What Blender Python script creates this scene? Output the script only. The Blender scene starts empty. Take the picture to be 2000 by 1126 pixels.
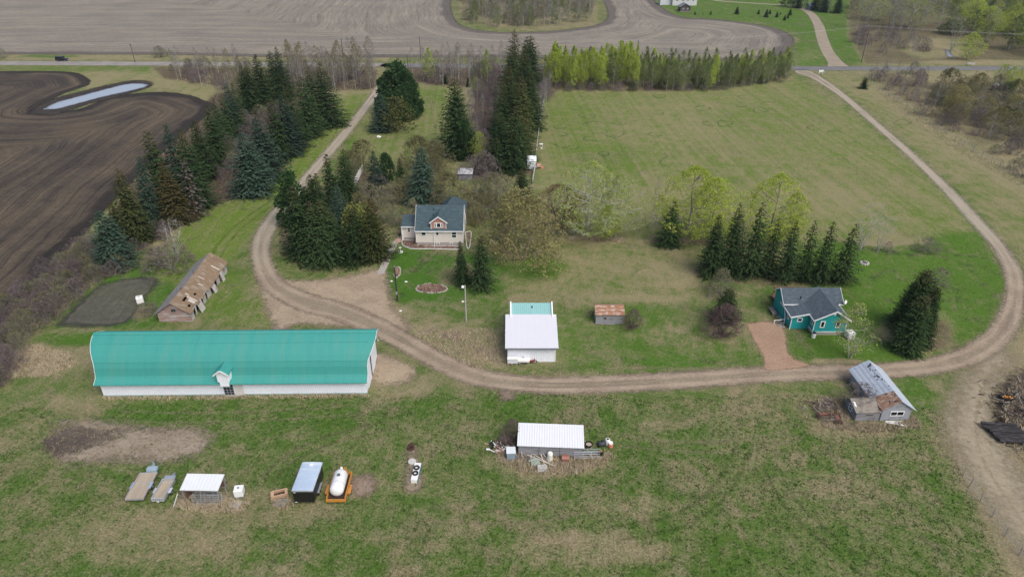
EXPOSURE = 0.42
HAZE = 0.0001
import bpy, math, random
import numpy as np
from mathutils import Vector, Matrix

# ------------------------------------------------------------------ camera geometry
CAM_H = 58.0; PITCH = math.radians(30); F = 1333.0
S, C = math.sin(PITCH), math.cos(PITCH)
def P(px, py, z=0.0):
    """ground point (or point at height z) seen at photo pixel px,py"""
    a = (px-1000)/F; b = (563-py)/F
    dy = C+b*S; dz = -S+b*C
    t = (z-CAM_H)/dz
    return (a*t, dy*t)
def from_top(tx, ty, by):
    """base position and height of an upright thing whose top is at tx,ty and whose foot is on pixel row by"""
    Y = P(1000, by)[1]; t = (563-ty)/F
    z = CAM_H + Y*(t*C-S)/(C+t*S)
    d = Y*C-(z-CAM_H)*S
    return ((tx-1000)/F*d, Y, z)
def to_px(x, y, z=0.0):
    u = y*S+(z-CAM_H)*C; d = np.maximum(y*C-(z-CAM_H)*S, 1.0)
    return 1000+F*x/d, 563-F*u/d

scene = bpy.context.scene
COL = scene.collection
R = math.radians

# ------------------------------------------------------------------ objects
def link(o): COL.objects.link(o); return o
def tag(o, label=None, cat=None, group=None, kind=None):
    if label: o['label'] = label
    if cat: o['category'] = cat
    if group: o['group'] = group
    if kind: o['kind'] = kind
    return o
def thing(name, label, cat, loc=(0, 0, 0), rotz=0.0, group=None):
    o = link(bpy.data.objects.new(name, None))
    o.empty_display_size = 0.5
    o.location = loc if len(loc) == 3 else (loc[0], loc[1], 0); o.rotation_euler = (0, 0, rotz)
    return tag(o, label, cat, group)

class MB:
    def __init__(s): s.v = []; s.f = []; s.m = []; s.mi = 0; s.g = []
    def add(s, vs, fs):
        o = len(s.v); s.v += [tuple(p) for p in vs]
        f0 = len(s.f)
        for f in fs: s.f.append(tuple(i+o for i in f)); s.m.append(s.mi)
        s.g.append((o, len(s.v), f0, len(s.f))); return s
    def quad(s, a, b, c, d): return s.add([a, b, c, d], [(0, 1, 2, 3)])
    def tri(s, a, b, c): return s.add([a, b, c], [(0, 1, 2)])
    def box(s, x0, x1, y0, y1, z0, z1, M=None):
        vs = [(x0,y0,z0),(x1,y0,z0),(x1,y1,z0),(x0,y1,z0),(x0,y0,z1),(x1,y0,z1),(x1,y1,z1),(x0,y1,z1)]
        if M is not None: vs = [M @ Vector(p) for p in vs]
        return s.add(vs, [(0,3,2,1),(4,5,6,7),(0,1,5,4),(1,2,6,5),(2,3,7,6),(3,0,4,7)])
    def beam(s, a, b, w, h=None):
        """square bar from a to b"""
        h = h or w; a = Vector(a); b = Vector(b); d = (b-a).normalized()
        u = d.cross(Vector((0,0,1)));
        if u.length < 1e-3: u = Vector((1,0,0))
        u.normalize(); n = u.cross(d)
        vs = []
        for p in (a, b):
            for i, j in ((-1,-1),(1,-1),(1,1),(-1,1)): vs.append(p+u*i*w/2+n*j*h/2)
        return s.add(vs, [(0,1,2,3),(7,6,5,4),(0,4,5,1),(1,5,6,2),(2,6,7,3),(3,7,4,0)])
    def tube(s, pts, rad, n=6, cap=True):
        pts = [Vector(p) for p in pts]; rings = []
        if not hasattr(rad, '__len__'): rad = [rad]*len(pts)
        vs = []; fs = []
        for i, p in enumerate(pts):
            d = (pts[min(i+1, len(pts)-1)]-pts[max(i-1, 0)]).normalized()
            u = d.cross(Vector((0,0,1)))
            if u.length < 1e-3: u = d.cross(Vector((0,1,0)))
            u.normalize(); w = u.cross(d)
            for k in range(n):
                a = 2*math.pi*k/n; vs.append(p+(u*math.cos(a)+w*math.sin(a))*rad[i])
        for i in range(len(pts)-1):
            for k in range(n):
                k2 = (k+1) % n; fs.append((i*n+k, i*n+k2, (i+1)*n+k2, (i+1)*n+k))
        if cap: fs.append(tuple(range(n-1, -1, -1))); fs.append(tuple((len(pts)-1)*n+k for k in range(n)))
        return s.add(vs, fs)
    def cyl(s, c, r, h, n=20, r2=None):
        return s.tube([c, (c[0], c[1], c[2]+h)], [r, r if r2 is None else r2], n)
    def prism(s, prof, y0, y1, axis='y'):
        """closed (x,z) outline pushed from y0 to y1 (or (y,z) along x)"""
        n = len(prof)
        mk = (lambda p, t: (p[0], t, p[1])) if axis == 'y' else (lambda p, t: (t, p[0], p[1]))
        vs = [mk(p, y0) for p in prof]+[mk(p, y1) for p in prof]
        return s.add(vs, [tuple(range(n)), tuple(range(2*n-1, n-1, -1))]+[(i, n+i, n+(i+1) % n, (i+1) % n) for i in range(n)])
    def slab(s, quad, th):
        """thick sheet under four corner points"""
        q = [Vector(p) for p in quad]; d = Vector((0, 0, -th)); l = [p+d for p in q]
        return s.add(q+l, [(0,1,2,3),(7,6,5,4),(0,4,5,1),(1,5,6,2),(2,6,7,3),(3,7,4,0)])
    def torus(s, c, R_, r, M=None, n=18, m=8):
        vs = []
        for i in range(n):
            a = 2*math.pi*i/n
            for j in range(m):
                b = 2*math.pi*j/m
                p = Vector(((R_+r*math.cos(b))*math.cos(a), (R_+r*math.cos(b))*math.sin(a), r*math.sin(b)))
                if M is not None: p = M @ p
                vs.append(p+Vector(c))
        return s.add(vs, [(i*m+j, ((i+1) % n)*m+j, ((i+1) % n)*m+(j+1) % m, i*m+(j+1) % m) for i in range(n) for j in range(m)])
    def mesh(s, name, mats, smooth=False):
        me = bpy.data.meshes.new(name); me.from_pydata(s.v, [], s.f)
        for m in (mats if isinstance(mats, (list, tuple)) else [mats]): me.materials.append(m)
        me.polygons.foreach_set('material_index', s.m)
        if smooth: me.polygons.foreach_set('use_smooth', [True]*len(s.f))
        me.update(); return me
    def build(s, name, mats, parent=None, smooth=False, bevel=0.0):
        o = link(bpy.data.objects.new(name, s.mesh(name, mats, smooth)))
        if parent is not None: o.parent = parent
        if bevel:
            b = o.modifiers.new('edge', 'BEVEL'); b.width = bevel; b.segments = 1; b.limit_method = 'ANGLE'
        return o
SPLIT = {'leg','post','corner_trim','verge_board','fender','foot','pole','roof_pipe','bearer','insulator','sliding_door','upright','bar','slat','stringer','tail_lamp','mullion','side_rail','bare_patch','timber','log','split_log','pale_log',
         'board','pipe','dark_scrap','plank','pale_plank','dark_plank','rusty_bar','grey_stick','dark_bar','pale_bar','black_stick','shaft','joist','beam','batten','stone','orange_scrap','side','toolbox','wing_trim','dormer_trim','entry_trim','hay_door','tine'}
def build_split(b, name, mats, parent):
    """every separate piece of a part becomes a part of its own"""
    first = None
    for (v0, v1, f0, f1) in b.g:
        q = MB(); q.v = b.v[v0:v1]; q.f = [tuple(i-v0 for i in f) for f in b.f[f0:f1]]; q.m = b.m[f0:f1]
        o = q.build(name, mats, parent); first = first or o
    return first
def part(name, mats, parent, fn, smooth=False, bevel=0.0, label=None):
    b = MB(); fn(b)
    if name in SPLIT and 1 < len(b.g) <= 100: return build_split(b, name, mats, parent)
    o = b.build(name, mats, parent, smooth, bevel)
    if label: o['label'] = label
    return o

# ------------------------------------------------------------------ node helper
class G:
    def __init__(s, name):
        s.mat = bpy.data.materials.new(name); s.mat.use_nodes = True
        s.t = s.mat.node_tree; s.t.nodes.clear()
        s.out = s.t.nodes.new('ShaderNodeOutputMaterial')
    def n(s, typ, **kw):
        x = s.t.nodes.new('ShaderNode'+typ)
        for k, v in kw.items(): setattr(x, k, v)
        return x
    def put(s, sock, v):
        if v is None: return
        if isinstance(v, bpy.types.NodeSocket): s.t.links.new(v, sock)
        elif isinstance(v, (tuple, list)):
            sock.default_value = tuple(v)+((1.0,) if len(v) == 3 and len(sock.default_value) == 4 else ())
        else: sock.default_value = v
    def pos(s): return s.n('NewGeometry').outputs['Position']
    def obj(s): return s.n('TexCoord').outputs['Object']
    def rnd(s): return s.n('ObjectInfo').outputs['Random']
    def attr(s, name, out='Fac'): return s.n('Attribute', attribute_name=name).outputs[out]
    def vmul(s, v, k):
        m = s.n('Mapping'); s.put(m.inputs['Vector'], v); m.inputs['Scale'].default_value = k; return m.outputs[0]
    def rotz(s, v, a, k=(1,1,1)):
        m = s.n('Mapping'); s.put(m.inputs['Vector'], v); m.inputs['Rotation'].default_value = (0, 0, a)
        m2 = s.n('Mapping'); s.t.links.new(m.outputs[0], m2.inputs['Vector']); m2.inputs['Scale'].default_value = k
        return m2.outputs[0]
    def noise(s, v, sc, det=4, rough=0.55, dist=0.0, out='Fac'):
        x = s.n('TexNoise'); s.put(x.inputs['Vector'], v); x.inputs['Scale'].default_value = sc
        x.inputs['Detail'].default_value = det; x.inputs['Roughness'].default_value = rough; x.inputs['Distortion'].default_value = dist
        return x.outputs[out]
    def m(s, op, a, b=0.0, c=None):
        x = s.n('Math', operation=op); s.put(x.inputs[0], a); s.put(x.inputs[1], b)
        if c is not None: s.put(x.inputs[2], c)
        return x.outputs[0]
    def ss(s, v, lo, hi, a=0.0, b=1.0):
        x = s.n('MapRange', interpolation_type='SMOOTHSTEP'); s.put(x.inputs[0], v)
        x.inputs[1].default_value = lo; x.inputs[2].default_value = hi; x.inputs[3].default_value = a; x.inputs[4].default_value = b
        return x.outputs[0]
    def mix(s, f, a, b, mode='MIX'):
        x = s.n('Mix', data_type='RGBA', blend_type=mode); s.put(x.inputs[0], f); s.put(x.inputs[6], a); s.put(x.inputs[7], b)
        return x.outputs[2]
    def scale(s, col, k):
        """multiply a colour by a value"""
        x = s.n('VectorMath', operation='SCALE'); s.put(x.inputs[0], col); s.put(x.inputs[3], k); return x.outputs[0]
    def xyz(s, v):
        x = s.n('SeparateXYZ'); s.put(x.inputs[0], v); return x.outputs
    def comb(s, a, b, c=0.0):
        x = s.n('CombineXYZ'); s.put(x.inputs[0], a); s.put(x.inputs[1], b); s.put(x.inputs[2], c); return x.outputs[0]
    def bump(s, h, st=0.5, d=0.05):
        x = s.n('Bump'); x.inputs['Strength'].default_value = st; x.inputs['Distance'].default_value = d
        s.put(x.inputs['Height'], h); return x.outputs[0]
    def bsdf(s, col, rough=0.9, metal=0.0, normal=None, spec=0.2):
        b = s.n('BsdfPrincipled'); s.put(b.inputs['Base Color'], col); s.put(b.inputs['Roughness'], rough)
        b.inputs['Metallic'].default_value = metal; b.inputs['Specular IOR Level'].default_value = spec
        if normal is not None: s.put(b.inputs['Normal'], normal)
        return b.outputs[0]
    def done(s, sh, alpha=None):
        if alpha is not None:
            t = s.n('BsdfTransparent'); mx = s.n('MixShader'); s.put(mx.inputs[0], alpha)
            s.t.links.new(t.outputs[0], mx.inputs[1]); s.t.links.new(sh, mx.inputs[2]); sh = mx.outputs[0]
        s.t.links.new(sh, s.out.inputs[0]); return s.mat

MATS = {}
def paint(name, col, rough=0.6, metal=0.0, var=0.12, sc=1.5, col2=None, amt=0.5, streak=None, spec=0.3, rib=None, ribst=0.6):
    """plain surface with uneven weathering; rib = (axis, spacing) for corrugated sheets or boards"""
    if name in MATS: return MATS[name]
    g = G(name); v = g.obj()
    n1 = g.noise(g.vmul(v, streak) if streak else v, sc, 6, 0.6)
    n2 = g.noise(v, sc*7, 3)
    c = col
    if col2 is not None: c = g.mix(g.ss(n1, 0.62-amt*0.3, 0.72-amt*0.2), col, col2)
    else: c = g.mix(0.0, col, col)
    k = g.m('ADD', g.m('MULTIPLY', g.m('SUBTRACT', n1, 0.5), var*3), g.m('MULTIPLY', g.m('SUBTRACT', n2, 0.5), var*2))
    c = g.scale(c, g.m('ADD', k, 1.0))
    nrm = None
    if rib:
        w = g.n('TexWave', bands_direction=rib[0], wave_profile=rib[2] if len(rib) > 2 else 'SIN'); g.put(w.inputs['Vector'], v)
        w.inputs['Scale'].default_value = 0.314/rib[1]
        nrm = g.bump(w.outputs['Fac'], ribst, 0.04)
    MATS[name] = g.done(g.bsdf(c, rough, metal, nrm, spec)); return MATS[name]
# ------------------------------------------------------------------ world, sun, camera
SUN_EL, SUN_AZ = R(52), R(142)         # azimuth measured from +Y towards +X: the veiled sun stands behind the camera, to the right
w = bpy.data.worlds.new("World"); scene.world = w; w.use_nodes = True
nt = w.node_tree; bg = nt.nodes['Background']
sky = nt.nodes.new('ShaderNodeTexSky'); sky.sky_type = 'NISHITA'; sky.sun_disc = False
sky.sun_elevation = SUN_EL; sky.sun_rotation = SUN_AZ; sky.air_density = 1.0; sky.dust_density = 4.0; sky.ozone_density = 1.0
nt.links.new(sky.outputs[0], bg.inputs[0]); bg.inputs[1].default_value = 0.115
sl = bpy.data.lights.new('sun', 'SUN'); sl.energy = 1.55; sl.angle = R(38); sl.color = (1.0, 0.985, 0.965)
so = link(bpy.data.objects.new('sun', sl)); so.location = (60, -60, 150)
sdir = Vector((math.cos(SUN_EL)*math.sin(SUN_AZ), math.cos(SUN_EL)*math.cos(SUN_AZ), math.sin(SUN_EL)))
so.rotation_euler = (-sdir).to_track_quat('-Z', 'Y').to_euler()
cd = bpy.data.cameras.new('camera'); cam = link(bpy.data.objects.new('camera', cd))
cam.location = (0, 0, CAM_H); cam.rotation_euler = (math.pi/2-PITCH, 0, 0)
cd.sensor_width = 36; cd.lens = 36*F/2000; cd.clip_end = 9000; scene.camera = cam
vs = scene.view_settings; vs.view_transform = 'Standard'; vs.look = 'None'; vs.gamma = 1.0; vs.use_curve_mapping = False
vs.exposure = EXPOSURE

# ------------------------------------------------------------------ ground
def smooth(x): x = np.clip(x, 0, 1); return x*x*(3-2*x)
def poly_sd(qx, qy, pts):
    """signed distance to a closed outline, positive inside"""
    p = np.array(pts, float); a = p; b = np.roll(p, -1, 0)
    d = np.full(qx.shape, 1e9); ins = np.zeros(qx.shape, bool)
    for (ax, ay), (bx, by) in zip(a, b):
        ex, ey = bx-ax, by-ay; L = ex*ex+ey*ey+1e-12
        t = np.clip(((qx-ax)*ex+(qy-ay)*ey)/L, 0, 1)
        d = np.minimum(d, np.hypot(qx-ax-t*ex, qy-ay-t*ey))
        c = ((ay > qy) != (by > qy)) & (qx < (bx-ax)*(qy-ay)/(by-ay+1e-12)+ax)
        ins ^= c
    return np.where(ins, d, -d)
def line_sd(qx, qy, pts, wid):
    """half-width minus distance to a polyline; also distance along it"""
    d = np.full(qx.shape, -1e9); al = np.zeros(qx.shape); run = 0.0
    for i in range(len(pts)-1):
        (ax, ay), (bx, by) = pts[i], pts[i+1]; ex, ey = bx-ax, by-ay; L = ex*ex+ey*ey+1e-12
        t = np.clip(((qx-ax)*ex+(qy-ay)*ey)/L, 0, 1)
        v = wid[i]+(wid[i+1]-wid[i])*t-np.hypot(qx-ax-t*ex, qy-ay-t*ey)
        k = v > d; d = np.where(k, v, d); al = np.where(k, run+t*math.sqrt(L), al); run += math.sqrt(L)
    return d, al
def spline(pts, n=8):
    p = [np.array(q, float) for q in pts]; p = [2*p[0]-p[1]]+p+[2*p[-1]-p[-2]]; out = []
    for i in range(1, len(p)-2):
        for k in range(n):
            t = k/n; a, b, c, d = p[i-1], p[i], p[i+1], p[i+2]
            out.append(0.5*((2*b)+(c-a)*t+(2*a-5*b+4*c-d)*t*t+(3*b-a-3*c+d)*t**3))
    out.append(p[-2]); return [tuple(q) for q in out]

# what grows where, drawn on the photograph's own plan: ellipses (x, y, rx, ry) and outlines
Z_DEF = dict(dry=.50, lush=.42, yel=.25, mud=0.0, lit=0.0)
ZONES = [
 ('p', [(-400,780),(2400,780),(2400,1500),(-400,1500)], 40, dict(dry=.37, lush=.58, yel=.24)),
 ('p', [(180,775),(930,765),(940,810),(700,850),(420,850),(200,830)], 18, dict(dry=.28, lush=.75)),
 ('e', 130,760,120,60, dict(dry=.38, lush=.70)), ('e', 60,830,120,60, dict(dry=.5, lush=.6)),
 ('e', 90,700,110,30, dict(dry=.85, lush=.3)), ('e', 60,705,60,22, dict(dry=1.0, lush=.2)), ('e', 175,690,40,14, dict(dry=.8)),
 ('e', 150,660,90,14, dict(dry=.15, lush=.9)), ('e', 160,790,60,22, dict(dry=.8)),
 ('p', [(80,862),(110,835),(160,822),(260,830),(390,838),(405,862),(330,895),(230,900),(110,900)], 14, dict(mud=.75, dry=.9)),
 ('e', 300,870,70,24, dict(dry=.95, mud=.4)),
 ('e', 700,890,170,70, dict(dry=.38, lush=.7)), ('e', 690,950,60,22, dict(dry=.9, mud=.35)),
 ('e', 1000,790,120,30, dict(dry=.32, lush=.7)), ('e', 1330,800,260,40, dict(dry=.50, lush=.55)),
 ('e', 1120,830,110,40, dict(dry=.38, lush=.65)), ('e', 1500,870,190,40, dict(dry=.40, lush=.7)),
 ('e', 1620,940,130,60, dict(dry=.48, lush=.6)), ('e', 1270,990,60,26, dict(dry=.8, mud=.25)),
 ('e', 1150,1070,160,36, dict(dry=.85, mud=.2)), ('e', 300,1050,180,60, dict(dry=.75)), ('e', 500,990,160,40, dict(dry=.75, lush=.3)),
 ('e', 1070,905,120,26, dict(dry=.95, mud=.15)), ('e', 1700,830,120,26, dict(dry=.92)), ('e', 1770,790,60,60, dict(dry=.25, lush=.8)),
 ('p', [(1835,850),(1870,760),(1940,690),(2010,630),(2300,700),(2300,1300),(2010,1200),(1950,1080),(1890,960)], 30, dict(dry=1.1, lush=.1, mud=.0)),
 ('e', 1990,800,60,90, dict(mud=.5, lit=.25)),
 # yard and lawns
 ('p', [(430,520),(540,500),(760,520),(800,600),(1000,640),(1000,740),(880,730),(740,760),(720,660),(520,640)], 24, dict(dry=.55, lush=.45)),
 ('p', [(780,640),(860,628),(985,650),(985,715),(930,722)], 14, dict(dry=.85, mud=.45, lit=.35)),
 ('p', [(735,690),(800,700),(860,735),(820,770),(730,790)], 14, dict(dry=.65, mud=.2)),
 ('e', 780,610,26,26, dict(dry=.9, mud=.3)),
 ('p', [(765,478),(960,478),(985,560),(880,600),(780,592),(750,540)], 14, dict(dry=-.05, lush=1.0, yel=.15)),
 ('p', [(790,590),(990,575),(985,640),(860,620)], 12, dict(dry=.42, lush=.7)),
 ('p', [(990,470),(1370,480),(1390,560),(1470,600),(1000,600)], 20, dict(dry=.62, lush=.45, yel=.45)),
 ('e', 1030,520,70,26, dict(dry=.12, lush=.95)), ('e', 1320,530,50,44, dict(dry=.95)), ('e', 1260,582,110,8, dict(dry=1.0)),
 ('p', [(1000,598),(1440,590),(1470,640),(1490,715),(1120,730),(1090,700)], 14, dict(dry=.36, lush=.75, yel=.3)),
 ('e', 1320,705,110,12, dict(dry=.1, lush=1.0)), ('e', 1290,650,90,26, dict(dry=.5)),
 ('p', [(1380,530),(1660,545),(1530,600),(1470,640),(1420,590)], 14, dict(dry=.45, lush=.6)),
 ('p', [(1560,470),(1900,440),(1965,540),(1930,640),(1780,710),(1560,705),(1540,650)], 16, dict(dry=.03, lush=1.0, yel=.4)),
 ('e', 1730,470,80,12, dict(dry=.9)), ('e', 1750,650,50,26, dict(dry=.75)), ('e', 1630,705,60,5, dict(dry=1.0)),
 ('p', [(110,640),(330,640),(345,500),(260,520),(150,560)], 10, dict(dry=.12, lush=.95, yel=.2)),
 # driveway sides
 ('p', [(700,172),(745,182),(640,300),(520,420),(440,520),(380,560),(300,540),(380,400),(560,280),(640,200)], 10, dict(dry=.27, lush=.75, yel=.95)),
 ('p', [(740,186),(780,200),(700,300),(650,330)], 8, dict(dry=.1, lush=.95, yel=.55)),
 ('e', 500,610,100,30, dict(dry=.45, lush=.6, yel=.6)), ('e', 430,570,60,50, dict(dry=.25, lush=.8, yel=.6)),
 ('p', [(700,165),(900,165),(880,330),(680,340),(690,280)], 10, dict(dry=.55, lush=.5, yel=.7)),
 ('e', 830,190,50,14, dict(dry=.3, lush=.7)), ('e', 790,270,80,16, dict(dry=.4)),
 ('p', [(690,340),(1060,330),(1060,470),(920,500),(780,480),(740,440)], 14, dict(dry=.45, lush=.55, lit=.35)),
 # mown field and the strip beyond the driveway
 ('p', [(1058,190),(1100,172),(1300,176),(1550,150),(1640,205),(1760,300),(1870,400),(1900,450),(1720,470),(1480,470),(1040,465),(1050,330)], 8, dict(dry=.58, lush=.42, yel=.78)),
 ('e', 1110,240,60,70, dict(dry=.42, lush=.55)), ('e', 1180,310,110,28, dict(dry=.35, lush=.6)), ('e', 1330,240,110,44, dict(dry=.72)),
 ('e', 1500,230,120,30, dict(dry=.50)), ('e', 1560,390,170,36, dict(dry=.80)), ('e', 1260,400,110,50, dict(dry=.74)),
 ('p', [(1580,140),(1700,150),(1860,260),(2010,360),(2040,520),(1960,460),(1860,350),(1700,210)], 8, dict(dry=.62, lush=.45, yel=.6)),
 ('p', [(1640,155),(1720,160),(1880,270),(2010,370),(2010,395),(1860,310),(1740,215)], 12, dict(dry=.9, yel=.5)),
 ('p', [(1600,140),(1690,148),(1800,215),(2010,345),(2300,420),(2300,138)], 8, dict(dry=.85, mud=.25, lit=.55, yel=.3)),
 ('e', 1870,150,110,10, dict(dry=.9, mud=0, lit=0)), ('e', 1960,310,60,30, dict(dry=1.0, mud=.2, lit=.1)),
 # beyond the road
 ('p', [(1270,-30),(1340,-20),(1660,-20),(1690,40),(1680,126),(1560,130),(1560,70),(1480,45),(1330,35),(1290,10)], 8, dict(dry=.12, lush=1.0, yel=.35)),
 ('e', 1560,110,60,14, dict(dry=.35)),
 ('p', [(1660,-40),(2300,-60),(2300,128),(1690,127),(1655,70)], 6, dict(dry=.7, mud=.3, lit=.6, yel=.3)),
 ('e', 1830,95,60,18, dict(dry=.9, lit=0, mud=0)), ('e', 1920,122,120,5, dict(dry=1, lit=0)),
 ('p', [(-300,103),(760,108),(760,118),(-300,116)], 3, dict(dry=.85, yel=.3)), ('e', 100,110,60,3, dict(dry=.2, lush=.8)),
 ('p', [(-300,127),(320,129),(310,141),(-300,137)], 3, dict(dry=.3, lush=.6, yel=.5)),
 ('p', [(140,140),(320,140),(740,150),(740,180),(430,215),(400,200),(330,170),(170,180)], 6, dict(dry=.9, yel=.6)),
 ('p', [(290,128),(740,136),(730,176),(600,182),(430,170),(320,155)], 5, dict(dry=.8, mud=.35, lit=.7)),
 ('p', [(790,125),(1060,125),(1075,172),(870,170),(800,160)], 4, dict(dry=.8, mud=.3, lit=.75)),
 ('p', [(1055,120),(1550,135),(1545,155),(1300,181),(1100,178),(1060,190)], 4, dict(dry=.85, mud=.25, lit=.6)),
 ('p', [(900,170),(1040,180),(1040,340),(930,330)], 8, dict(dry=.7, mud=.4, lit=.8)), ('e', 915,200,12,40, dict(dry=1, mud=.2, lit=.2)),
 ('p', [(420,180),(560,160),(660,200),(640,250),(560,310),(500,380),(420,400),(360,440),(190,540),(-60,720),(-60,640),(160,500),(280,320)], 8, dict(dry=.75, mud=.35, lit=.85)),
 ('p', [(535,430),(560,390),(720,330),(760,480),(735,515),(620,520),(550,500)], 8, dict(dry=.6, mud=.3, lit=.7)),
 ('p', [(880,-60),(1170,-60),(1165,50),(1030,60),(905,45)], 3, dict(dry=.8, mud=.2, lit=.4)),
 # litter under the lower rows
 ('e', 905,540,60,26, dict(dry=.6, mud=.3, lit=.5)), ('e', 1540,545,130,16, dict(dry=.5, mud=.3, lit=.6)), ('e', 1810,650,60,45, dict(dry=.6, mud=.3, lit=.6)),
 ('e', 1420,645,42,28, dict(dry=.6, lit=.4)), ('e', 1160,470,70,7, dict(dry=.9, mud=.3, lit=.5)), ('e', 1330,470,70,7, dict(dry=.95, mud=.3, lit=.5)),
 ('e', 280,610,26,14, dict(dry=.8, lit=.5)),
]
def zone_values(px, py):
    V = {k: np.full(px.shape, v) for k, v in Z_DEF.items()}
    rn = random.Random(5)
    for z in ZONES:
        wob = 0.0
        if z[0] == 'e':
            _, x, y, rx, ry, vals = z
            d = np.hypot((px-x)/rx, (py-y)/ry); wgt = smooth((1.3-d)/0.7)
        else:
            _, pts, fe, vals = z
            wgt = smooth(poly_sd(px, py, pts)/(2*fe)+0.5)
        for k, v in vals.items(): V[k] = V[k]+(v-V[k])*wgt
    return V

def grid_mesh(name, xs, ys, z, keep=None, attrs=()):
    X, Y = np.meshgrid(xs, ys); nx, ny = len(xs), len(ys)
    co = np.stack([X.ravel(), Y.ravel(), np.full(X.size, z)], 1)
    i = np.arange(ny-1)[:, None]*nx+np.arange(nx-1)[None, :]
    q = np.stack([i, i+1, i+nx+1, i+nx], -1).reshape(-1, 4)
    if keep is not None:
        kq = keep.ravel()[q].any(1); q = q[kq]
        used = np.unique(q); mp = np.full(co.shape[0], -1); mp[used] = np.arange(len(used)); co = co[used]; q = mp[q]
    else: used = slice(None)
    me = bpy.data.meshes.new(name); me.vertices.add(len(co)); me.vertices.foreach_set('co', co.ravel().astype(np.float32))
    me.loops.add(q.size); me.loops.foreach_set('vertex_index', q.ravel().astype(np.int32))
    me.polygons.add(len(q)); me.polygons.foreach_set('loop_start', (np.arange(len(q))*4).astype(np.int32))
    for nm, val in attrs:
        a = me.attributes.new(nm, 'FLOAT', 'POINT'); a.data.foreach_set('value', val.ravel()[used].astype(np.float32))
    me.update(calc_edges=True); return me

def grass_mat():
    g = G('grass'); p = g.pos()
    dry, lush, yel, mud, lit = (g.attr(k) for k in ('dry', 'lush', 'yel', 'mud', 'lit'))
    n1 = g.noise(p, .085, 8, .62, 1.2); n2 = g.noise(p, .40, 6, .62, .6); n3 = g.noise(p, 1.5, 5, .7, .4); n4 = g.noise(p, 4.2, 4, .8)
    st = g.noise(g.rotz(p, .35, (1.1, .16, 1)), 1.0, 5, .62, 1.4)      # mowing and wheel streaks
    st2 = g.noise(g.rotz(p, -1.1, (1.6, .12, 1)), .8, 4, .6, 1.8)
    mow = g.noise(g.rotz(p, -.06, (1.0, .018, 1)), .55, 4, .7, .2)
    s = lambda n, k: g.m('MULTIPLY', g.m('SUBTRACT', n, .5), k)
    n5 = g.noise(p, .19, 5, .6, 1.6)
    big = g.m('ADD', g.m('ADD', s(n1, 1.6), s(n5, 1.5)), g.m('MULTIPLY', yel, g.m('ADD', s(n1, -.8), s(n5, -.7))))
    t = g.m('ADD', g.m('ADD', dry, big), g.m('ADD', s(n2, 1.15), g.m('ADD', s(st, .8), g.m('ADD', s(st2, .6), g.m('MULTIPLY', g.m('ADD', s(n3, 1.5), s(n4, 1.7)), g.m('SUBTRACT', 1.0, g.m('MULTIPLY', yel, .6)))))))
    t = g.m('ADD', t, g.m('MULTIPLY', yel, s(mow, 1.9)))
    f = g.ss(t, -.08, 1.16)
    green = g.mix(lush, (.064, .102, .027), (.050, .130, .017))
    green = g.mix(g.m('MULTIPLY', yel, .75), green, (.148, .205, .034))
    green = g.mix(g.ss(g.m('ADD', s(n2, 1.2), g.m('ADD', s(n1, 1.3), .5)), .5, .85, 0, .8), green, (.022, .054, .014))
    tan = g.mix(g.ss(n3, .35, .68), (.36, .292, .190), (.185, .150, .085))
    tan = g.mix(g.m('MULTIPLY', yel, .85), tan, (.225, .218, .098))
    c = g.mix(f, green, tan)
    soil = g.mix(g.ss(n2, .35, .7), (.27, .215, .165), (.15, .11, .088))
    c = g.mix(g.ss(g.m('ADD', mud, g.m('ADD', s(n2, .9), s(n3, .7))), .35, .75), c, soil)
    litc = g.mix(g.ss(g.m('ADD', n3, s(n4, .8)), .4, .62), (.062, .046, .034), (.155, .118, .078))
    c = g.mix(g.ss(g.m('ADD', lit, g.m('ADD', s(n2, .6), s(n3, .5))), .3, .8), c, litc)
    k = g.m('ADD', 1.0, g.m('ADD', s(n4, 1.8), s(n3, .9)))
    c = g.scale(c, k)
    return g.done(g.bsdf(c, .95, 0, g.bump(g.m('ADD', n3, g.m('MULTIPLY', n4, .6)), .8, .22), .05))

xs = np.concatenate([[-5000, -900, -520], np.arange(-345, 345.1, 1.15), [520, 900, 5000]])
ys = [-3000.0, -200.0, 0.0, 25.0]
while ys[-1] < 480: ys.append(ys[-1]+max(0.55, ys[-1]*0.0062))
ys = np.array(ys+[560, 700, 1000, 6000])
X, Y = np.meshgrid(xs, ys)
PX, PY = to_px(X, np.maximum(Y, 5.0)); PX = np.clip(PX, -3000, 5000)
V = zone_values(PX, PY)
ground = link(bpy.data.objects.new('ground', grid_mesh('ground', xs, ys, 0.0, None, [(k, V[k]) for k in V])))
ground.data.materials.append(grass_mat()); tag(ground, 'green and straw coloured spring grass covering the whole farmyard', 'grass', kind='structure')

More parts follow.
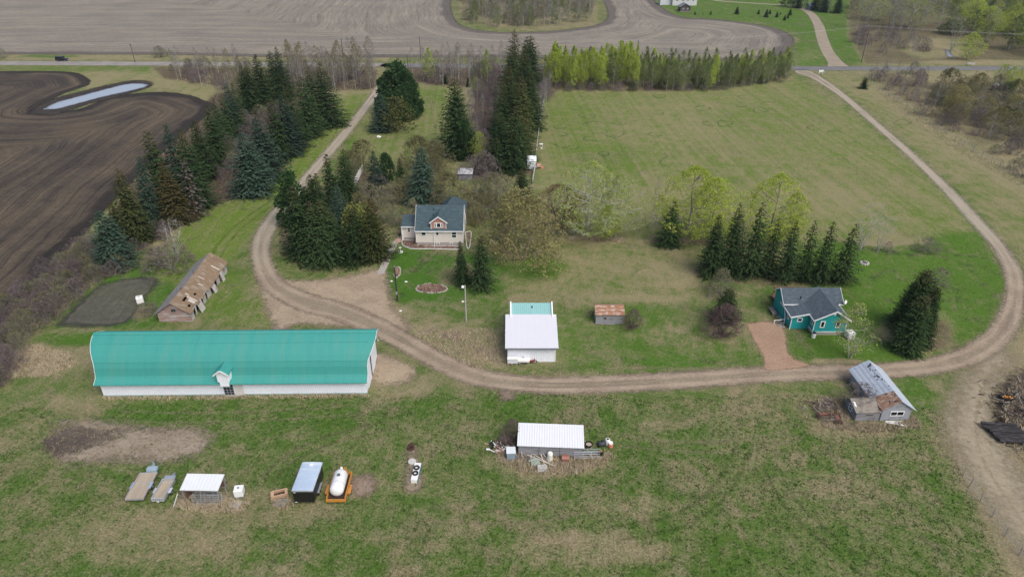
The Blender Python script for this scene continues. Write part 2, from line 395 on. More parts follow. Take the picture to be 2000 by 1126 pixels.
def sheet(name, mat, z, label, cat, poly=None, line=None, wid=None, res=0.8, margin=1.2, px=True, extra=None):
    """a flat area laid 4 mm or more above the ground, its ragged edge cut by the material"""
    lw = None
    if poly is not None:
        pts = [P(*q) for q in poly] if px else poly
    if line is not None:
        lw = [P(*q) for q in line] if px else line
    allp = (pts if poly is not None else [])+(lw or [])
    mg = margin+(max(wid) if wid else 0)
    x0 = min(p[0] for p in allp)-mg; x1 = max(p[0] for p in allp)+mg; y0 = min(p[1] for p in allp)-mg; y1 = max(p[1] for p in allp)+mg
    xs = np.arange(x0, x1+res, res); ys = np.arange(y0, y1+res, res)
    X, Y = np.meshgrid(xs, ys); sd = np.full(X.shape, -1e9); al = X*0
    if poly is not None: sd = poly_sd(X, Y, pts)
    if lw:
        d, al = line_sd(X, Y, lw, wid); sd = np.maximum(sd, d)
    at = [('sd', sd), ('al', al)]
    if extra: at += extra(X, Y, sd)
    o = link(bpy.data.objects.new(name, grid_mesh(name, xs, ys, z, sd > -margin, at)))
    o.data.materials.append(mat); return tag(o, label, cat, kind='structure')
def edge_alpha(g, amp=1.0, soft=.3, sc=1.1):
    p = g.pos(); n = g.noise(p, sc, 5, .65)
    return g.ss(g.m('ADD', g.attr('sd'), g.m('MULTIPLY', g.m('SUBTRACT', n, .5), amp*2)), -soft, soft)
def gravel_mat(name, c1, c2, c3, amp=.7, soft=.35, tracks=False, far=None):
    g = G(name); p = g.pos(); n1 = g.noise(p, .22, 6, .6); n2 = g.noise(p, 1.6, 5, .65); n3 = g.noise(p, 3.5, 4, .75)
    c = g.mix(g.ss(g.m('ADD', n1, g.m('MULTIPLY', g.m('SUBTRACT', n2, .5), .6)), .36, .66), c1, c2)
    if far is not None: c = g.mix(g.ss(g.xyz(p)[1], 95, 130), c, far)     # fresher gravel on the long straight
    if tracks:                                                  # wheel tracks run along the lane
        sd = g.attr('sd'); al = g.attr('al')
        v = g.comb(g.m('MULTIPLY', sd, 1.7), g.m('MULTIPLY', al, .07)); n = g.noise(v, 1.0, 4, .6)
        c = g.mix(g.ss(n, .52, .68, 0, .7), c, c3)
        tr = g.ss(g.m('ABSOLUTE', g.m('SUBTRACT', sd, .95)), .15, .55, .17, 0); crown = g.ss(g.m('ADD', sd, g.m('MULTIPLY', g.m('SUBTRACT', n2, .5), 1.2)), 1.35, 1.75, 0, .35)
        c = g.mix(crown, c, (.20, .175, .115)); c = g.scale(c, g.m('ADD', 1.0, tr))
        v2 = g.comb(g.m('MULTIPLY', sd, .8), g.m('MULTIPLY', al, .25), 4.0); n5 = g.noise(v2, 1.0, 5, .7)
        c = g.mix(g.ss(n5, .68, .72, 0, .7), c, (.075, .062, .055))
    else: c = g.mix(g.ss(n2, .55, .72, 0, .6), c, c3)
    c = g.scale(c, g.m('ADD', 1.0, g.m('MULTIPLY', g.m('SUBTRACT', n3, .5), 1.2)))
    return g.done(g.bsdf(c, .95, 0, g.bump(n3, .4, .05), .1), edge_alpha(g, amp, soft))
def plough_mat(name, base, light, dark, head=7.0, fs=(1.1, .02), amt=.55, soft=.6):
    """worked soil: swaths follow the field edge, with a darker freshly turned headland"""
    g = G(name); p = g.pos(); sd = g.attr('sd')
    wv = g.m('ADD', sd, g.m('MULTIPLY', g.m('SUBTRACT', g.noise(p, .03, 3, .5), .5), 9.0))
    o = g.xyz(p)
    v = g.comb(g.m('MULTIPLY', wv, fs[0]), g.m('MULTIPLY', g.m('ADD', o[0], o[1]), fs[1])); n = g.noise(v, 1.0, 5, .68)
    v2 = g.comb(g.m('MULTIPLY', wv, fs[0]*.23), g.m('MULTIPLY', g.m('SUBTRACT', o[0], o[1]), fs[1]*.6), 3.0); nb = g.noise(v2, 1.0, 4, .6)
    n1 = g.noise(p, .05, 6, .6); n3 = g.noise(p, 2.0, 5, .8)
    c = g.mix(g.ss(g.m('ADD', g.m('MULTIPLY', nb, .5), g.m('MULTIPLY', n1, .5)), .36, .63), base, light)
    c = g.mix(g.ss(n, .44, .64, 0, amt), c, dark)
    c = g.mix(g.ss(n, .60, .72, 0, .5), c, light) if amt > .4 else c
    c = g.mix(g.ss(g.m('ADD', sd, g.m('MULTIPLY', g.m('SUBTRACT', n1, .5), 6.0)), head*.55, head, .85, 0), c, dark)
    n7 = g.noise(p, .55, 5, .75); n8 = g.noise(g.comb(g.m('MULTIPLY', wv, fs[0]*3.2), g.m('MULTIPLY', g.m('ADD', o[0], o[1]), fs[1]*6)), 1.0, 3, .7)
    c = g.scale(c, g.m('ADD', 1.0, g.m('ADD', g.m('MULTIPLY', g.m('SUBTRACT', n8, .5), 1.3), g.m('ADD', g.m('MULTIPLY', g.m('SUBTRACT', n7, .5), 1.0), g.m('MULTIPLY', g.m('SUBTRACT', n3, .5), 1.6)))))
    return g.done(g.bsdf(c, .95, 0, g.bump(g.m('ADD', n, n3), .6, .15), .1), edge_alpha(g, 1.2, soft, .4))

def sp(pts, n=8): return spline(pts, n)
def wl(n, ws):                                                  # widths spread along the samples
    return list(np.interp(np.linspace(0, 1, n), np.linspace(0, 1, len(ws)), ws))
# far grey field and its dark edges, tree island cut out by its own outline
far_out = [(-700,-60),(-700,104),(0,106),(330,107),(560,112),(800,112),(1060,113),(1250,118),(1430,118),(1520,108),(1549,85),(1540,66),(1490,50),(1400,38),(1335,34),(1300,20),(1270,-10),(1255,-70),
           (1180,-70),(1170,-20),(1186,20),(1180,42),(1140,54),(1040,63),(960,62),(905,52),(884,30),(880,-10),(890,-70)]
sheet('field', plough_mat('far field soil', (.205,.182,.153), (.275,.243,.190), (.110,.095,.085), 7.0, (.42, .006), .46, 1.2), .004,
      'grey brown worked field beyond the road', 'field', poly=sp(far_out, 4), res=2.0, margin=3)
left_out = [(-900,150),(-200,141),(60,139),(140,141),(170,152),(172,166),(120,185),(75,214),(150,214),(215,190),(300,180),(360,184),(400,197),(415,215),(330,285),(230,385),(150,470),(60,560),(-80,690),(-500,900),(-900,900)]
sheet('ploughed_field', plough_mat('left field soil', (.054,.045,.039), (.125,.097,.066), (.028,.024,.022), 4.5, (1.3, .014), .6, .5), .004,
      'dark ploughed field with curving furrows left of the spruces', 'field', poly=sp(left_out, 5), res=1.2, margin=2)
def water_mat():
    g = G('pond water'); p = g.pos(); n = g.noise(g.vmul(p, (1, .4, 1)), 1.5, 3)
    c = g.mix(g.ss(g.m('ADD', g.attr('sd'), g.m('MULTIPLY', n, .8)), .2, 1.8), (.09, .085, .08), (.34, .38, .44))
    return g.done(g.bsdf(c, .28, 0, None, .5), edge_alpha(g, 1.3, .3, .6))
sheet('pond', water_mat(), .012, 'shallow blue meltwater pond lying in the ploughed field', 'pond',
      poly=sp([(84,214),(108,201),(155,188),(203,175),(250,164),(283,164),(286,169),(252,178),(198,190),(150,203),(112,213)], 5), res=.6)
mud = gravel_mat('pond mud', (.035,.030,.028), (.06,.05,.042), (.10,.085,.06), 2.0, .8)
sheet('mud_bank', mud, .008, 'wet dark mud around the field pond', 'mud', poly=sp([(50,222),(95,196),(150,181),(205,167),(260,157),(295,160),(292,170),(250,184),(190,199),(140,214),(100,226)], 5), res=.8)
sheet('creek', water_mat(), .012, 'narrow creek pool between brown banks beyond the road', 'creek', poly=sp([(1846,96),(1852,97),(1856,104),(1862,110),(1857,112),(1848,109)], 5), res=.5)
sheet('creek', water_mat(), .012, 'small creek pool at the right edge behind the willows', 'creek', poly=sp([(1975,196),(2000,192),(2030,200),(2010,212),(1985,212)], 5), res=.5)
# roads
tarred = gravel_mat('road gravel', (.30,.275,.25), (.235,.215,.20), (.19,.175,.165), .35, .3)
dark_road = gravel_mat('road tarred', (.185,.182,.18), (.15,.15,.155), (.22,.21,.20), .35, .3)
sheet('road', tarred, .012, 'pale gravel road crossing behind the spruces, a dark car on it', 'road', line=[P(x, y) for x, y in ((-900,121),(-200,122.5),(330,124.5),(760,127))], wid=[3.6]*4, res=.8, px=False)
sheet('road', dark_road, .012, 'dark grey road passing behind the mown field and over the creek', 'road', line=[P(x, y) for x, y in ((760,127.5),(1200,130.5),(1560,133.5),(1760,133.8),(1960,133.5),(2700,129))], wid=[3.4]*6, res=.8, px=False)
dm = gravel_mat('driveway gravel', (.305,.245,.178), (.24,.187,.137), (.15,.115,.09), .95, .55, True, (.31,.27,.205))
loop = sp([(745,160),(733,183),(690,240),(640,300),(580,372),(535,425),(510,475),(514,520),(540,560),(600,590),(670,610),(740,640),(800,672),(860,705),(930,735),(1010,748),(1100,752),(1230,747),(1360,740),(1500,730),(1620,727),
           (1750,722),(1850,708),(1920,680),(1965,635),(1983,580),(1978,530),(1950,480),(1905,430),(1850,370),(1790,312),(1720,250),(1650,190),(1600,155),(1570,141)], 6)
lw = wl(len(loop), [1.5,1.55,1.5,1.5,1.6,1.7,1.8,1.7,1.75,2.2,2.5,2.3,2.0,1.9,1.9,1.9,1.9,1.9,1.9,1.9,1.8,1.75,1.7,1.8,1.8,1.7,1.6,1.5,1.5,1.45,1.4,1.35,1.3,1.3,1.5,2.2,3.5])
sheet('driveway', dm, .012, 'brown gravel driveway looping round the yard and out to the road', 'driveway', line=[P(*q) for q in loop], wid=lw, res=.42, px=False, margin=1.3)
fl = sp([(1330,-14),(1400,1),(1480,7),(1545,12),(1580,24),(1598,48),(1606,75),(1616,100),(1632,122),(1640,132)], 6)
sheet('driveway', gravel_mat('far driveway', (.32,.275,.205), (.27,.225,.165), (.24,.20,.15), .3, .3), .008, 'far driveway curving up to the house beyond the road', 'driveway', line=[P(*q) for q in fl], wid=wl(len(fl), [2,2,2,2,2.3,2.5,2.6,2.6,3,4.5]), res=.6, px=False)
yardm = gravel_mat('yard gravel', (.37,.295,.205), (.29,.225,.16), (.20,.15,.115), 1.8, 1.0)
sheet('yard', yardm, .008, 'pale trampled gravel yard in front of the spruce clump', 'yard', poly=sp([(520,500),(545,540),(600,548),(680,540),(745,528),(757,560),(765,600),(800,640),(760,650),(690,640),(590,632),(545,640),(520,600),(505,540)], 5), res=.5, margin=2)
sheet('yard', yardm, .008, 'bare sandy patch outside the end door of the barn', 'yard', poly=sp([(722,700),(745,690),(780,705),(812,722),(800,742),(765,750),(725,745)], 5), res=.4, margin=2)
sheet('parking_pad', gravel_mat('pad gravel', (.36,.245,.165), (.30,.20,.135), (.34,.26,.20), .5, .3), .016, 'reddish gravel parking pad beside the teal house', 'parking pad', poly=sp([(1456,632),(1490,628),(1522,632),(1535,655),(1536,680),(1550,700),(1580,714),(1500,722),(1492,700),(1475,668)], 5), res=.4)
sheet('trampled_strip', gravel_mat('wheel lane', (.22,.17,.14), (.18,.14,.115), (.14,.11,.09), .5, .4), .004, 'bare dirt lane running up behind the barn', 'dirt lane', line=[P(545,650), P(555,620), P(575,595)], wid=[1.0,1.1,1.6], px=False, res=.4)
conc = gravel_mat('path concrete', (.38,.35,.31), (.32,.29,.26), (.26,.24,.21), .12, .08)
sheet('path', conc, .016, 'straight pale concrete path leading to the cream house', 'path', line=[P(*q) for q in ((776,468),(762,492),(750,520),(744,532))], wid=[.55,.6,.65,.7], px=False, res=.2, margin=.5)
sheet('garden_plot', plough_mat('garden soil', (.085,.080,.068), (.115,.118,.075), (.062,.058,.055), .6, (1.6,.02), .4, 1.0), .004, 'dark tilled garden plot beside the old barn', 'garden plot', poly=sp([(114,634),(150,596),(195,560),(240,547),(304,545),(285,575),(262,610),(240,632),(180,636)], 4), res=.5)
darkmud = gravel_mat('dark mud', (.085,.068,.058), (.12,.098,.082), (.16,.13,.105), 2.4, 1.0)
sheet('bare_soil', darkmud, .004, 'dark bare soil patch in the pasture below the barn', 'bare soil', poly=sp([(82,868),(120,838),(190,832),(262,840),(255,852),(200,868),(160,884),(118,890)], 4), res=.5, margin=2)
sheet('bare_soil', darkmud, .004, 'dark churned soil under the scrap heap at the right', 'bare soil', poly=sp([(1940,790),(1960,750),(2010,720),(2080,760),(2080,900),(2000,880),(1950,850)], 4), res=.5, margin=2)
sheet('bare_soil', gravel_mat('sandy soil', (.30,.25,.19), (.235,.19,.14), (.17,.14,.10), 2.8, 1.2), .008, 'broad sandy bare patch spreading right of the dark soil below the barn', 'bare soil', poly=sp([(110,826),(180,822),(270,836),(380,838),(405,860),(380,885),(320,900),(220,897),(150,902),(120,893),(190,868),(240,850),(180,836)], 4), res=.5, margin=3.5)
sheet('bare_soil', gravel_mat('pink soil', (.27,.205,.16), (.21,.16,.12), (.17,.13,.10), 1.0, .6), .004, 'small bare pinkish patch of soil below the driveway bend', 'bare soil', poly=sp([(975,762),(1000,760),(1003,775),(990,784),(978,778)], 4), res=.3, margin=2)
sheet('bare_soil', gravel_mat('pink soil', (.27,.205,.16), (.21,.16,.12), (.17,.13,.10), 1.0, .6), .004, 'bare worn patch of soil right of the orange trailer', 'bare soil', poly=sp([(684,935),(720,926),(732,938),(728,960),(700,968),(684,955)], 4), res=.3, margin=2)
sheet('dirt_track', gravel_mat('pale dirt', (.335,.285,.20), (.28,.235,.16), (.22,.185,.12), 3.2, 2.6), .004, 'broad pale dirt track sweeping down the right edge to the lower corner', 'dirt track', line=sp([P(1950,690), P(1915,760), P(1905,850), P(1945,930), P(2000,1020), P(2070,1120)], 6), wid=wl(31, [1.2,2.2,3.0,2.8,2.2,2.0]), px=False, res=.6, margin=6)
# old wheel ruts and windrows pressed into the grass
def rut_mat(name, c, a=.28):
    g = G(name); n = g.noise(g.pos(), .8, 5, .7); n2 = g.noise(g.pos(), 3.5, 3, .7)
    return g.done(g.bsdf(g.scale(g.mix(0.0, c, c), g.m('ADD', .5, n2)), .95, 0, None, .05), g.m('MULTIPLY', g.ss(g.m('ADD', g.attr('sd'), g.m('MULTIPLY', g.m('SUBTRACT', n, .5), 2.2)), -.5, .6), a))
rut_g = rut_mat('rut green', (.050,.085,.022)); rut_t = rut_mat('rut tan', (.34,.28,.18)); rut_b = rut_mat('rut brown', (.17,.135,.09), .3)
for pts, m_, gap, lab in (
 ([(1452,868),(1438,905),(1412,950),(1370,990),(1310,1020),(1200,1042)], rut_g, 1.7, 'curving pair of green wheel ruts in the lower pasture'),
 ([(1500,900),(1530,960),(1570,1010),(1640,1070),(1700,1120)], rut_g, 1.7, 'green wheel ruts running to the lower right'),
 ([(1260,860),(1230,930),(1120,990),(980,1010),(820,1000)], rut_t, 1.8, 'pale wheel ruts curving below the long grey shed'),
 ([(760,830),(640,860),(560,900),(520,940)], rut_b, 1.6, 'brown wheel ruts leading to the parked trailers'),
 ([(700,800),(500,812),(330,815),(220,810)], rut_t, 1.8, 'pale wheel ruts along the front of the barn'),
 ([(1600,820),(1540,850),(1450,868),(1330,872),(1215,860)], rut_t, 1.7, 'pale wheel ruts between the grey shed and the derelict house'),
 ([(1180,719),(1270,718),(1360,719),(1410,720)], rut_t, 0, 'pale strip of dead grass along the driveway'),
 ([(1610,706),(1645,705),(1690,708)], rut_t, 0, 'short pale strip of dead grass by the teal house driveway'),
 ([(880,330),(856,250),(846,205),(835,192),(815,190)], rut_t, 1.6, 'pale wheel ruts crossing the back lawn'),
 ([(600,350),(470,440),(410,520),(400,560)], rut_g, 1.8, 'green wheel ruts in the lawn along the driveway'),
 ([(690,230),(560,330),(430,430),(395,470)], rut_t, 1.7, 'pale wheel ruts along the spruce row lawn'),
 ([(1930,700),(1890,790),(1895,880),(1945,970),(2030,1090)], rut_t, 2.2, 'pale wheel ruts sweeping through the straw to the lower right')):
    w_ = spline([P(*q) for q in pts], 8); b = MB(); sdv = []
    for off in ((-gap/2, gap/2) if gap else (0,)):
        prev = None
        for i, (x, y) in enumerate(w_):
            x2, y2 = w_[min(i+1, len(w_)-1)]; x1, y1 = w_[max(i-1, 0)]; d = Vector((x2-x1, y2-y1, 0)).normalized(); nrm = Vector((-d.y, d.x, 0)); hw = .46 if gap else .5
            base = len(b.v); c = Vector((x, y, .016))+nrm*off; b.v += [tuple(c-nrm*hw), tuple(c), tuple(c+nrm*hw)]; e = .0 if i in (0, len(w_)-1) else .35; sdv += [-.55, e, -.55]
            if prev is not None:
                for q in (0, 1): b.f.append((prev+q, base+q, base+q+1, prev+q+1)); b.m.append(0)
            prev = base
    o = b.build('wheel_ruts', m_); a = o.data.attributes.new('sd', 'FLOAT', 'POINT'); a.data.foreach_set('value', sdv); tag(o, lab, 'wheel ruts', kind='structure')
# rings of darker grass in the mown field
def rings_mat():
    g = G('ring grass'); n = g.noise(g.pos(), .5, 4, .6)
    return g.done(g.bsdf(g.mix(n, (.045, .125, .028), (.070, .165, .040)), .95, 0, None, .05), g.m('MULTIPLY', g.ss(g.m('ADD', g.attr('sd'), g.m('MULTIPLY', g.m('SUBTRACT', n, .5), 1.0)), -.5, .5), .6))
b = MB(); sdv = []; rr = random.Random(11)
arcs = [(1148,225,16,6,170,400),(1125,211,10,3,200,420),(1095,247,14,4,150,330),(1160,242,20,4,0,200),(1172,256,14,5,200,390),(1200,262,18,6,180,400),(1210,240,12,4,170,380),(1160,270,18,6,150,330),(1180,300,10,4,0,360),(1305,316,14,10,90,280),
        (1415,241,14,5,0,360),(1388,241,14,5,100,300),(1372,211,14,4,60,400),(1485,215,14,5,0,360),(1448,205,10,4,180,360),(1286,221,10,3,180,400),(1288,188,12,3,0,360),(1280,262,13,4,120,340),(1095,262,12,4,260,420),(1100,283,16,5,170,330),(1452,190,10,3,60,300),
        (1762,239,16,5,0,360),(1630,260,16,5,20,180),(1500,203,12,4,0,200),(1660,276,10,4,180,360),(1120,288,8,4,200,400),(1235,415,10,4,190,350),(1590,250,14,4,90,250)]
for x, y, rx, ry, a0, a1 in arcs:
    n = 28; prev = None
    for i in range(n+1):
        a = math.radians(a0+(a1-a0)*i/n); k = 1+.12*math.sin(3*a+x)
        c = P(x+rx*k*math.cos(a), y-ry*k*math.sin(a)); e = P(x+rx*k*1.01*math.cos(a), y-ry*k*1.05*math.sin(a)); o = Vector((e[0]-c[0], e[1]-c[1], 0)).normalized()*.75
        row = [(c[0]-o.x, c[1]-o.y, .008), (c[0], c[1], .008), (c[0]+o.x, c[1]+o.y, .008)]
        base = len(b.v); b.v += row; en = .25 if (i in (0, n) and abs(a1-a0) < 360) else .5
        sdv += [-.55, .15 if en > .3 else -.3, -.55]
        if prev is not None:
            for q in (0, 1): b.f.append((prev+q, prev+q+1, base+q+1, base+q)); b.m.append(0)
        prev = base
o = b.build('grass_rings', rings_mat()); a = o.data.attributes.new('sd', 'FLOAT', 'POINT'); a.data.foreach_set('value', sdv)
tag(o, 'dark green fairy rings in the turf of the mown field', 'grass rings', kind='structure')
# ------------------------------------------------------------------ building kit
white_metal = paint('white metal cladding', (.82,.85,.90), .45, 0, .04, .4, rib=('X', .25))
white_trim = paint('white trim', (.80,.80,.80), .5, 0, .04)
teal_metal = paint('teal roof sheet', (.048,.285,.25), .5, 0, .13, 1.1, (.062,.265,.225), .4, (.9,.12,.12), .3, ('X', .28), .22)
teal_pale = paint('pale teal roof sheet', (.25,.47,.45), .45, 0, .05, .4, rib=('X', .3), ribst=.6)
glass = paint('dark window glass', (.012,.015,.02), .12, 0, .1, 2, spec=.6)
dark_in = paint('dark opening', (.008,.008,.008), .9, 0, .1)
grey_board = paint('weathered grey boards', (.27,.275,.29), .85, 0, .16, 1.1, (.15,.145,.145), .35, (.25,1,2.5), rib=('Z', .2))
grey_wood = paint('old grey timber', (.26,.24,.22), .9, 0, .2, 2, (.14,.125,.11), .4)
brown_wood = paint('brown timber', (.17,.105,.07), .85, 0, .18, 2)
rust = paint('rusty sheet', (.30,.15,.085), .85, 0, .15, 1.3, (.42,.38,.34), .42, (1,3,1))
galv = paint('galvanised steel', (.55,.57,.60), .35, .6, .08, 3)
steel_pale = paint('pale galvanised rail', (.62,.65,.70), .4, .3, .08, 3)
black_rub = paint('black rubber', (.018,.018,.02), .8, 0, .1)
black_paint = paint('black panel', (.012,.012,.013), .3, 0, .05, spec=.45)
concrete = paint('concrete', (.40,.385,.365), .9, 0, .12, 2)
shingle = paint('slate blue shingles', (.052,.083,.098), .9, 0, .13, 1.2, (.070,.10,.112), .5, (1,2,2), rib=('Z', .15))
shingle2 = paint('grey blue shingles', (.066,.090,.108), .9, 0, .13, 1.4, (.085,.110,.128), .5, (1,2,2), rib=('Z', .15))
cream = paint('cream siding', (.66,.61,.55), .7, 0, .04, .6, rib=('Z', .18), ribst=.35)
salmon = paint('salmon shakes', (.46,.235,.18), .8, 0, .12, 3, rib=('Z', .2))
teal_side = paint('teal siding', (.018,.31,.32), .6, 0, .05, .6, rib=('Z', .18), ribst=.5)
block = paint('foundation block', (.36,.33,.30), .9, 0, .1, 1.6)
deck_wood = paint('deck boards', (.42,.27,.19), .8, 0, .12, 2)
ply = paint('trailer planks', (.40,.33,.245), .85, 0, .1, .7, (.33,.275,.21), .5, (3,.3,1))
plastic = paint('white plastic', (.78,.78,.76), .4, 0, .04, 1.5)
bluegrey = paint('blue grey painted steel', (.30,.38,.45), .5, 0, .08)
orange_p = paint('orange painted steel', (.52,.235,.045), .55, 0, .12, 2, (.30,.13,.05), .3)
tanpaint = paint('rusty tan steel', (.50,.33,.21), .7, 0, .12, 2, (.3,.17,.1), .3)

def window(parent, x, y, z, w_, h_, face=0, nx=1, ny=1, fr=.09, trim=None, name='window', frame=True):
    """framed window centred at x,z on a wall plane; face 0 front, 1 right, 2 left"""
    b = MB(); t = fr
    b.box(-w_/2, w_/2, -.05, .02, -h_/2, -h_/2+t); b.box(-w_/2, w_/2, -.05, .02, h_/2-t, h_/2)
    b.box(-w_/2, -w_/2+t, -.05, .02, -h_/2+t, h_/2-t); b.box(w_/2-t, w_/2, -.05, .02, -h_/2+t, h_/2-t)
    for i in range(1, nx): q = -w_/2+w_*i/nx; b.box(q-.035, q+.035, -.045, .02, -h_/2+t, h_/2-t)
    for i in range(1, ny): q = -h_/2+h_*i/ny; b.box(-w_/2+t, w_/2-t, -.04, .02, q-.035, q+.035)
    o = b.build(name, trim or white_trim, parent); o.location = (x, y, z); o.rotation_euler = (0, 0, (0, math.pi/2, -math.pi/2)[face])
    part('pane', glass, o, lambda m: m.box(-w_/2+t, w_/2-t, -.012, .015, -h_/2+t, h_/2-t))
    return o
def gable(parent, x0, x1, y0, y1, hw, hr, axis, wmat, rmat, over=.35, oe=.35, th=.1, z0=0.0, trim=None, wname='wall', rname='roof', shift=0.0):
    """walls with two gables and a pitched roof; ridge along axis"""
    if axis == 'y':
        xm = (x0+x1)/2+shift; k = (hr-hw)/(xm-x0); k2 = (hr-hw)/(x1-xm)
        part(wname, wmat, parent, lambda b: b.prism([(x0,z0),(x1,z0),(x1,hw),(xm,hr-.02),(x0,hw)], y0, y1))
        a = (x0-oe, hw-k*oe+.03); c = (xm, hr+.03); d = (x1+oe, hw-k2*oe+.03)
        def f(b):
            b.prism([a, c, (c[0], c[1]+th), (a[0], a[1]+th)], y0-over, y1+over); b.prism([c, d, (d[0], d[1]+th), (c[0], c[1]+th)], y0-over, y1+over)
        r = part(rname, rmat, parent, f)
        if trim:
            def t(b):
                for yy in (y0-over-.05, y1+over+.01):
                    b.prism([(a[0], a[1]-.07), (c[0], c[1]-.07), (c[0], c[1]+th+.02), (a[0], a[1]+th+.02)], yy, yy+.04); b.prism([(c[0], c[1]-.07), (d[0], d[1]-.07), (d[0], d[1]+th+.02), (c[0], c[1]+th+.02)], yy, yy+.04)
                for xx, zz in ((a[0]-.06, a[1]), (d[0]+.01, d[1])): b.box(xx, xx+.05, y0-over, y1+over, zz-.08, zz+th)
            part('fascia', trim, parent, t)
    else:
        ym = (y0+y1)/2+shift; k = (hr-hw)/(ym-y0); k2 = (hr-hw)/(y1-ym)
        part(wname, wmat, parent, lambda b: b.prism([(y0,z0),(y1,z0),(y1,hw),(ym,hr-.02),(y0,hw)], x0, x1, 'x'))
        a = (y0-oe, hw-k*oe+.03); c = (ym, hr+.03); d = (y1+oe, hw-k2*oe+.03)
        def f(b):
            b.prism([a, c, (c[0], c[1]+th), (a[0], a[1]+th)], x0-over, x1+over, 'x'); b.prism([c, d, (d[0], d[1]+th), (c[0], c[1]+th)], x0-over, x1+over, 'x')
        r = part(rname, rmat, parent, f)
        if trim:
            def t(b):
                for xx in (x0-over-.05, x1+over+.01):
                    b.prism([(a[0], a[1]-.07), (c[0], c[1]-.07), (c[0], c[1]+th+.02), (a[0], a[1]+th+.02)], xx, xx+.04, 'x'); b.prism([(c[0], c[1]-.07), (d[0], d[1]-.07), (d[0], d[1]+th+.02), (c[0], c[1]+th+.02)], xx, xx+.04, 'x')
                for yy, zz in ((a[0]-.06, a[1]), (d[0]+.01, d[1])): b.box(x0-over, x1+over, yy, yy+.05, zz-.08, zz+th)
            part('fascia', trim, parent, t)
    return r
def corners(parent, pts, z0, z1, mat=None, w_=.1):
    part('corner_trim', mat or white_trim, parent, lambda b: [b.box(x-w_/2, x+w_/2, y-w_/2, y+w_/2, z0, z1) for x, y in pts])

# ------------------------------------------------------------------ the long barn
bx, by = P(203, 773); ex, ey = P(717, 768); L = math.hypot(ex-bx, ey-by)
barn = thing('barn', 'long white barn with an arched bright teal metal roof, the largest building', 'barn', (bx, by), math.atan2(ey-by, ex-bx))
D = 8.6; Y2 = D/2
half = [(-.70,2.34),(-.30,2.52),(.05,2.74),(.28,3.05),(.42,3.5),(.58,4.1),(.90,4.8),(1.4,5.45),(2.0,6.0),(2.7,6.5),(3.45,6.9),(Y2,7.25)]
prof = half+[(D-y, z) for y, z in half[-2::-1]]
ends = lambda z: 0.35+1.0*smooth(np.array((z-4.2)/3.0)).item()
def f(b):
    n = len(prof); xsn = 2; vs = []
    for k, dz in ((0, 0.0), (1, -.09)):
        for y, z in prof:
            e = ends(z); vs += [(-e, y, z+dz), (L+e, y, z+dz)]
    fs = []
    for i in range(n-1):
        a = 2*i; c = 2*(i+1); fs.append((a, a+1, c+1, c)); o = 2*n; fs.append((o+c, o+c+1, o+a+1, o+a))
        fs.append((a, c, o+c, o+a)); fs.append((a+1, o+a+1, o+c+1, c+1))
    fs.append((0, 2*n, 2*n+1, 1)); fs.append((2*n-2, 2*n-1, 4*n-1, 4*n-2))
    b.add(vs, fs)
part('roof', teal_metal, barn, f)
part('lap_seam', paint('teal seam', (.035,.245,.22), .6), barn, lambda b: [b.box(-.6+.02*k, L+.6-.02*k, half[k][0]-.02, half[k][0]+.03, half[k][1]-.02, half[k][1]+.014) for k in (6, 9)])
part('ridge_cap', teal_metal, barn, lambda b: b.prism([(Y2-.35,7.13),(Y2,7.30),(Y2+.35,7.13),(Y2+.35,7.17),(Y2,7.36),(Y2-.35,7.17)], -1.34, L+1.34, 'x'))
def f(b):
    for sx, sgn in ((0, -1), (L, 1)):
        for i in range(len(prof)-1):
            (y, z), (y2, z2) = prof[i], prof[i+1]; e, e2 = ends(z), ends(z2)
            x, x2 = sx+sgn*(e+.012), sx+sgn*(e2+.012); b.beam((x, y, z-.03), (x2, y2, z2-.03), .04, .09)
part('verge_board', white_trim, barn, f)
inner = [(0.0,0.0),(0.0,2.40)]+[(y+.03, z-.12) for y, z in prof if .3 < y < D-.3]+[(D,2.40),(D,0.0)]
part('wall', white_metal, barn, lambda b: b.prism(inner, 0, L, 'x'))
part('plinth', paint('pale teal sill', (.30,.42,.42), .7), barn, lambda b: b.box(-.03, L+.03, -.05, .0, 0, .16))
d = part('sliding_door', white_metal, barn, lambda b: (b.box(L+.05, L+.12, 1.2, 3.5, .05, 4.1), b.box(L+.05, L+.12, 4.4, 6.6, .05, 4.1)))
part('opening', dark_in, d, lambda b: b.box(L+.005, L+.03, 3.3, 4.5, 0, 3.9))
part('door_track', galv, d, lambda b: b.box(L+.02, L+.14, .9, 7.0, 4.12, 4.25))
part('hay_door', white_trim, barn, lambda b: (b.box(L+.01, L+.06, 3.4, 3.5, 4.6, 6.2), b.box(L+.01, L+.06, 5.1, 5.2, 4.6, 6.2), b.box(L+.01, L+.05, 3.5, 5.1, 6.1, 6.2)))
dx = L*.478
dm_ = part('dormer', white_metal, barn, lambda b: (b.box(dx-.75, dx+.75, -.82, 1.3, 2.75, 4.3), b.box(dx-.55, dx+.6, -.80, .1, 2.0, 2.75)))
def f(b):
    arc = [(-1.0,4.02),(-.6,4.36),(-.25,4.62),(0,4.74),(.25,4.62),(.6,4.36),(1.0,4.02)]
    b.prism([(dx+x, z) for x, z in arc]+[(dx+x, z+.12) for x, z in arc[::-1]], -1.15, 2.3)
part('dormer_roof', teal_metal, dm_, f)
def f(b):
    arc = [(-1.0,4.00),(-.6,4.34),(-.25,4.60),(0,4.72),(.25,4.60),(.6,4.34),(1.0,4.00)]
    b.prism([(dx+x, z-.06) for x, z in arc]+[(dx+x, z+.14) for x, z in arc[::-1]], -1.22, -1.152)
part('verge_board', white_trim, dm_, f)
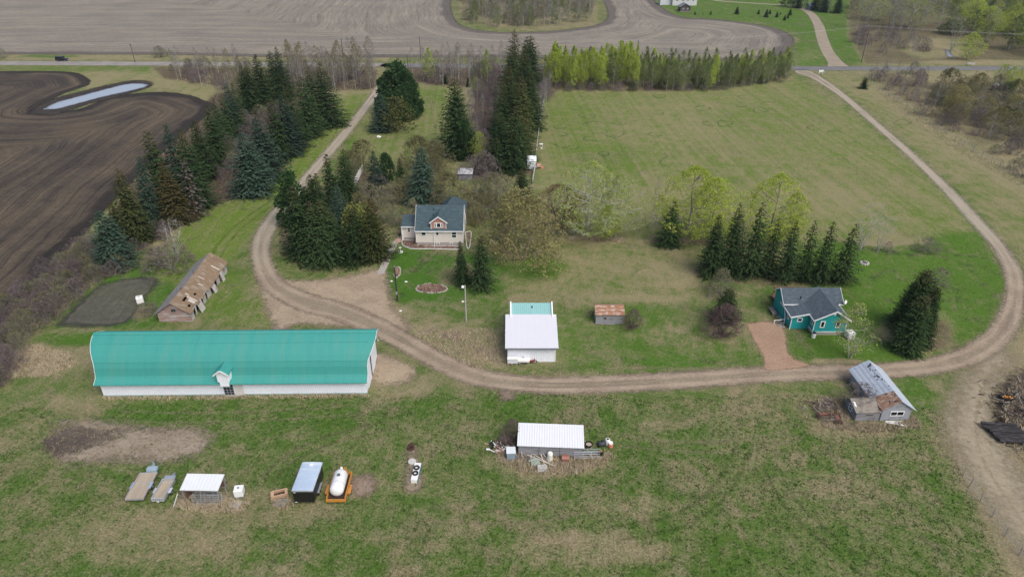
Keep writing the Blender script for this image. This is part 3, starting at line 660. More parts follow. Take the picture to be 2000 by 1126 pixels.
sd_ = part('side_door', paint('grey white door', (.62,.60,.57), .7, 0, .15, 2), barn, lambda b: b.box(dx+.85, dx+2.0, -.08, .0, .0, 2.2))
w_ = window(barn, dx+.05, -.07, 1.12, 1.3, 2.1, 0, 3, 5, .05, paint('old grey sash', (.25,.27,.3), .7))
part('sill', concrete, barn, lambda b: b.box(dx-.6, dx+2.1, -.35, -.1, 0, .08))

# ------------------------------------------------------------------ workshop
sx0, sy0 = P(992, 706); sx1, _ = P(1084, 706); W = sx1-sx0
shop = thing('workshop', 'white workshop with a broad plain white roof and pale teal rear roof', 'workshop', (sx0, sy0))
part('wall', white_metal, shop, lambda b: b.prism([(0,0),(5.8,0),(5.8,4.0),(0,2.7)], 0, W, 'x'))
whiter = paint('white roof sheet', (.62,.62,.66), .5, 0, .025, .5, rib=('X', .9), ribst=.15)
part('roof', whiter, shop, lambda b: b.prism([(-.6,2.66),(6.0,4.13),(6.0,4.25),(-.6,2.80)], -.38, W+.38, 'x'))
part('gutter', paint('dark gutter', (.16,.17,.19), .6), shop, lambda b: b.box(-.34, W+.34, -.72, -.62, 2.60, 2.78))
part('corner_trim', white_trim, shop, lambda b: (b.box(-.04, .1, -.04, .08, 0, 2.62), b.box(W-.1, W+.04, -.04, .08, 0, 2.62)))
part('wall', white_metal, shop, lambda b: b.prism([(5.82,0),(10.6,0),(10.6,3.2),(8.2,4.75),(5.82,3.9)], .55, W-.35, 'x'))
part('roof', teal_pale, shop, lambda b: (b.prism([(6.02,4.05),(8.2,4.80),(8.2,4.9),(6.02,4.15)], .5, W-.3, 'x'), b.prism([(8.2,4.80),(11.0,3.05),(11.0,3.15),(8.2,4.9)], .5, W-.3, 'x')))
part('verge_board', white_trim, shop, lambda b: [b.prism([(5.4,3.85),(8.2,4.83),(8.2,5.15),(5.4,4.25)], x, x+.2, 'x') for x in (.30, W-.3)])
part('roof_vent', black_paint, shop, lambda b: b.cyl((W*.53, 7.3, 4.5), .09, .4, 8))
# things along its front wall
def propane(name, x, y, lab, ln=2.0, r=.45, rot=0.0):
    t = thing(name, lab, 'propane tank', (x, y), rot)
    n = 9; pts = []; rad = []
    for i in range(n+1):
        a = math.pi*i/n; pts.append((-ln/2+r*.8-r*.8*math.cos(a) if i <= n/2 else ln/2-r*.8-r*.8*math.cos(a), 0, r+.22)); rad.append(max(.02, r*math.sin(a)**.6))
    part('tank', plastic, t, lambda b: b.tube(pts, rad, 16), True)
    part('valve_dome', galv, t, lambda b: b.cyl((0, 0, 2*r+.15), .14, .18, 10)); 
    for s_ in (-1, 1): part('foot', grey_wood, t, lambda b: b.box(s_*ln*.28-.09, s_*ln*.28+.09, -.32, .32, 0, .34))
    return t
px_, py_ = P(1022, 707); propane('propane_tank', px_, py_-.3, 'white propane tank lying low beside the workshop front wall', 1.9, .42)
px_, py_ = P(1001, 700)
fz = thing('chest_freezer', 'white chest on legs against the left end of the workshop front', 'chest', (px_, sy0-.55))
part('lid', plastic, fz, lambda b: b.box(-.75, .75, -.32, .32, .98, 1.12), False, .02)
part('cabinet', paint('grey white enamel', (.62,.64,.68), .5), fz, lambda b: b.box(-.7, .7, -.28, .28, .3, .95))
part('leg', galv, fz, lambda b: [b.box(x-.04, x+.04, y-.04, y+.04, 0, .3) for x in (-.62,.62) for y in (-.24,.24)])
def log_pile(name, cx, cy, n, lab, cat, cols, seed, ln=(.5, 1.1), rr_=(.05, .11), spread=(.8, .5), zmax=.4):
    r_ = random.Random(seed); t = thing(name, lab, cat, (cx, cy)); bs = [MB() for _ in cols]
    for i in range(n):
        x, y = r_.gauss(0, spread[0]*.5), r_.gauss(0, spread[1]*.5); a = r_.uniform(0, math.pi); l = r_.uniform(*ln)/2; z = abs(r_.gauss(0, zmax*.5))+.06
        d = Vector((math.cos(a)*l, math.sin(a)*l, r_.uniform(-.1, .25)*l)); p = Vector((x, y, z+abs(d.z)))
        bs[i % len(cols)].tube([p-d, p+d], r_.uniform(*rr_), 5)
    for (nm, m_), b in zip(cols, bs): build_split(b, nm, m_, t)
    return t
px_, py_ = P(1002, 708)
log_pile('firewood_pile', px_, py_-.1, 40, 'loose heap of brown split firewood before the workshop freezer', 'firewood', [('log', brown_wood), ('split_log', paint('split wood', (.46,.32,.2), .85)), ('pale_log', grey_wood)], 3, (.35,.6), (.05,.09), (1.3,.5), .35)
px_, py_ = P(1038, 707)
t = thing('wheelbarrow', 'small barrow with red tray next to the propane tank', 'wheelbarrow', (px_, py_-.1))
part('tray', paint('dull red enamel', (.30,.055,.05), .6), t, lambda b: b.add([(-.4,-.3,.35),(.3,-.3,.35),(.3,.3,.35),(-.4,.3,.35),(-.55,-.4,.65),(.5,-.4,.65),(.5,.4,.65),(-.55,.4,.65)], [(0,3,2,1),(0,1,5,4),(1,2,6,5),(2,3,7,6),(3,0,4,7)]))
part('wheel', black_rub, t, lambda b: b.torus((.62,0,.22), .16, .06, Matrix.Rotation(math.pi/2, 3, 'X')))
part('frame', plastic, t, lambda b: [b.beam((.6, s*.1, .22), (-.95, s*.3, .5), .05) for s in (-1, 1)]+[b.beam((-.35, s*.25, .36), (-.4, s*.27, 0), .04) for s in (-1, 1)])

# ------------------------------------------------------------------ cream house
hx, hy = P(814, 480); hx1, _ = P(905, 480); W = hx1-hx; Dp = 8.4
house = thing('house', 'cream farmhouse with slate blue roof and salmon front dormer', 'house', (hx, hy))
part('foundation', block, house, lambda b: b.box(.05, W-.05, .05, Dp-.05, 0, .75))
gable(house, 0, W, 0, Dp, 3.3, 6.5, 'x', cream, shingle, .12, .28, .12, .72, white_trim)
corners(house, [(0,0),(W,0),(W,Dp),(0,Dp)], .72, 3.25)
part('roof_pipe', black_paint, house, lambda b: (b.cyl((3.2, 2.35, 5.0), .09, .55, 8), b.cyl((3.25, 3.3, 5.7), .08, .5, 8)))
dcx = 4.35
dw = part('dormer', salmon, house, lambda b: b.prism([(dcx-1.42,3.32),(dcx+1.42,3.32),(dcx+1.42,4.9),(dcx,5.95),(dcx-1.42,4.9)], .16, 2.6))
def f(b):
    a = (dcx-1.7, 4.72); c = (dcx, 5.98); e = (dcx+1.7, 4.72)
    for p, q in ((a, c), (c, e)): b.prism([p, q, (q[0], q[1]+.11), (p[0], p[1]+.11)], -.05, 3.55)
part('dormer_roof', shingle, dw, f)
def f(b):
    a = (dcx-1.72, 4.68); c = (dcx, 5.94); e = (dcx+1.72, 4.68)
    for p, q in ((a, c), (c, e)): b.prism([(p[0], p[1]-.06), (q[0], q[1]-.06), (q[0], q[1]+.17), (p[0], p[1]+.17)], -.12, -.055)
    for x in (dcx-1.46, dcx+1.36): b.box(x, x+.1, .10, .158, 3.35, 4.85)
    b.box(dcx-1.46, dcx+1.46, .09, .157, 3.26, 3.40)
part('dormer_trim', white_trim, dw, f)
wd = window(house, dcx+.02, .13, 4.25, 1.65, .95, 0, 1, 1, .1); wd.name = 'dormer_window'
part('mullion', white_trim, wd, lambda b: [b.box(x-.11, x+.11, -.055, .02, -.38, .38) for x in (-.42, .42)])
window(house, 1.45, -.02, 2.55, .95, .72, 0); window(house, 4.05, -.02, 2.55, .62, .72, 0); window(house, 7.2, -.02, 2.35, .95, 1.25, 0, 1, 2)
window(house, 4.1, .02, .5, .62, .42, 0, name='basement_window'); window(house, 6.6, .02, .5, .62, .42, 0, name='basement_window')
window(house, W+.02, 3.0, 2.4, .9, 1.1, 1, 1, 2); window(house, W+.02, 5.6, 4.6, .8, 1.0, 1)
part('downspout', white_trim, house, lambda b: (b.beam((3.45,-.2,3.2), (3.45,-.2,.05), .09), b.beam((3.45,-.2,.08), (3.45,-.75,.05), .09)))
part('meter_box', galv, house, lambda b: (b.box(W+.01, W+.25, 5.0, 5.4, 2.2, 3.0),))
# rear wing with a pointed roof
part('wing', cream, house, lambda b: b.box(4.6, W-.2, Dp+.02, Dp+3.6, 0, 3.9))
ac = 6.75
part('roof', shingle, house, lambda b: b.add([(ac-2.6,Dp-2.6,4.15),(ac+2.3,Dp-2.6,4.15),(ac+2.3,Dp+3.9,3.95),(ac-2.6,Dp+3.9,3.95),(ac-.1,Dp-.3,6.95)], [(0,1,4),(1,2,4),(2,3,4),(3,0,4),(3,2,1,0)]))
# side entry on the left
ax0 = (784-814)/91*W
part('entry_wall', cream, house, lambda b: b.box(ax0, -.02, 2.6, 5.9, .5, 2.85)); part('entry_base', block, house, lambda b: b.box(ax0+.04, -.04, 2.64, 5.86, 0, .5))
part('entry_roof', shingle, house, lambda b: b.prism([(2.3,2.84),(6.0,3.75),(6.0,3.87),(2.3,2.96)], ax0-.18, -.06, 'x'))
part('entry_trim', white_trim, house, lambda b: (b.box(ax0-.2, -.06, 2.22, 2.29, 2.78, 2.97), b.box(ax0-.06, ax0+.05, 2.54, 2.66, 0, 2.8), b.box(ax0-.16, ax0-.06, 2.3, 2.42, .0, 2.75)))
window(house, ax0+1.25, 2.58, 2.15, .62, .95, 0, 1, 2)
dk = thing('deck', 'tan wooden deck with rail behind the side entry of the cream house', 'deck', (hx-2.2, hy+6.2))
part('floor', deck_wood, dk, lambda b: b.box(0, 2.1, 0, 3.0, .9, 1.05)); part('railing', brown_wood, dk, lambda b: [b.beam((0,y,1.0),(0,y,2.0),.09) for y in (0,1.5,3)]+[b.beam((0,0,1.95),(0,3,1.95),.1), b.beam((0,0,1.5),(0,3,1.5),.06), b.beam((0,3,1.95),(2.1,3,1.95),.1), b.beam((2.1,3,1.0),(2.1,3,2.0),.09)])
part('post', grey_wood, dk, lambda b: [b.box(x-.06, x+.06, y-.06, y+.06, 0, .9) for x in (.1,2.0) for y in (.1,2.9)])
dk = thing('porch_step', 'low brown board landing left of the side entry', 'landing', P(779, 472)+(0,))
part('boards', deck_wood, dk, lambda b: b.box(-.5, .35, -.6, 1.7, .12, .2)); part('joist', brown_wood, dk, lambda b: [b.box(-.45, .3, y, y+.1, 0, .12) for y in (-.5,.5,1.5)])
t = thing('barbecue', 'small dark barbecue standing on the landing by the side entry', 'barbecue', (P(781, 467)[0], P(781, 467)[1], .2))
part('grill', black_paint, t, lambda b: b.tube([(-.3,0,.75),(-.2,0,.8),(.2,0,.8),(.3,0,.75)], [.12,.24,.24,.12], 10)); part('stand', galv, t, lambda b: [b.beam((x,y,0),(x*.8,y*.8,.7),.05) for x in (-.28,.28) for y in (-.2,.2)])

# ------------------------------------------------------------------ teal house
tx, ty = P(1585, 654); tx1, _ = P(1648, 655); W = tx1-tx
teal = thing('house', 'small teal house with grey blue roof and white trim', 'house', (tx, ty))
part('foundation', block, teal, lambda b: b.box(.06, W-.06, .06, 4.2, 0, .62))
part('wall', teal_side, teal, lambda b: b.prism([(0,.58),(W,.58),(W,2.95),(W/2+.35,4.35),(0,2.95)], 0, 4.6))
xm = W/2+.35
def f(b):
    kl = 1.4/xm; kr = 1.4/(W-xm); a = (-.35, 2.95-kl*.35+.03); c = (xm, 4.38); e = (W+.35, 2.95-kr*.35+.03)
    for p, q in ((a, c), (c, e)): b.prism([p, q, (q[0], q[1]+.1), (p[0], p[1]+.1)], -.4, 7.2)
part('roof', shingle2, teal, f)
def f(b):
    kl = 1.4/xm; kr = 1.4/(W-xm); a = (-.37, 2.95-kl*.37); c = (xm, 4.36); e = (W+.37, 2.95-kr*.37)
    for p, q in ((a, c), (c, e)): b.prism([(p[0], p[1]-.06), (q[0], q[1]-.06), (q[0], q[1]+.15), (p[0], p[1]+.15)], -.46, -.405)
    b.box(-.43, -.36, -.4, 1.4, a[1]-.08, a[1]+.12); b.box(W+.36, W+.43, -.4, 4.4, e[1]-.08, e[1]+.12)
part('fascia', white_trim, teal, f)
corners(teal, [(0,0),(W,0)], .6, 2.85)
part('skirt', white_trim, teal, lambda b: (b.box(-.03, W+.03, -.05, -.005, .56, .66), b.box(-.05, -.005, -.03, 1.6, .56, .66)))
# cross block at the back, its gable end to the left
gable(teal, -3.0, W+.9, 4.62, 8.6, 2.95, 4.4, 'x', teal_side, shingle2, .3, .3, .1, 0, white_trim, 'wall', 'roof')
# side porch wing
part('wing_wall', teal_side, teal, lambda b: b.prism([(-2.75,0),(-.02,0),(-.02,2.9),(-2.75,2.35)], 1.75, 4.6))
part('wing_roof', shingle2, teal, lambda b: b.prism([(-3.1,2.31),(.25,3.02),(.25,3.12),(-3.1,2.41)], 1.35, 4.58+1.4))
part('wing_trim', white_trim, teal, lambda b: (b.box(-3.17, -3.11, 1.3, 5.98, 2.22, 2.43), b.prism([(-3.1,2.20),(-.38,2.78),(-.38,2.99),(-3.1,2.42)], 1.29, 1.345), b.box(-2.8, -2.7, 1.68, 1.8, 0, 2.3)))
window(teal, 1.22, -.02, 1.95, .72, 1.15, 0, 1, 1, .13); window(teal, 3.55, -.02, 1.95, .72, 1.15, 0, 1, 1, .13)
window(teal, -1.5, 1.73, 1.65, .8, .7, 0, 1, 1, .12); window(teal, -.02, .8, 1.9, .55, .95, 2, 1, 1, .11); window(teal, -2.77, 3.0, 1.5, .6, .95, 2, 1, 1, .11)
part('gable_vent', white_trim, teal, lambda b: b.box(xm-.24, xm+.12, -.06, -.005, 3.55, 3.95))
part('porch_lamp', white_trim, teal, lambda b: b.box(-3.12, -3.02, 6.2, 6.35, 3.4, 3.6))
part('roof_pipe', black_paint, teal, lambda b: (b.cyl((-.7,4.75,3.5), .09, .55, 8), b.cyl((4.2,2.9,3.75), .07, .25, 8)))
t = thing('satellite_dish', 'small white dish on the right edge of the teal house roof', 'satellite dish', (tx+W+1.15, ty+4.3, 2.95))
part('dish', plastic, t, lambda b: b.tube([(0,0,.35),(.08,-.12,.4),(.13,-.2,.43)], [.08,.25,.33], 12)); part('arm', galv, t, lambda b: b.beam((-.1,.1,0),(0,0,.35),.05))
t = thing('pergola', 'brown timber porch frame behind the back edge of the teal house', 'porch', (tx-2.3, ty+8.9))
part('post', brown_wood, t, lambda b: [b.box(x-.07, x+.07, y-.07, y+.07, 0, 2.05) for x in (0,2.6,5.2) for y in (0,2.2)]); part('beam', brown_wood, t, lambda b: (b.box(-.2,5.4,2.12,2.3,2.05,2.17), b.box(-.2,5.4,-.08,.1,2.05,2.17), b.box(-.08,.1,.1,2.12,2.05,2.17), b.box(5.1,5.3,.1,2.12,2.05,2.17)))
part('deck', brown_wood, t, lambda b: b.box(-.3, 5.5, -.2, 2.5, .5, .62))
t = thing('handrail', 'white bent handrail by the porch of the teal house', 'handrail', (tx-2.9, ty+3.6))
part('rail', white_trim, t, lambda b: (b.beam((-.15,.6,2.2),(-.3,-.6,.95),.07), b.beam((-.3,-.6,.95),(-2.0,-.75,.8),.07), b.beam((-.3,-.6,.95),(-.3,-.6,0),.07))); part('post', white_trim, t, lambda b: b.beam((-1.9,-.75,.8),(-1.9,-.75,0),.07))
t = thing('porch_landing', 'weathered grey boards beside the porch of the teal house', 'landing', (tx-3.9, ty+6.0))
part('boards', grey_wood, t, lambda b: b.box(-.3, .5, -.6, 1.4, .35, .45)); part('joist', grey_wood, t, lambda b: [b.box(-.25, .45, y, y+.1, 0, .35) for y in (-.5,1.2)])
rs = random.Random(4); stone = paint('stepping stone', (.33,.31,.29), .9, 0, .15, 2)
for i, (x, y) in enumerate([(1521,618),(1525,622),(1522,627),(1527,631),(1524,636),(1530,638)]):
    b = MB(); n = 9; r0 = rs.uniform(.28,.42); ring = [(r0*rs.uniform(.8,1.15)*math.cos(2*math.pi*k/n), r0*rs.uniform(.7,1.1)*math.sin(2*math.pi*k/n)) for k in range(n)]
    vs = [(u, v, 0) for u, v in ring]+[(u*.9, v*.9, .12) for u, v in ring]
    b.add(vs, [tuple(range(n-1,-1,-1)), tuple(range(n,2*n))]+[(k,(k+1)%n,n+(k+1)%n,n+k) for k in range(n)])
    o = b.build('stepping_stone', stone); o.location = P(x, y)+(.0,); tag(o, 'flat grey stone in the short stepping path by the teal house porch', 'stone', 'stepping stones')
t = thing('rain_barrel', 'white barrel with black lid at the front corner of the teal house', 'barrel', (P(1588, 659)[0], P(1588, 659)[1]))
part('body', plastic, t, lambda b: b.tube([(0,0,0),(0,0,.15),(0,0,.7),(0,0,.85)], [.27,.31,.31,.28], 16)); part('lid', black_paint, t, lambda b: b.cyl((0,0,.86), .30, .09, 16))
def tote(x, y, lab, rot=0.0, s=1.0, cage=True):
    t = thing('water_tote', lab, 'water tote', (x, y), rot); h = s*.5
    part('tank', plastic, t, lambda b: b.box(-h, h, -h, h, .16, .16+s*.95), False, .07)
    part('pallet', grey_wood, t, lambda b: [b.box(-h, h, y_-.06, y_+.06, 0, .14) for y_ in (-h*.85, 0, h*.85)])
    if cage:
        def f(b):
            e = h+.02
            for i in range(5):
                q = -e+2*e*i/4
                for (a, c) in (((q,-e),0), ((q,e),0), ((-e,q),0), ((e,q),0)): b.beam((a[0],a[1],.14), (a[0],a[1],.16+s), .025)
            for z in (.3,.55,.8,1.1):
                for a, c in (((-e,-e),(e,-e)), ((e,-e),(e,e)), ((e,e),(-e,e)), ((-e,e),(-e,-e))): b.beam((*a, z*s), (*c, z*s), .025)
        part('cage', galv, t, f)
    part('cap', black_paint, t, lambda b: b.cyl((0,0,.16+s*.95), .1, .05, 10))
    return t
tote(*P(1658, 660), 'caged white water tote at the right front corner of the teal house', .1, 1.1)
tote(*P(275, 591), 'white water tote at the edge of the tilled garden plot', .5, 1.05, False)
tote(*P(469, 966), 'white water tote sitting right of the livestock shelter', .15, 1.0, False)

# ------------------------------------------------------------------ old red barn (weathered, long)
ox, oy = P(312, 629); ox1, _ = P(375, 629); W = ox1-ox; Lb = 16.6
old = thing('old_barn', 'long derelict barn with holed brown shingle roof and faded red walls', 'old barn', (ox, oy), R(1.5))
red_board = paint('faded red boards', (.36,.235,.205), .9, 0, .16, .9, (.44,.41,.40), .55, (.3,1,2.5), rib=('Z', .18))
pale_board = paint('bleached white boards', (.50,.475,.45), .9, 0, .2, .9, (.25,.22,.2), .4, (1,.6,.5), rib=('Y', .2))
old_shingle = paint('old cedar shingles', (.235,.165,.105), .95, 0, .22, .6, (.27,.225,.175), .4, (.8,1.4,1.4), rib=('Z', .12))
grey_shingle = paint('bleached grey shingles', (.24,.23,.22), .95, 0, .2, 1.4, (.15,.14,.135), .45, (3,.6,1), rib=('Z', .12))
part('gable_wall', red_board, old, lambda b: b.prism([(0,.12),(W*.3,.0),(W*.55,.1),(W,.0),(W,1.75),(W/2,3.5),(0,1.75)], 0, .15))
part('gable_wall', red_board, old, lambda b: b.prism([(0,.05),(W,.0),(W,1.75),(W/2,3.5),(0,1.75)], Lb-.15, Lb))
window(old, W*.52, -.02, 2.15, .8, .7, 0, 2, 1, .1, grey_wood)
def f(b):                                        # right side: boards left between the openings
    for y0, y1, z1 in ((.16,1.2,1.72),(2.0,2.4,1.72),(3.3,4.6,1.72),(5.2,6.3,1.7),(7.0,8.6,1.7),(9.6,10.4,1.7),(11.5,12.8,1.72),(13.2,16.4,1.72)):
        b.box(W-.08, W, y0, y1, 0, z1)
    b.box(W-.09, W-.01, .16, Lb-.2, 1.45, 1.74)
part('side_wall', pale_board, old, f)
part('side_wall', grey_board, old, lambda b: b.box(0, .08, .16, Lb-.2, 0, 1.72))
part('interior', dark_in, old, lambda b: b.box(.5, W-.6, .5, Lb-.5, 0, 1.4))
for yy, tilt, ww in ((2.6, .55, 1.5), (8.8, .75, 1.3), (12.6, .35, 1.0)):
    M = Matrix.Translation((W+.05, yy, 0)) @ Matrix.Rotation(-tilt*.45+.9*tilt, 4, 'Y') @ Matrix.Rotation(-.12, 4, 'X')
    part('leaning_door', pale_board, old, lambda b: b.box(.0, .07, 0, ww, 0, 1.75, Matrix.Translation((W+.55, yy, 0)) @ Matrix.Rotation(-tilt*.5, 4, 'Y')))
kk = (3.5-1.75)/(W/2); zz = lambda x: 3.53-kk*abs(x-W/2)
def f(b):                                        # right slope in panels, some shingles gone
    rr_ = random.Random(8); x0 = W/2; x1 = W+.3
    holes = {(3,3),(3,4),(6,2),(8,2),(5,7)}; ny = 26; nx = 9
    for j in range(ny):
        for i in range(nx):
            if (i, j) in holes or (i+1 >= nx and rr_.random() < .22): continue
            a, c = x0+(x1-x0)*i/nx, x0+(x1-x0)*(i+1)/nx; y0 = -.35+(Lb+.7)*j/ny; y1 = -.35+(Lb+.7)*(j+1)/ny
            sag = lambda y: -.16*math.sin(max(0, min(1, (y-2)/12))*math.pi)
            q = lambda x, y: (x, y, zz(x)+sag(y)*(1-abs(x-W/2)/(W/2)*.5))
            t_ = rr_.uniform(0, .015)
            p4 = [q(a,y0), q(c,y0), q(c,y1), q(a,y1)]
            b.slab([(x, y, z+.07+t_) for x, y, z in p4], .07)
part('roof', old_shingle, old, f)
def f(b):
    rr_ = random.Random(9); x0 = W/2; x1 = -.55; ny = 26; nx = 6
    for j in range(ny):
        for i in range(nx):
            if rr_.random() < .02: continue
            a, c = x0+(x1-x0)*i/nx, x0+(x1-x0)*(i+1)/nx; y0 = -.35+(Lb+.7)*j/ny; y1 = -.35+(Lb+.7)*(j+1)/ny
            sag = lambda y: -.16*math.sin(max(0, min(1, (y-2)/12))*math.pi)
            p4 = [(a,y0,zz(a)+sag(y0)), (a,y1,zz(a)+sag(y1)), (c,y1,zz(c)+sag(y1)*.5), (c,y0,zz(c)+sag(y0)*.5)]
            b.slab([(x, y, z+.07+rr_.uniform(0,.02)) for x, y, z in p4], .07)
part('roof', grey_shingle, old, f)
bare = paint('bare sheathing', (.52,.46,.40), .9, 0, .12, 3)
def f(b):
    for y, a, c, ww in ((13.4,.5,1.0,.36),(9.2,.28,.62,.2),(7.4,.5,.75,.25),(3.0,.45,1.0,.35),(2.2,.62,.95,.7),(3.5,.3,.5,.3)):
        xa, xc = W/2+(W/2)*a, W/2+(W/2)*c
        q = lambda x, yy: (x, yy, zz(x)+.075-.16*math.sin(max(0, min(1, (yy-2)/12))*math.pi)*(1-abs(x-W/2)/(W/2)*.5))
        b.slab([q(xa,y), q(xc,y+.05), q(xc,y+ww), q(xa,y+ww)], -.035)
part('bare_patch', bare, old, f)

# ------------------------------------------------------------------ small grey shed with rusty roof
qx, qy = P(1163, 632); qx1, _ = P(1217, 633); W = qx1-qx
sh = thing('shed', 'little grey board shed with a rusty brown roof', 'shed', (qx, qy), R(-.5))
gable(sh, 0, W, 0, 2.9, 1.75, 2.5, 'x', grey_board, rust, .15, .2, .06)
window(sh, W*.34, -.02, 1.05, .45, .4, 0, 1, 1, .06, grey_wood)
part('log', grey_wood, sh, lambda b: b.tube([(-.1,-.25,.1),(W*.7,-.3,.1)], .09, 6))

# ------------------------------------------------------------------ derelict grey house with annex
gx, gy = P(1716, 821); gx1, _ = P(1772, 818); W = gx1-gx
der = thing('derelict_house', 'derelict grey house with pale patched roof and lower annex', 'derelict house', (gx, gy), R(1.5))
grey_cement = paint('grey stucco', (.30,.315,.345), .9, 0, .1, 1.2, (.22,.22,.235), .35)
pale_roof = paint('bleached roof sheet', (.44,.49,.55), .6, 0, .08, .8, (.35,.39,.44), .4, (.5,2,2), rib=('Z', .3))
Ld = 8.2; hw, hr = 1.95, 3.2; xm = W*.52
part('wall', grey_cement, der, lambda b: b.prism([(0,0),(W,0),(W,hw),(xm,hr-.02),(0,hw)], 0, Ld))
kl = (hr-hw)/xm; kr = (hr-hw)/(W-xm); zl = lambda x: hr+.03-(kl*(xm-x) if x < xm else kr*(x-xm))
part('roof', pale_roof, der, lambda b: b.slab([(xm,-.25,zl(xm)+.08),(W+.45,-.25,zl(W+.45)+.08),(W+.45,Ld+.3,zl(W+.45)+.08),(xm,Ld+.3,zl(xm)+.08)], .08))
part('roof', pale_roof, der, lambda b: b.slab([(-.45,2.35,zl(-.45)+.08),(xm,1.9,zl(xm)+.08),(xm,Ld+.3,zl(xm)+.08),(-.45,Ld+.3,zl(-.45)+.08)], .08))
part('bare_roof', paint('bare brown roof deck', (.30,.175,.115), .9, 0, .2, 1.5, (.42,.33,.27), .4, (1,3,1)), der, lambda b: b.slab([(-.2,-.25,zl(-.2)+.035),(xm,-.25,zl(xm)+.035),(xm,2.0,zl(xm)+.035),(-.2,2.5,zl(-.2)+.035)], .05))
def f(b):
    r_ = random.Random(2)
    for i in range(34):
        y = r_.uniform(2.6, 7.8) if i < 20 else r_.uniform(.0, 2.0); x = xm-r_.uniform(.15, .75) if i < 20 else xm-r_.uniform(.05, 1.2)
        a, c = r_.uniform(.06,.2), r_.uniform(.08,.3); z0 = .10 if i < 20 else .055
        b.slab([(x,y,zl(x)+z0),(x+a,y,zl(x+a)+z0),(x+a,y+c,zl(x+a)+z0),(x,y+c,zl(x)+z0)], .012)
part('missing_shingle', paint('tar paper', (.05,.05,.055), .9), der, f)
window(der, W*.54, -.02, 1.15, 1.75, .72, 0, 2, 1, .08)
part('corner_trim', paint('dark seam', (.06,.06,.07), .8), der, lambda b: b.box(-.05, .06, -.06, .0, 0, 1.95))
aw = (1716-1668)/60*W*1.02
def f(b): b.prism([(0,0),(2.9,0),(2.9,1.35),(1.9,2.05),(0,1.5)], -aw, -.06, 'x')
part('annex_wall', grey_board, der, f)
old_roll = paint('mossy roll roofing', (.27,.25,.215), .95, 0, .18, 2, (.20,.155,.12), .45)
part('annex_roof', old_roll, der, lambda b: b.slab([(-aw-.25,-.2,1.50),(-.08,-.2,1.50),(-.08,1.9,2.14),(-aw-.25,1.9,2.14)], .06))
part('annex_roof', paint('rust brown roll roofing', (.27,.20,.15), .95, 0, .15, 2), der, lambda b: b.slab([(-aw-.25,1.9,2.14),(-.08,1.9,2.14),(-.08,3.1,1.30),(-aw-.25,3.1,1.30)], .06))
window(der, -aw-.02, 1.55, .95, .75, .9, 2, 1, 2, .09); window(der, -aw*.45, -.02, 1.0, .95, .22, 0, 1, 1, .04, grey_wood)
part('roof_board', white_trim, der, lambda b: b.slab([(-aw-.1,.75,1.85),(-aw+.15,.6,1.8),(-aw+.2,1.35,2.02),(-aw-.05,1.4,2.04)], .03))
t = thing('door_panel', 'broken white lattice panel lying in front of the derelict house', 'panel', P(1748, 827)+(0,))
def f(b):
    for a, c in (((-1.1,.3),(.9,.35)), ((-1.0,.1),(1.0,-.55)), ((.9,.35),(1.15,-.6)), ((-1.1,.3),(-.9,.0)), ((-.6,.3),(-.3,-.1)), ((0,.3),(.3,-.3)), ((.5,.3),(.8,-.45))): b.beam((*a,.15), (*c,.1), .14, .05)
part('frame', white_trim, t, f); part('sheet', white_trim, t, lambda b: b.slab([(-1.0,.05,.11),(-.2,.28,.13),(.75,.3,.12),(.2,.0,.1)], .03))

# ------------------------------------------------------------------ long grey shed with white roof
ux, uy = P(1012, 889); ux1, uy1 = P(1138, 894); W = ux1-ux
ws = thing('storage_shed', 'long low grey shed with bright white ribbed roof', 'shed', (ux, uy), math.atan2(uy1-uy, ux1-ux))
part('wall', grey_board, ws, lambda b: b.prism([(0,0),(3.0,0),(3.0,2.2),(0,1.75)], 0, W, 'x'))
part('roof', paint('bright white ribbed sheet', (.70,.71,.73), .4, 0, .02, 1, rib=('X', .3), ribst=.6), ws, lambda b: b.prism([(-.25,1.74),(3.2,2.26),(3.2,2.33),(-.25,1.81)], -.12, W+.1, 'x'))
part('batten', paint('dark batten', (.12,.12,.13), .9), ws, lambda b: [b.box(x-.03, x+.03, -.03, .0, 0, 1.7) for x in (.02, W*.32, W*.64, W-.03)])
# ------------------------------------------------------------------ trailers and the row at the bottom left
def wheel(parent, x, y, r, wd=.2, name='wheel'):
    Mx = Matrix.Rotation(math.pi/2, 3, 'Y')
    o = part(name, black_rub, parent, lambda b: b.torus((0,0,0), r*.74, r*.27, Mx, 16, 8), True); o.location = (x, y, r)
    part('rim', galv, o, lambda b: b.tube([(-wd*.3,0,0),(wd*.3,0,0)], [r*.52]*2, 12)); return o
(ax, ay), (ax1, _) = P(247, 981), P(283, 981); W = ax1-ax; Ln = P(290, 931)[1]-ay
t = thing('flatbed_trailer', 'flatbed trailer with bare plank deck and bluish toolbox on its tongue', 'trailer', (ax, ay), R(3))
part('deck', ply, t, lambda b: b.box(.06, W-.06, 0, Ln, .50, .58))
part('frame', galv, t, lambda b: (b.box(0,.06,-.05,Ln,.45,.66), b.box(W-.06,W,-.05,Ln,.45,.66), b.box(0,W,-.1,-.05,.42,.56), b.box(.06,W-.06,Ln*.62,Ln*.62+.05,.582,.60), b.box(0,W,Ln,Ln+.06,.45,.66)))
part('side_rail', brown_wood, t, lambda b: (b.beam((-.06,-.1,.72),(-.06,Ln,.72),.06), b.beam((W+.06,0,.66),(W+.06,Ln,.66),.05)))
part('fender', bluegrey, t, lambda b: [b.box(x, x+.3, Ln*.36, Ln*.62, .60, .72) for x in (-.16, W-.14)])
wheel(t, W+.05, Ln*.52, .33); wheel(t, -.05, Ln*.52, .33); 
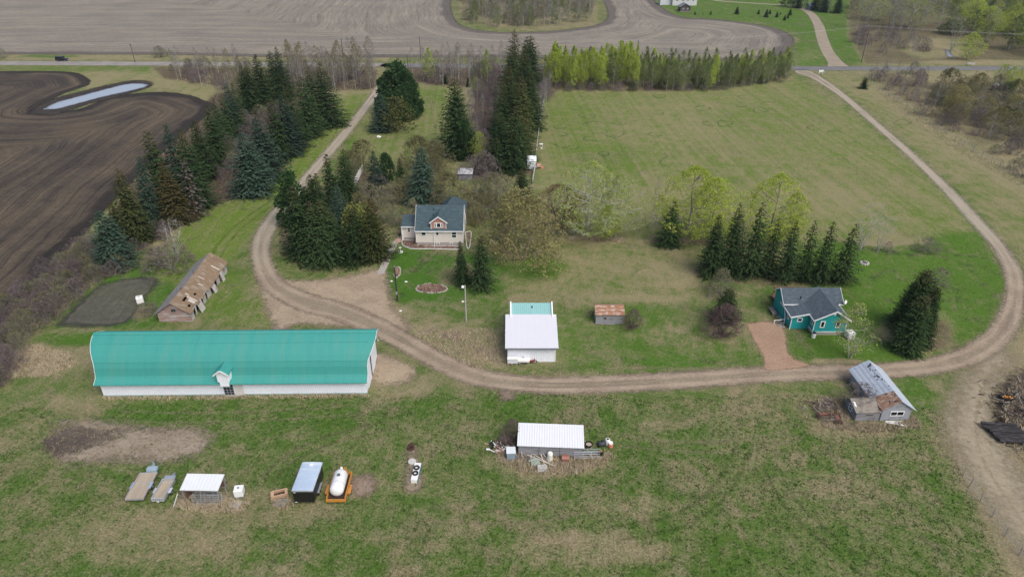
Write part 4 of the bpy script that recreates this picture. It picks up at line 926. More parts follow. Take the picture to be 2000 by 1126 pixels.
part('tongue', bluegrey, t, lambda b: (b.beam((W*.3,Ln+.05,.5),(W*.5,Ln+1.7,.5),.1), b.beam((W*.7,Ln+.05,.5),(W*.5,Ln+1.7,.5),.1), b.box(W*.5-.05,W*.5+.05,Ln+1.4,Ln+1.5,.0,.95)))
part('toolbox', bluegrey, t, lambda b: b.box(W*.36, W*.92, Ln+.15, Ln+.75, .55, .95), False, .03)
(ax, ay), (ax1, _) = P(299, 982), P(323, 982); W = ax1-ax; Ln = P(325, 944)[1]-ay
t = thing('utility_trailer', 'narrow galvanised utility trailer with low sides and mesh tailgate', 'trailer', (ax, ay), R(1))
part('deck', ply, t, lambda b: b.box(.05, W-.05, .05, Ln-.05, .40, .46))
part('side', galv, t, lambda b: (b.box(-.05,.05,0,Ln,.38,.78), b.box(W-.05,W+.05,0,Ln,.38,.78), b.box(.05,W-.05,Ln-.06,Ln+.04,.38,.85)))
def f(b):
    b.box(0,W,-.08,-.03,.38,.44); b.box(0,W,-.08,-.03,.80,.86)
    for i in range(8): q = W*i/7; b.box(q-.02,q+.02,-.08,-.03,.44,.80)
part('tailgate', steel_pale, t, f)
part('fender', steel_pale, t, lambda b: [b.box(x, x+.24, Ln*.32, Ln*.58, .56, .66) for x in (-.30, W+.06)])
wheel(t, W+.2, Ln*.46, .30); wheel(t, -.2, Ln*.46, .30)
part('tongue', galv, t, lambda b: (b.beam((W*.25,Ln,.42),(W*.6,Ln+1.35,.42),.08), b.beam((W*.75,Ln,.42),(W*.6,Ln+1.35,.42),.08)))
part('toolbox', galv, t, lambda b: b.box(W*.1, W*.95, Ln+.1, Ln+.55, .48, .80), False, .03)
part('number_plate', white_trim, t, lambda b: b.box(W*.4, W*.58, -.11, -.082, .25, .36))
# livestock shelter
(ax, ay), (ax1, _) = P(354, 984), P(424, 986); W = ax1-ax
z0 = 1.75; bk = P(400, 927, 2.1)[1]-P(388, 959, z0)[1]
sx, sy = P(351, 957, z0); W = P(425, 960, z0)[0]-sx
t = thing('livestock_shelter', 'open timber livestock shelter with a plain white sheet roof', 'shelter', (sx, sy), R(-1.5))
part('roof', paint('chalk white roof sheet', (.68,.70,.70), .5, 0, .05, .8, rib=('X', .4), ribst=.3), t, lambda b: b.slab([(0,0,z0+.08),(W,0,z0+.08),(W,bk,2.2),(0,bk,2.2)], .07))
part('post', grey_wood, t, lambda b: [b.box(x-.08,x+.08,y-.08,y+.08,0,zt) for x,y,zt in ((.15,.2,z0),(W*.5,.2,z0),(W-.15,.2,z0),(.15,bk-.15,2.1),(W-.15,bk-.15,2.1))])
part('back_wall', brown_wood, t, lambda b: [b.box(.23, W-.23, bk-.12, bk-.06, z, z+.3) for z in (.15,.5,.85,1.2,1.55)])
part('rafter', grey_wood, t, lambda b: (b.beam((.1,.1,z0-.05),(W-.1,.1,z0-.05),.12,.16), b.beam((.1,bk-.1,2.05),(W-.1,bk-.1,2.05),.12,.12)))
part('inner_panel', brown_wood, t, lambda b: b.box(.3, .42, .3, 1.4, 0, 1.3))
t2 = thing('plank', 'pale plank leaning against the left front of the livestock shelter', 'plank', (sx-.35, sy-.35)); part('board', plastic, t2, lambda b: b.beam((-.45,-.35,.04),(.15,.1,1.5),.16,.04))
def gate(name, x, y, w_, h, lab, rot=0.0, bars=4, tilt=0.0, mat=None, ups=3):
    t = thing(name, lab, 'gate', (x, y), rot); m_ = mat or steel_pale
    pt = lambda u, v: (u, math.sin(tilt)*v, math.cos(tilt)*v)
    part('frame', m_, t, lambda b: (b.tube([pt(0,.05),pt(0,h),pt(w_,h),pt(w_,.05)], .03, 6), b.beam(pt(0,.1),pt(w_,.1),.05)))
    part('bar', m_, t, lambda b: [b.beam(pt(0,h*i/(bars+1)),pt(w_,h*i/(bars+1)),.04) for i in range(1,bars+1)])
    part('upright', m_, t, lambda b: [b.beam(pt(w_*i/ups,.1),pt(w_*i/ups,h),.04) for i in range(1,ups)])
    return t
gx_, gy_ = P(376, 985); gate('livestock_gate', gx_, gy_, 3.0, 1.25, 'grey tube gate propped before the livestock shelter', R(-1), 4, .25, galv)
gx_, gy_ = P(381, 980); gate('livestock_gate', gx_, gy_+.15, 3.0, 1.1, 'second tube gate standing behind the first at the livestock shelter', R(1), 3, .2, bluegrey)
t = thing('fallen_pole', 'bent pale poles lying right of the livestock shelter', 'poles', P(437, 966)+(0,)); part('pole', grey_wood, t, lambda b: (b.beam((-.6,.2,.9),(.2,.25,.95),.07), b.beam((.2,.25,.95),(.9,-.6,.1),.06), b.beam((.6,-.4,.1),(2.0,.5,.15),.06)))
t = thing('pallet', 'grey slatted wooden pallet lying on the grass below the tote', 'pallet', P(457, 992)+(0,), R(-4))
part('slat', paint('bleached slat', (.45,.42,.40), .9, 0, .15, 3), t, lambda b: [b.box(-.52+.16*i, -.42+.16*i, -.05, 1.0, .10, .13) for i in range(7)]); part('stringer', grey_wood, t, lambda b: [b.box(-.52,.54,y,y+.08,0,.10) for y in (-.03,.43,.9)])
# feeder
t = thing('cattle_feeder', 'tan rusty box feeder with a dark half round opening', 'feeder', P(547, 969)+(0,), R(18))
part('shell', tanpaint, t, lambda b: (b.box(-.9,.9,-.42,-.36,.0,.62), b.box(-.9,-.84,-.36,.42,.0,.62), b.box(.84,.9,-.36,.42,0,.62), b.box(-.84,.84,.36,.42,0,.62), b.box(-.9,.9,-.5,-.36,.62,.68), b.box(-.9,-.55,-.36,.42,.62,.68), b.box(.6,.9,-.36,.42,.62,.68), b.box(-.55,.6,.28,.42,.62,.68)))
part('basin', paint('dark rust', (.05,.025,.02), .9), t, lambda b: b.box(-.83,.83,-.35,.35,.05,.3))
t = thing('wire_crate', 'small grey wire crate in the grass below the rusty feeder', 'crate', P(551, 984)+(0,), .1)
part('frame', galv, t, lambda b: [b.beam((x,y,0),(x,y,.45),.035) for x in (-.55,0,.55) for y in (-.3,.3)]+[b.beam((-.55,y,z),(.55,y,z),.035) for y in (-.3,.3) for z in (.08,.25,.45)]+[b.beam((x,-.3,.45),(x,.3,.45),.035) for x in (-.55,.55)])
# black cargo trailer
cx0, cy0 = P(577, 986); cx1, _ = P(615, 986); W = cx1-cx0+.1; zt = 2.15; Ln = P(607, 909, zt)[1]-P(590, 964, zt)[1]
t = thing('cargo_trailer', 'black enclosed cargo trailer with a pale bluish roof', 'trailer', (cx0-.05, cy0+.1), R(-.5))
def f(b):
    out = [(0,0),(W,0),(W,Ln-.25),(W*.8,Ln+.15),(W*.2,Ln+.15),(0,Ln-.25)]
    n = len(out); b.add([(x,y,.45) for x,y in out]+[(x,y,zt) for x,y in out], [tuple(range(n-1,-1,-1)), tuple(range(n,2*n))]+[(i,(i+1)%n,n+(i+1)%n,n+i) for i in range(n)])
part('body', black_paint, t, f)
part('roof', paint('bluish aluminium roof', (.46,.56,.68), .35, .1, .07, .6, (.60,.67,.75), .4, (.3,1.2,1), rib=('Y', .6), ribst=.25), t, lambda b: b.prism([(-.03,zt+.005),(W+.03,zt+.005),(W*.85,zt+.07),(W*.5,zt+.10),(W*.15,zt+.07)], -.03, Ln+.05))
part('roof_trim', galv, t, lambda b: (b.box(-.05,W+.05,-.08,-.03,zt-.12,zt+.02), b.box(-.06,-.03,-.03,Ln,zt-.10,zt+.03), b.box(W+.03,W+.06,-.03,Ln,zt-.10,zt+.03)))
part('roof_vent', white_trim, t, lambda b: b.box(W*.42, W*.6, Ln*.86, Ln*.93, zt+.09, zt+.2))
part('ramp_door', black_paint, t, lambda b: b.box(.1, W-.1, -.05, -.005, .5, zt-.2)); part('tail_lamp', white_trim, t, lambda b: (b.box(.1,.32,-.07,-.051,.42,.5), b.box(.12,.35,-.07,-.051,zt-.3,zt-.22)))
for y in (Ln*.36, Ln*.5): wheel(t, W+.04, y, .33); wheel(t, -.04, y, .33)
part('fender', galv, t, lambda b: [b.box(x, x+.18, Ln*.25, Ln*.62, .68, .74) for x in (-.2, W+.02)])
part('tongue', galv, t, lambda b: (b.beam((W*.25,Ln,.45),(W*.5,Ln+1.3,.45),.1), b.beam((W*.75,Ln,.45),(W*.5,Ln+1.3,.45),.1)))
# orange trailer carrying a white tank
ox0, oy0 = P(638, 983); ox1, _ = P(677, 983); W = ox1-ox0-.1; Ln = P(664, 924, .7)[1]-P(657, 975, .7)[1]
t = thing('tank_trailer', 'orange rusty box trailer beside the black cargo trailer', 'trailer', (ox0+.05, oy0), R(.5))
part('bed', paint('dark bed', (.05,.03,.022), .9), t, lambda b: b.box(.08, W-.08, .12, Ln-.05, .45, .52))
part('side', orange_p, t, lambda b: (b.box(0,.08,.0,Ln,.42,.95), b.box(W-.08,W,.0,Ln,.42,.95), b.box(.08,W-.08,Ln-.08,Ln,.42,.95))); part('tailgate', orange_p, t, lambda b: (b.box(-.05,W+.05,-.12,0,.38,.72),))
part('fender', orange_p, t, lambda b: [b.box(x, x+.34, Ln*.22, Ln*.55, .55, .68) for x in (-.36, W+.02)])
wheel(t, W+.2, Ln*.38, .34); wheel(t, -.2, Ln*.38, .34)
part('tongue', orange_p, t, lambda b: (b.beam((W*.25,Ln,.45),(W*.5,Ln+1.2,.45),.12), b.beam((W*.75,Ln,.45),(W*.5,Ln+1.2,.45),.12), b.box(W*.36,W*.64,Ln+.1,Ln+.55,.5,.7)))
t2 = thing('liquid_tank', 'big white plastic tank lying in the orange trailer', 'tank', (ox0+.05+W/2, oy0+.3, .52), R(.5))
tl = Ln-.75; r = min(.78, W/2-.13)
part('shell', plastic, t2, lambda b: b.tube([(0,.0,r),(0,.12,r),(0,.35,r),(0,.7,r),(0,tl-.4,r),(0,tl-.12,r),(0,tl,r)], [r*.35,r*.75,r*.96,r,r,r*.8,r*.3], 22), True)
part('band', paint('grey white band', (.55,.53,.5), .6), t2, lambda b: b.tube([(0,tl*.33,r),(0,tl*.33+.08,r)], [r+.012]*2, 22, False))
part('lid', paint('grey lid', (.12,.14,.16), .6), t2, lambda b: b.cyl((0,tl*.62,2*r-.03), .2, .1, 14)); part('outlet', plastic, t2, lambda b: b.cyl((.05,tl+.02,r+.2), .14, .5, 10))
# trough with tyres, disc and hole
hx_, hy_ = P(803, 876)
t = thing('well_ring', 'dark rusty ring standing over a hole in the pasture', 'well ring', (hx_, hy_)); part('ring', paint('very dark rust', (.07,.035,.028), .9), t, lambda b: b.torus((0,0,.18), .32, .14, None, 16, 8)); part('hole', dark_in, t, lambda b: b.cyl((0,0,.008), .3, .03, 14))
part('lip', paint('very dark rust', (.07,.035,.028), .9), t, lambda b: b.cyl((.02,.45,.0), .3, .35, 12))
t = thing('concrete_cover', 'round pale concrete lid between the rusty ring and the tyre trough', 'lid', P(805, 902)+(0,)); part('disc', paint('pale concrete', (.55,.52,.47), .85, 0, .08, 3), t, lambda b: b.cyl((0,0,.01), .46, .16, 24)); part('handle', galv, t, lambda b: b.torus((0,0,.2), .08, .015, None, 10, 5))
tx_, ty_ = P(809, 943); Lt = P(813, 909)[1]-ty_
t = thing('water_trough', 'white covered stock trough lying in a muddy strip of pasture', 'trough', (tx_, ty_), R(-3))
part('lid', plastic, t, lambda b: b.box(-.38, .38, 0, Lt, .42, .50)); part('side', plastic, t, lambda b: b.box(-.36, .34, .03, Lt-.03, 0, .42)); part('edge', paint('teal edge', (.05,.22,.26), .6), t, lambda b: b.box(.34, .40, .02, Lt-.02, .02, .40))
for yy, lab in ((Lt*.36, 'black tyre on the white trough, the lower of the two'), (Lt*.68, 'black tyre on the white trough, the upper of the two')):
    tt = thing('tyre', lab, 'tyre', (tx_+yy*.05, ty_+yy, .50)); part('tread', black_rub, tt, lambda b: b.torus((0,0,.1), .27, .10, None, 20, 8), True)
t = thing('tyre_planter', 'white painted tyre lying on the lawn by the blue spruce', 'tyre', P(740, 268)+(0,)); part('tread', plastic, t, lambda b: b.torus((0,0,.16), .48, .17, None, 22, 8), True); part('soil', paint('potting soil', (.04,.03,.025), .95), t, lambda b: b.cyl((0,0,.01), .36, .1, 16))
sheet('trodden_strip', gravel_mat('trodden strip', (.26,.21,.15), (.20,.16,.115), (.17,.14,.09), .6, .4), .004, 'trodden bare strip of pasture under the trough and the lid', 'bare strip', line=[P(804,872), P(805,900), P(809,928), P(808,948)], wid=[.45,.6,.85,1.0], px=False, res=.2)

# ------------------------------------------------------------------ junk round the long grey shed
t = thing('storage_bin', 'blue grey bin with a whitish lid left of the long grey shed', 'bin', P(998, 894)+(0,), R(2))
part('body', bluegrey, t, lambda b: b.add([(-.45,-.4,0),(.45,-.4,0),(.45,.4,0),(-.45,.4,0),(-.52,-.45,1.15),(.52,-.45,1.15),(.52,.45,1.15),(-.52,.45,1.15)], [(3,2,1,0),(4,5,6,7),(0,1,5,4),(1,2,6,5),(2,3,7,6),(3,0,4,7)])); part('lid', paint('pale lid', (.62,.66,.68), .5), t, lambda b: b.slab([(-.55,-.5,1.22),(.55,-.5,1.22),(.55,.5,1.36),(-.55,.5,1.36)], .06)); part('rib', paint('dark slate steel', (.14,.19,.24), .6), t, lambda b: [b.box(-.53,.53,-.47,-.44,z,z+.05) for z in (.25,.55,.85)])
x_, y_ = P(972, 875); log_pile('scrap_heap', x_, y_, 26, 'tangle of white and pinkish scrap left of the blue grey bin', 'scrap', [('board', plastic), ('pipe', paint('pinkish scrap', (.5,.33,.3), .7)), ('dark_scrap', black_paint)], 5, (.4,1.0), (.04,.12), (1.2,.9), .35)
t = thing('white_drum', 'tall white plastic drum in front of the long grey shed', 'drum', P(1074, 898)+(0,)); part('body', paint('yellowish white plastic', (.72,.73,.64), .5), t, lambda b: b.tube([(0,0,0),(0,0,.12),(0,0,1.05),(0,0,1.2)], [.27,.33,.33,.26], 18)); part('lid', plastic, t, lambda b: b.cyl((0,0,1.2), .2, .05, 14))
t = thing('crate', 'reddish brown box in front of the long grey shed', 'crate', P(1104, 899)+(0,), R(-2)); part('shell', paint('red brown sheet', (.25,.12,.085), .8, 0, .12, 2), t, lambda b: (b.box(-.42,.42,-.32,.32,0,.5), b.box(-.40,.40,-.1,.32,.5,.72))); part('lid', paint('faded red sheet', (.36,.17,.13), .8), t, lambda b: b.slab([(-.45,-.35,.58),(.45,-.35,.58),(.45,.0,.74),(-.45,.0,.74)], .04))
x_, y_ = P(1030, 893); log_pile('plank_heap', x_, y_, 26, 'heap of grey planks before the left half of the long grey shed', 'planks', [('plank', grey_wood), ('pale_plank', paint('pale plank', (.42,.38,.35), .85)), ('dark_plank', paint('dark plank', (.13,.11,.10), .9))], 7, (.7,1.8), (.04,.08), (2.4,.7), .3)
t = thing('loose_poles', 'long pale poles crossing over the plank heap', 'poles', P(1058, 903)+(0,))
pb = MB(); dk_ = MB()
for i, (a, c) in enumerate([((1027,883),(1075,908)),((1054,885),(1066,917)),((1030,893),(1086,912)),((1038,896),(1034,903)),((1060,890),(1073,904)),((1068,896),(1090,900))]):
    pa, pc = P(*a), P(*c); ox_, oy_ = P(1058, 903); (pb if i != 5 else dk_).beam((pa[0]-ox_, pa[1]-oy_, .45), (pc[0]-ox_, pc[1]-oy_, .12), .11, .07)
build_split(pb, 'pole', paint('pale pole', (.50,.45,.41), .85), t); dk_.build('yellow_pole', paint('yellowed pole', (.45,.36,.2), .85), t)
for (x_, y_), c_, lab, s_ in ((P(1045, 904), (.27,.34,.29), 'greenish grey slab leaning under the crossed poles', .55), (P(1059, 916), (.38,.39,.38), 'pale grey slab lowest of the junk before the shed', .6)):
    t = thing('slab', lab, 'slab', (x_, y_), .2); part('panel', paint('slab '+lab[:8], c_, .85, 0, .12, 2), t, lambda b: b.slab([(-s_,-.45,.14),(s_*.9,-.55,.12),(s_,.4,.32),(-s_*.8,.5,.35)], .06)); part('block', grey_wood, t, lambda b: b.box(-.3, .3, .1, .3, 0, .18))
gx_, gy_ = P(1121, 896); gate('livestock_gate', gx_, gy_, 3.05, 1.0, 'pale tube gate standing right of the junk at the long grey shed', R(1.5), 2, .12, steel_pale, 3)
gx_, gy_ = P(1122, 892); gate('livestock_gate', gx_, gy_+.3, 3.1, .85, 'bluish tube gate behind the pale gate at the long grey shed', R(1.5), 2, .1, bluegrey, 2)
t = thing('black_drum', 'short black drum at the end of the pale tube gate', 'drum', P(1173, 890)+(0,)); part('body', black_paint, t, lambda b: b.tube([(0,0,0),(0,0,.1),(0,0,.7),(0,0,.8)], [.22,.26,.26,.22], 14)); part('lid', rust, t, lambda b: b.cyl((0,0,.8), .2, .03, 12))
t = thing('round_tub', 'black round tub of scraps by the right end of the long grey shed', 'tub', P(1150, 872)+(0,))
part('rim', black_rub, t, lambda b: b.torus((0,0,.5), .45, .05, None, 20, 6)); part('tub', black_rub, t, lambda b: b.tube([(0,0,0),(0,0,.5)], [.36,.46], 18, False)); part('scrap', paint('mixed scrap', (.42,.36,.28), .9, 0, .3, 6), t, lambda b: b.cyl((0,0,.1), .40, .25, 14))
t = thing('black_tank', 'black plastic tank lying beside the barrels on the right', 'tank', P(1175, 870)+(0,), .2); part('shell', paint('grey black plastic', (.045,.05,.06), .5), t, lambda b: b.tube([(-.5,0,.35),(-.42,0,.35),(.42,0,.35),(.5,0,.35)], [.2,.36,.36,.2], 14), True); part('cap', black_paint, t, lambda b: b.cyl((0,0,.68), .12, .1, 10))
t = thing('barrel', 'white barrel with a dark mouth between the black tank and the orange barrel', 'barrel', P(1186, 868)+(0,)); part('body', plastic, t, lambda b: b.tube([(0,0,0),(0,0,.12),(0,0,.8),(0,0,.92)], [.25,.29,.29,.24], 16)); part('mouth', dark_in, t, lambda b: b.cyl((0,0,.921), .15, .02, 12))
t = thing('barrel', 'orange red and white barrel at the right end of the junk', 'barrel', P(1192, 872)+(0,)); part('body', paint('orange red plastic', (.60,.19,.12), .6), t, lambda b: b.tube([(0,0,0),(0,0,.1),(0,0,.45),(0,0,.55)], [.26,.32,.32,.30], 16)); part('lid', plastic, t, lambda b: b.cyl((0,0,.55), .28, .16, 16))
# old implements left of the derelict house
def implement(x, y, rot, lab, seed):
    t = thing('farm_implement', lab, 'implement', (x, y), rot); r_ = random.Random(seed); rm = paint('dark rusted iron', (.10,.06,.048), .9, 0, .2, 3)
    for s in (-1, 1):
        o = part('wheel', rm, t, lambda b: (b.torus((0,0,0), .42, .045, Matrix.Rotation(math.pi/2, 3, 'Y'), 18, 6), [b.beam((0,0,0),(0,.42*math.cos(a),.42*math.sin(a)),.03) for a in np.linspace(0, 2*math.pi, 9)[:-1]])); o.location = (s*.75, 0, .45)
        part('hub', rm, o, lambda b: b.tube([(-.08,0,0),(.08,0,0)], .07, 8))
    part('axle', paint('red brown iron', (.20,.08,.06), .9), t, lambda b: (b.beam((-.75,0,.45),(.75,0,.45),.08), b.box(-.6,.6,-.1,.25,.5,.58)))
    part('shaft', grey_wood, t, lambda b: (b.beam((-.3,.1,.5),(-.45,1.9,.25),.09), b.beam((.3,.1,.5),(.15,1.8,.25),.09)))
    part('tine', rm, t, lambda b: [b.tube([(x_,-.1,.55),(x_+.02,-.4,.5),(x_+.03,-.5,.1)], .02, 4) for x_ in np.linspace(-.7,.7,9)])
x_, y_ = P(1607, 815); implement(x_, y_, .15, 'old red brown wheeled hay implement nearest the derelict house annex', 1)
x_, y_ = P(1634, 822); implement(x_, y_, 1.35, 'rusty wheeled implement tipped just left of the derelict annex', 2)
x_, y_ = P(1607, 797); log_pile('scrap_heap', x_, y_, 40, 'heap of rusty iron and weathered wood behind the old implements', 'scrap', [('rusty_bar', paint('dark rusted iron', (.10,.06,.048), .9)), ('grey_stick', grey_wood), ('dark_bar', paint('dark plank', (.13,.11,.10), .9))], 12, (.6,1.5), (.03,.08), (2.2,1.2), .5)
# scrap and timber at the right edge
x_, y_ = P(1984, 794); log_pile('scrap_heap', x_, y_, 55, 'sprawling dark scrap heap at the right edge of the pasture', 'scrap', [('dark_bar', black_paint), ('rusty_bar', paint('dark rusted iron', (.10,.06,.048), .9)), ('pale_bar', paint('greyed stick', (.24,.22,.20), .85)), ('black_stick', paint('charred stick', (.03,.027,.025), .9))], 21, (.5,1.5), (.03,.09), (3.0,3.4), .4)
t = thing('scrap_tub', 'dark oval tub holding bright orange scraps in the scrap heap', 'tub', P(1965, 779)+(0,), -.3)
part('rim', black_rub, t, lambda b: b.torus((0,0,.35), .85, .14, Matrix.Scale(.6, 3, (0,1,0)), 20, 6)); part('orange_scrap', orange_p, t, lambda b: [b.box(-.6+.28*i, -.42+.28*i, -.3+.1*(i%3), .1+.1*(i%2), .15, .45+.05*(i%2)) for i in range(5)])
t = thing('timber_stack', 'stack of blackened old timbers at the right edge', 'timber stack', P(1975, 868)+(0,), R(-9))
tb = MB(); tr = random.Random(3)
for i in range(8):
    y = .1+i*.42; tb.beam((-1.3+y*-.35+tr.uniform(-.1,.1), y, .35+tr.uniform(0,.2)), (2.6-y*.3+tr.uniform(-.2,.2), y+.15, .38+tr.uniform(0,.2)), .36, .22)
build_split(tb, 'timber', paint('charred timber', (.032,.03,.03), .85, 0, .3, 3, (.11,.10,.10), .3, (.3,2,2)), t); part('bearer', grey_wood, t, lambda b: [b.box(x, x+.2, .0, 3.3, 0, .25) for x in (-.9, 1.3)])
# wire fence at the lower right
fps = [(1880,929),(1893,949),(1914,979),(1937,1009),(1962,1047),(1990,1084),(2014,1120)]
f0 = P(*fps[0]); t = thing('wire_fence', 'sagging wire fence with leaning thin posts in the straw at lower right', 'fence', (f0[0], f0[1]))
pts = [P(*q) for q in fps]; fr = random.Random(6)
for x, y in pts:
    b = MB(); dx_, dy_ = fr.uniform(-.02,.22), fr.uniform(-.1,.15); b.tube([(0,0,0),(dx_,dy_,1.25)], [.06,.045], 6); o = b.build('post', grey_wood, t); o.location = (x-f0[0], y-f0[1], 0)
b = MB()
for h in (.45, .8, 1.1):
    for (x0, y0), (x1, y1) in zip(pts, pts[1:]): b.tube([(x0-f0[0],y0-f0[1],h),((x0+x1)/2-f0[0],(y0+y1)/2-f0[1],h-.08),(x1-f0[0],y1-f0[1],h)], .008, 3)
b.build('wire', galv, t)
# ------------------------------------------------------------------ yard furniture
def bed(name, pts, lab, cat='flower bed', soilc=(.14,.085,.065), stones=True, kerb=None, seed=1):
    w_ = [P(*q) for q in pts]; w_ = spline(w_+[w_[0]], 5)[:-1]; cx = sum(p[0] for p in w_)/len(w_); cy = sum(p[1] for p in w_)/len(w_)
    t = thing(name, lab, cat, (cx, cy)); loc = [(x-cx, y-cy) for x, y in w_]; n = len(loc)
    part('soil', paint('mulch '+str(soilc[0]), soilc, .95, 0, .3, 3, (.26,.19,.15), .45), t, lambda b: b.add([(x,y,.0) for x,y in loc]+[(x*.96,y*.96,.10) for x,y in loc], [tuple(range(n,2*n))]+[(i,(i+1)%n,n+(i+1)%n,n+i) for i in range(n)]))
    r_ = random.Random(seed); b = MB()
    if kerb is not None:
        for i in range(n): a, c = loc[i], loc[(i+1) % n]; b.beam((a[0],a[1],.08), (c[0],c[1],.06), .09, .10)
        b.build('border', kerb, t)
    if stones:
        for i in range(int(len(loc)*1.6)):
            k = r_.random()*n; a = loc[int(k)]; c = loc[(int(k)+1) % n]; u = k-int(k); x, y = a[0]+(c[0]-a[0])*u, a[1]+(c[1]-a[1])*u; s = r_.uniform(.08,.2)
            b.tube([(x,y,.0),(x,y,s*.7),(x,y,s)], [s,s*.9,s*.4], 6)
        if stones and kerb is None: b.build('border_stone', paint('pale field stone', (.34,.31,.27), .9, 0, .2, 4), t)
    tw = MB()
    for i in range(int(n*2.2)):
        k = r_.choice(loc); f_ = r_.uniform(.1,.85); x, y = k[0]*f_, k[1]*f_; s = r_.uniform(.1,.3)
        for q in range(4): a = r_.uniform(0,6.28); tw.tri((x,y,.1),(x+s*math.cos(a),y+s*math.sin(a),.1+s),(x+s*.7*math.cos(a+.5),y+s*.7*math.sin(a+.5),.1+s*.9))
    tw.build('dry_stalk', paint('dry stalks', (.30,.20,.14), .9, 0, .2, 4), t); return t
bed('flower_bed', [(812,564),(818,558),(835,554),(855,555),(868,559),(873,564),(868,569),(850,572),(828,571),(816,568)], 'broad oval brown flower bed ringed with pale stones on the lawn', seed=2)
bed('flower_bed', [(771,541),(770,533),(774,524),(779,522),(782,528),(780,537),(775,542)], 'narrow flower bed with pale stones beside the dark pole', seed=3)
bed('flower_bed', [(785,469),(786,478),(795,483),(806,486),(850,486),(893,487),(893,482),(870,481),(816,480),(812,471)], 'curved mulch bed with white kerb along the front of the cream house', soilc=(.12,.07,.055), stones=False, kerb=white_trim, seed=4)
bed('flower_bed', [(909,454),(912,482),(917,482),(920,454)], 'narrow planted bed with white kerb right of the cream house', soilc=(.10,.10,.055), stones=False, kerb=white_trim, seed=5)
t = thing('bird_bath', 'white birdbath standing in a white ring on the front lawn', 'bird bath', P(782, 492)+(0,)); part('ring', plastic, t, lambda b: b.torus((0,0,.05), .42, .08, None, 20, 6)); part('pedestal', plastic, t, lambda b: b.tube([(0,0,0),(0,0,.1),(0,0,.7),(0,0,.8)], [.18,.08,.07,.12], 12)); part('bowl', plastic, t, lambda b: b.tube([(0,0,.78),(0,0,.9)], [.12,.28], 14))
for q, lab in (((764,549),'flat white stone by the foot path end of the lawn'),((793,550),'white stone lying in the lawn left of the oval bed'),((904,589),'white stone on the lawn left of the lamp pole'),((782,607),'white stone at the lawn corner below the dark pole')):
    t = MB(); r_ = random.Random(q[0]); n = 8; ring = [(.22*r_.uniform(.7,1.4)*math.cos(2*math.pi*k/n), .14*r_.uniform(.7,1.3)*math.sin(2*math.pi*k/n)) for k in range(n)]
    t.add([(u,v,0) for u,v in ring]+[(u*.7,v*.7,.13) for u,v in ring], [tuple(range(n,2*n))]+[(k,(k+1)%n,n+(k+1)%n,n+k) for k in range(n)]); o = t.build('stone', plastic); o.location = P(*q)+(0,); tag(o, lab, 'stone')
x_, y_, z_ = from_top(770, 521, 588); t = thing('utility_pole', 'bare dark wooden pole at the edge of the yard gravel', 'pole', (x_, y_)); part('pole', paint('dark pole', (.05,.04,.033), .9), t, lambda b: b.tube([(0,0,0),(0,0,z_)], [.15,.11], 8)); part('meter', galv, t, lambda b: b.box(-.12,.12,-.28,-.12,1.4,1.9)); part('cap', galv, t, lambda b: b.cyl((0,0,z_), .13, .06, 8))
x_, y_, z_ = from_top(908, 557, 627); t = thing('yard_lamp', 'pale grey lamp pole with white head on the farmyard lawn', 'lamp pole', (x_, y_)); part('pole', paint('silvery pole', (.40,.38,.34), .8), t, lambda b: b.tube([(0,0,0),(0,0,z_)], [.12,.09], 8)); part('arm', galv, t, lambda b: b.beam((0,0,z_-.1),(-.35,-.1,z_-.05),.06)); part('lamp_head', plastic, t, lambda b: b.tube([(-.35,-.1,z_-.3),(-.35,-.1,z_-.1),(-.35,-.1,z_+.02)], [.24,.2,.08], 12))
# white play shed at the field edge with orange landing
x_, y_ = P(1033, 330); t = thing('garden_shed', 'small white shed tucked against the tall spruces at the mown field', 'shed', (x_, y_))
gable(t, -.4, 1.7, 0, 3.4, 2.0, 2.7, 'x', white_metal, white_metal, .12, .15, .06); part('ridge_line', galv, t, lambda b: b.box(-.5, 1.8, 1.66, 1.74, 2.83, 2.86)); part('door', white_trim, t, lambda b: b.box(1.705, 1.74, 1.2, 2.0, .1, 1.7))
t = thing('shed_deck', 'orange wooden landing with rail beside the small white shed', 'deck', (x_+1.85, y_+.2)); ow = paint('orange stained wood', (.50,.22,.10), .75, 0, .12, 2)
part('floor', paint('pinkish boards', (.5,.38,.33), .8), t, lambda b: b.box(0,1.0,0,2.6,.35,.45)); part('railing', ow, t, lambda b: [b.beam((x,0,.45),(x,0,1.35),.08) for x in (0,.35,.7,1.0)]+[b.beam((0,0,1.35),(1.0,0,1.35),.1), b.beam((0,0,.8),(1.0,0,.8),.08)]); part('step', ow, t, lambda b: [b.box(1.02+.22*i,1.24+.22*i,0,1.2,0,.36-.11*i) for i in range(3)])
t = thing('patio_table', 'small white round table near the corner post of the mown field', 'table', P(1057, 286)+(0,)); part('top', plastic, t, lambda b: b.cyl((0,0,.65), .5, .05, 16)); part('leg', plastic, t, lambda b: [b.beam((x,y,0),(x*.6,y*.6,.65),.05) for x,y in ((-.35,-.35),(.35,-.35),(.35,.35),(-.35,.35))])
t = thing('stool', 'white block seat in front of the small white round table', 'seat', P(1057.5, 291)+(0,)); part('seat', plastic, t, lambda b: b.box(-.22,.22,-.2,.2,.3,.42)); part('base', plastic, t, lambda b: b.box(-.16,.16,-.14,.14,0,.3))
f0 = P(1040, 360); ln = [P(1040,360), P(1045,330), P(1047,304), P(1051,270), P(1055,240), P(1060,210), P(1065,182)]
t = thing('field_fence', 'straight pole fence between the tall spruces and the mown field', 'fence', f0+(0,))
b = MB()
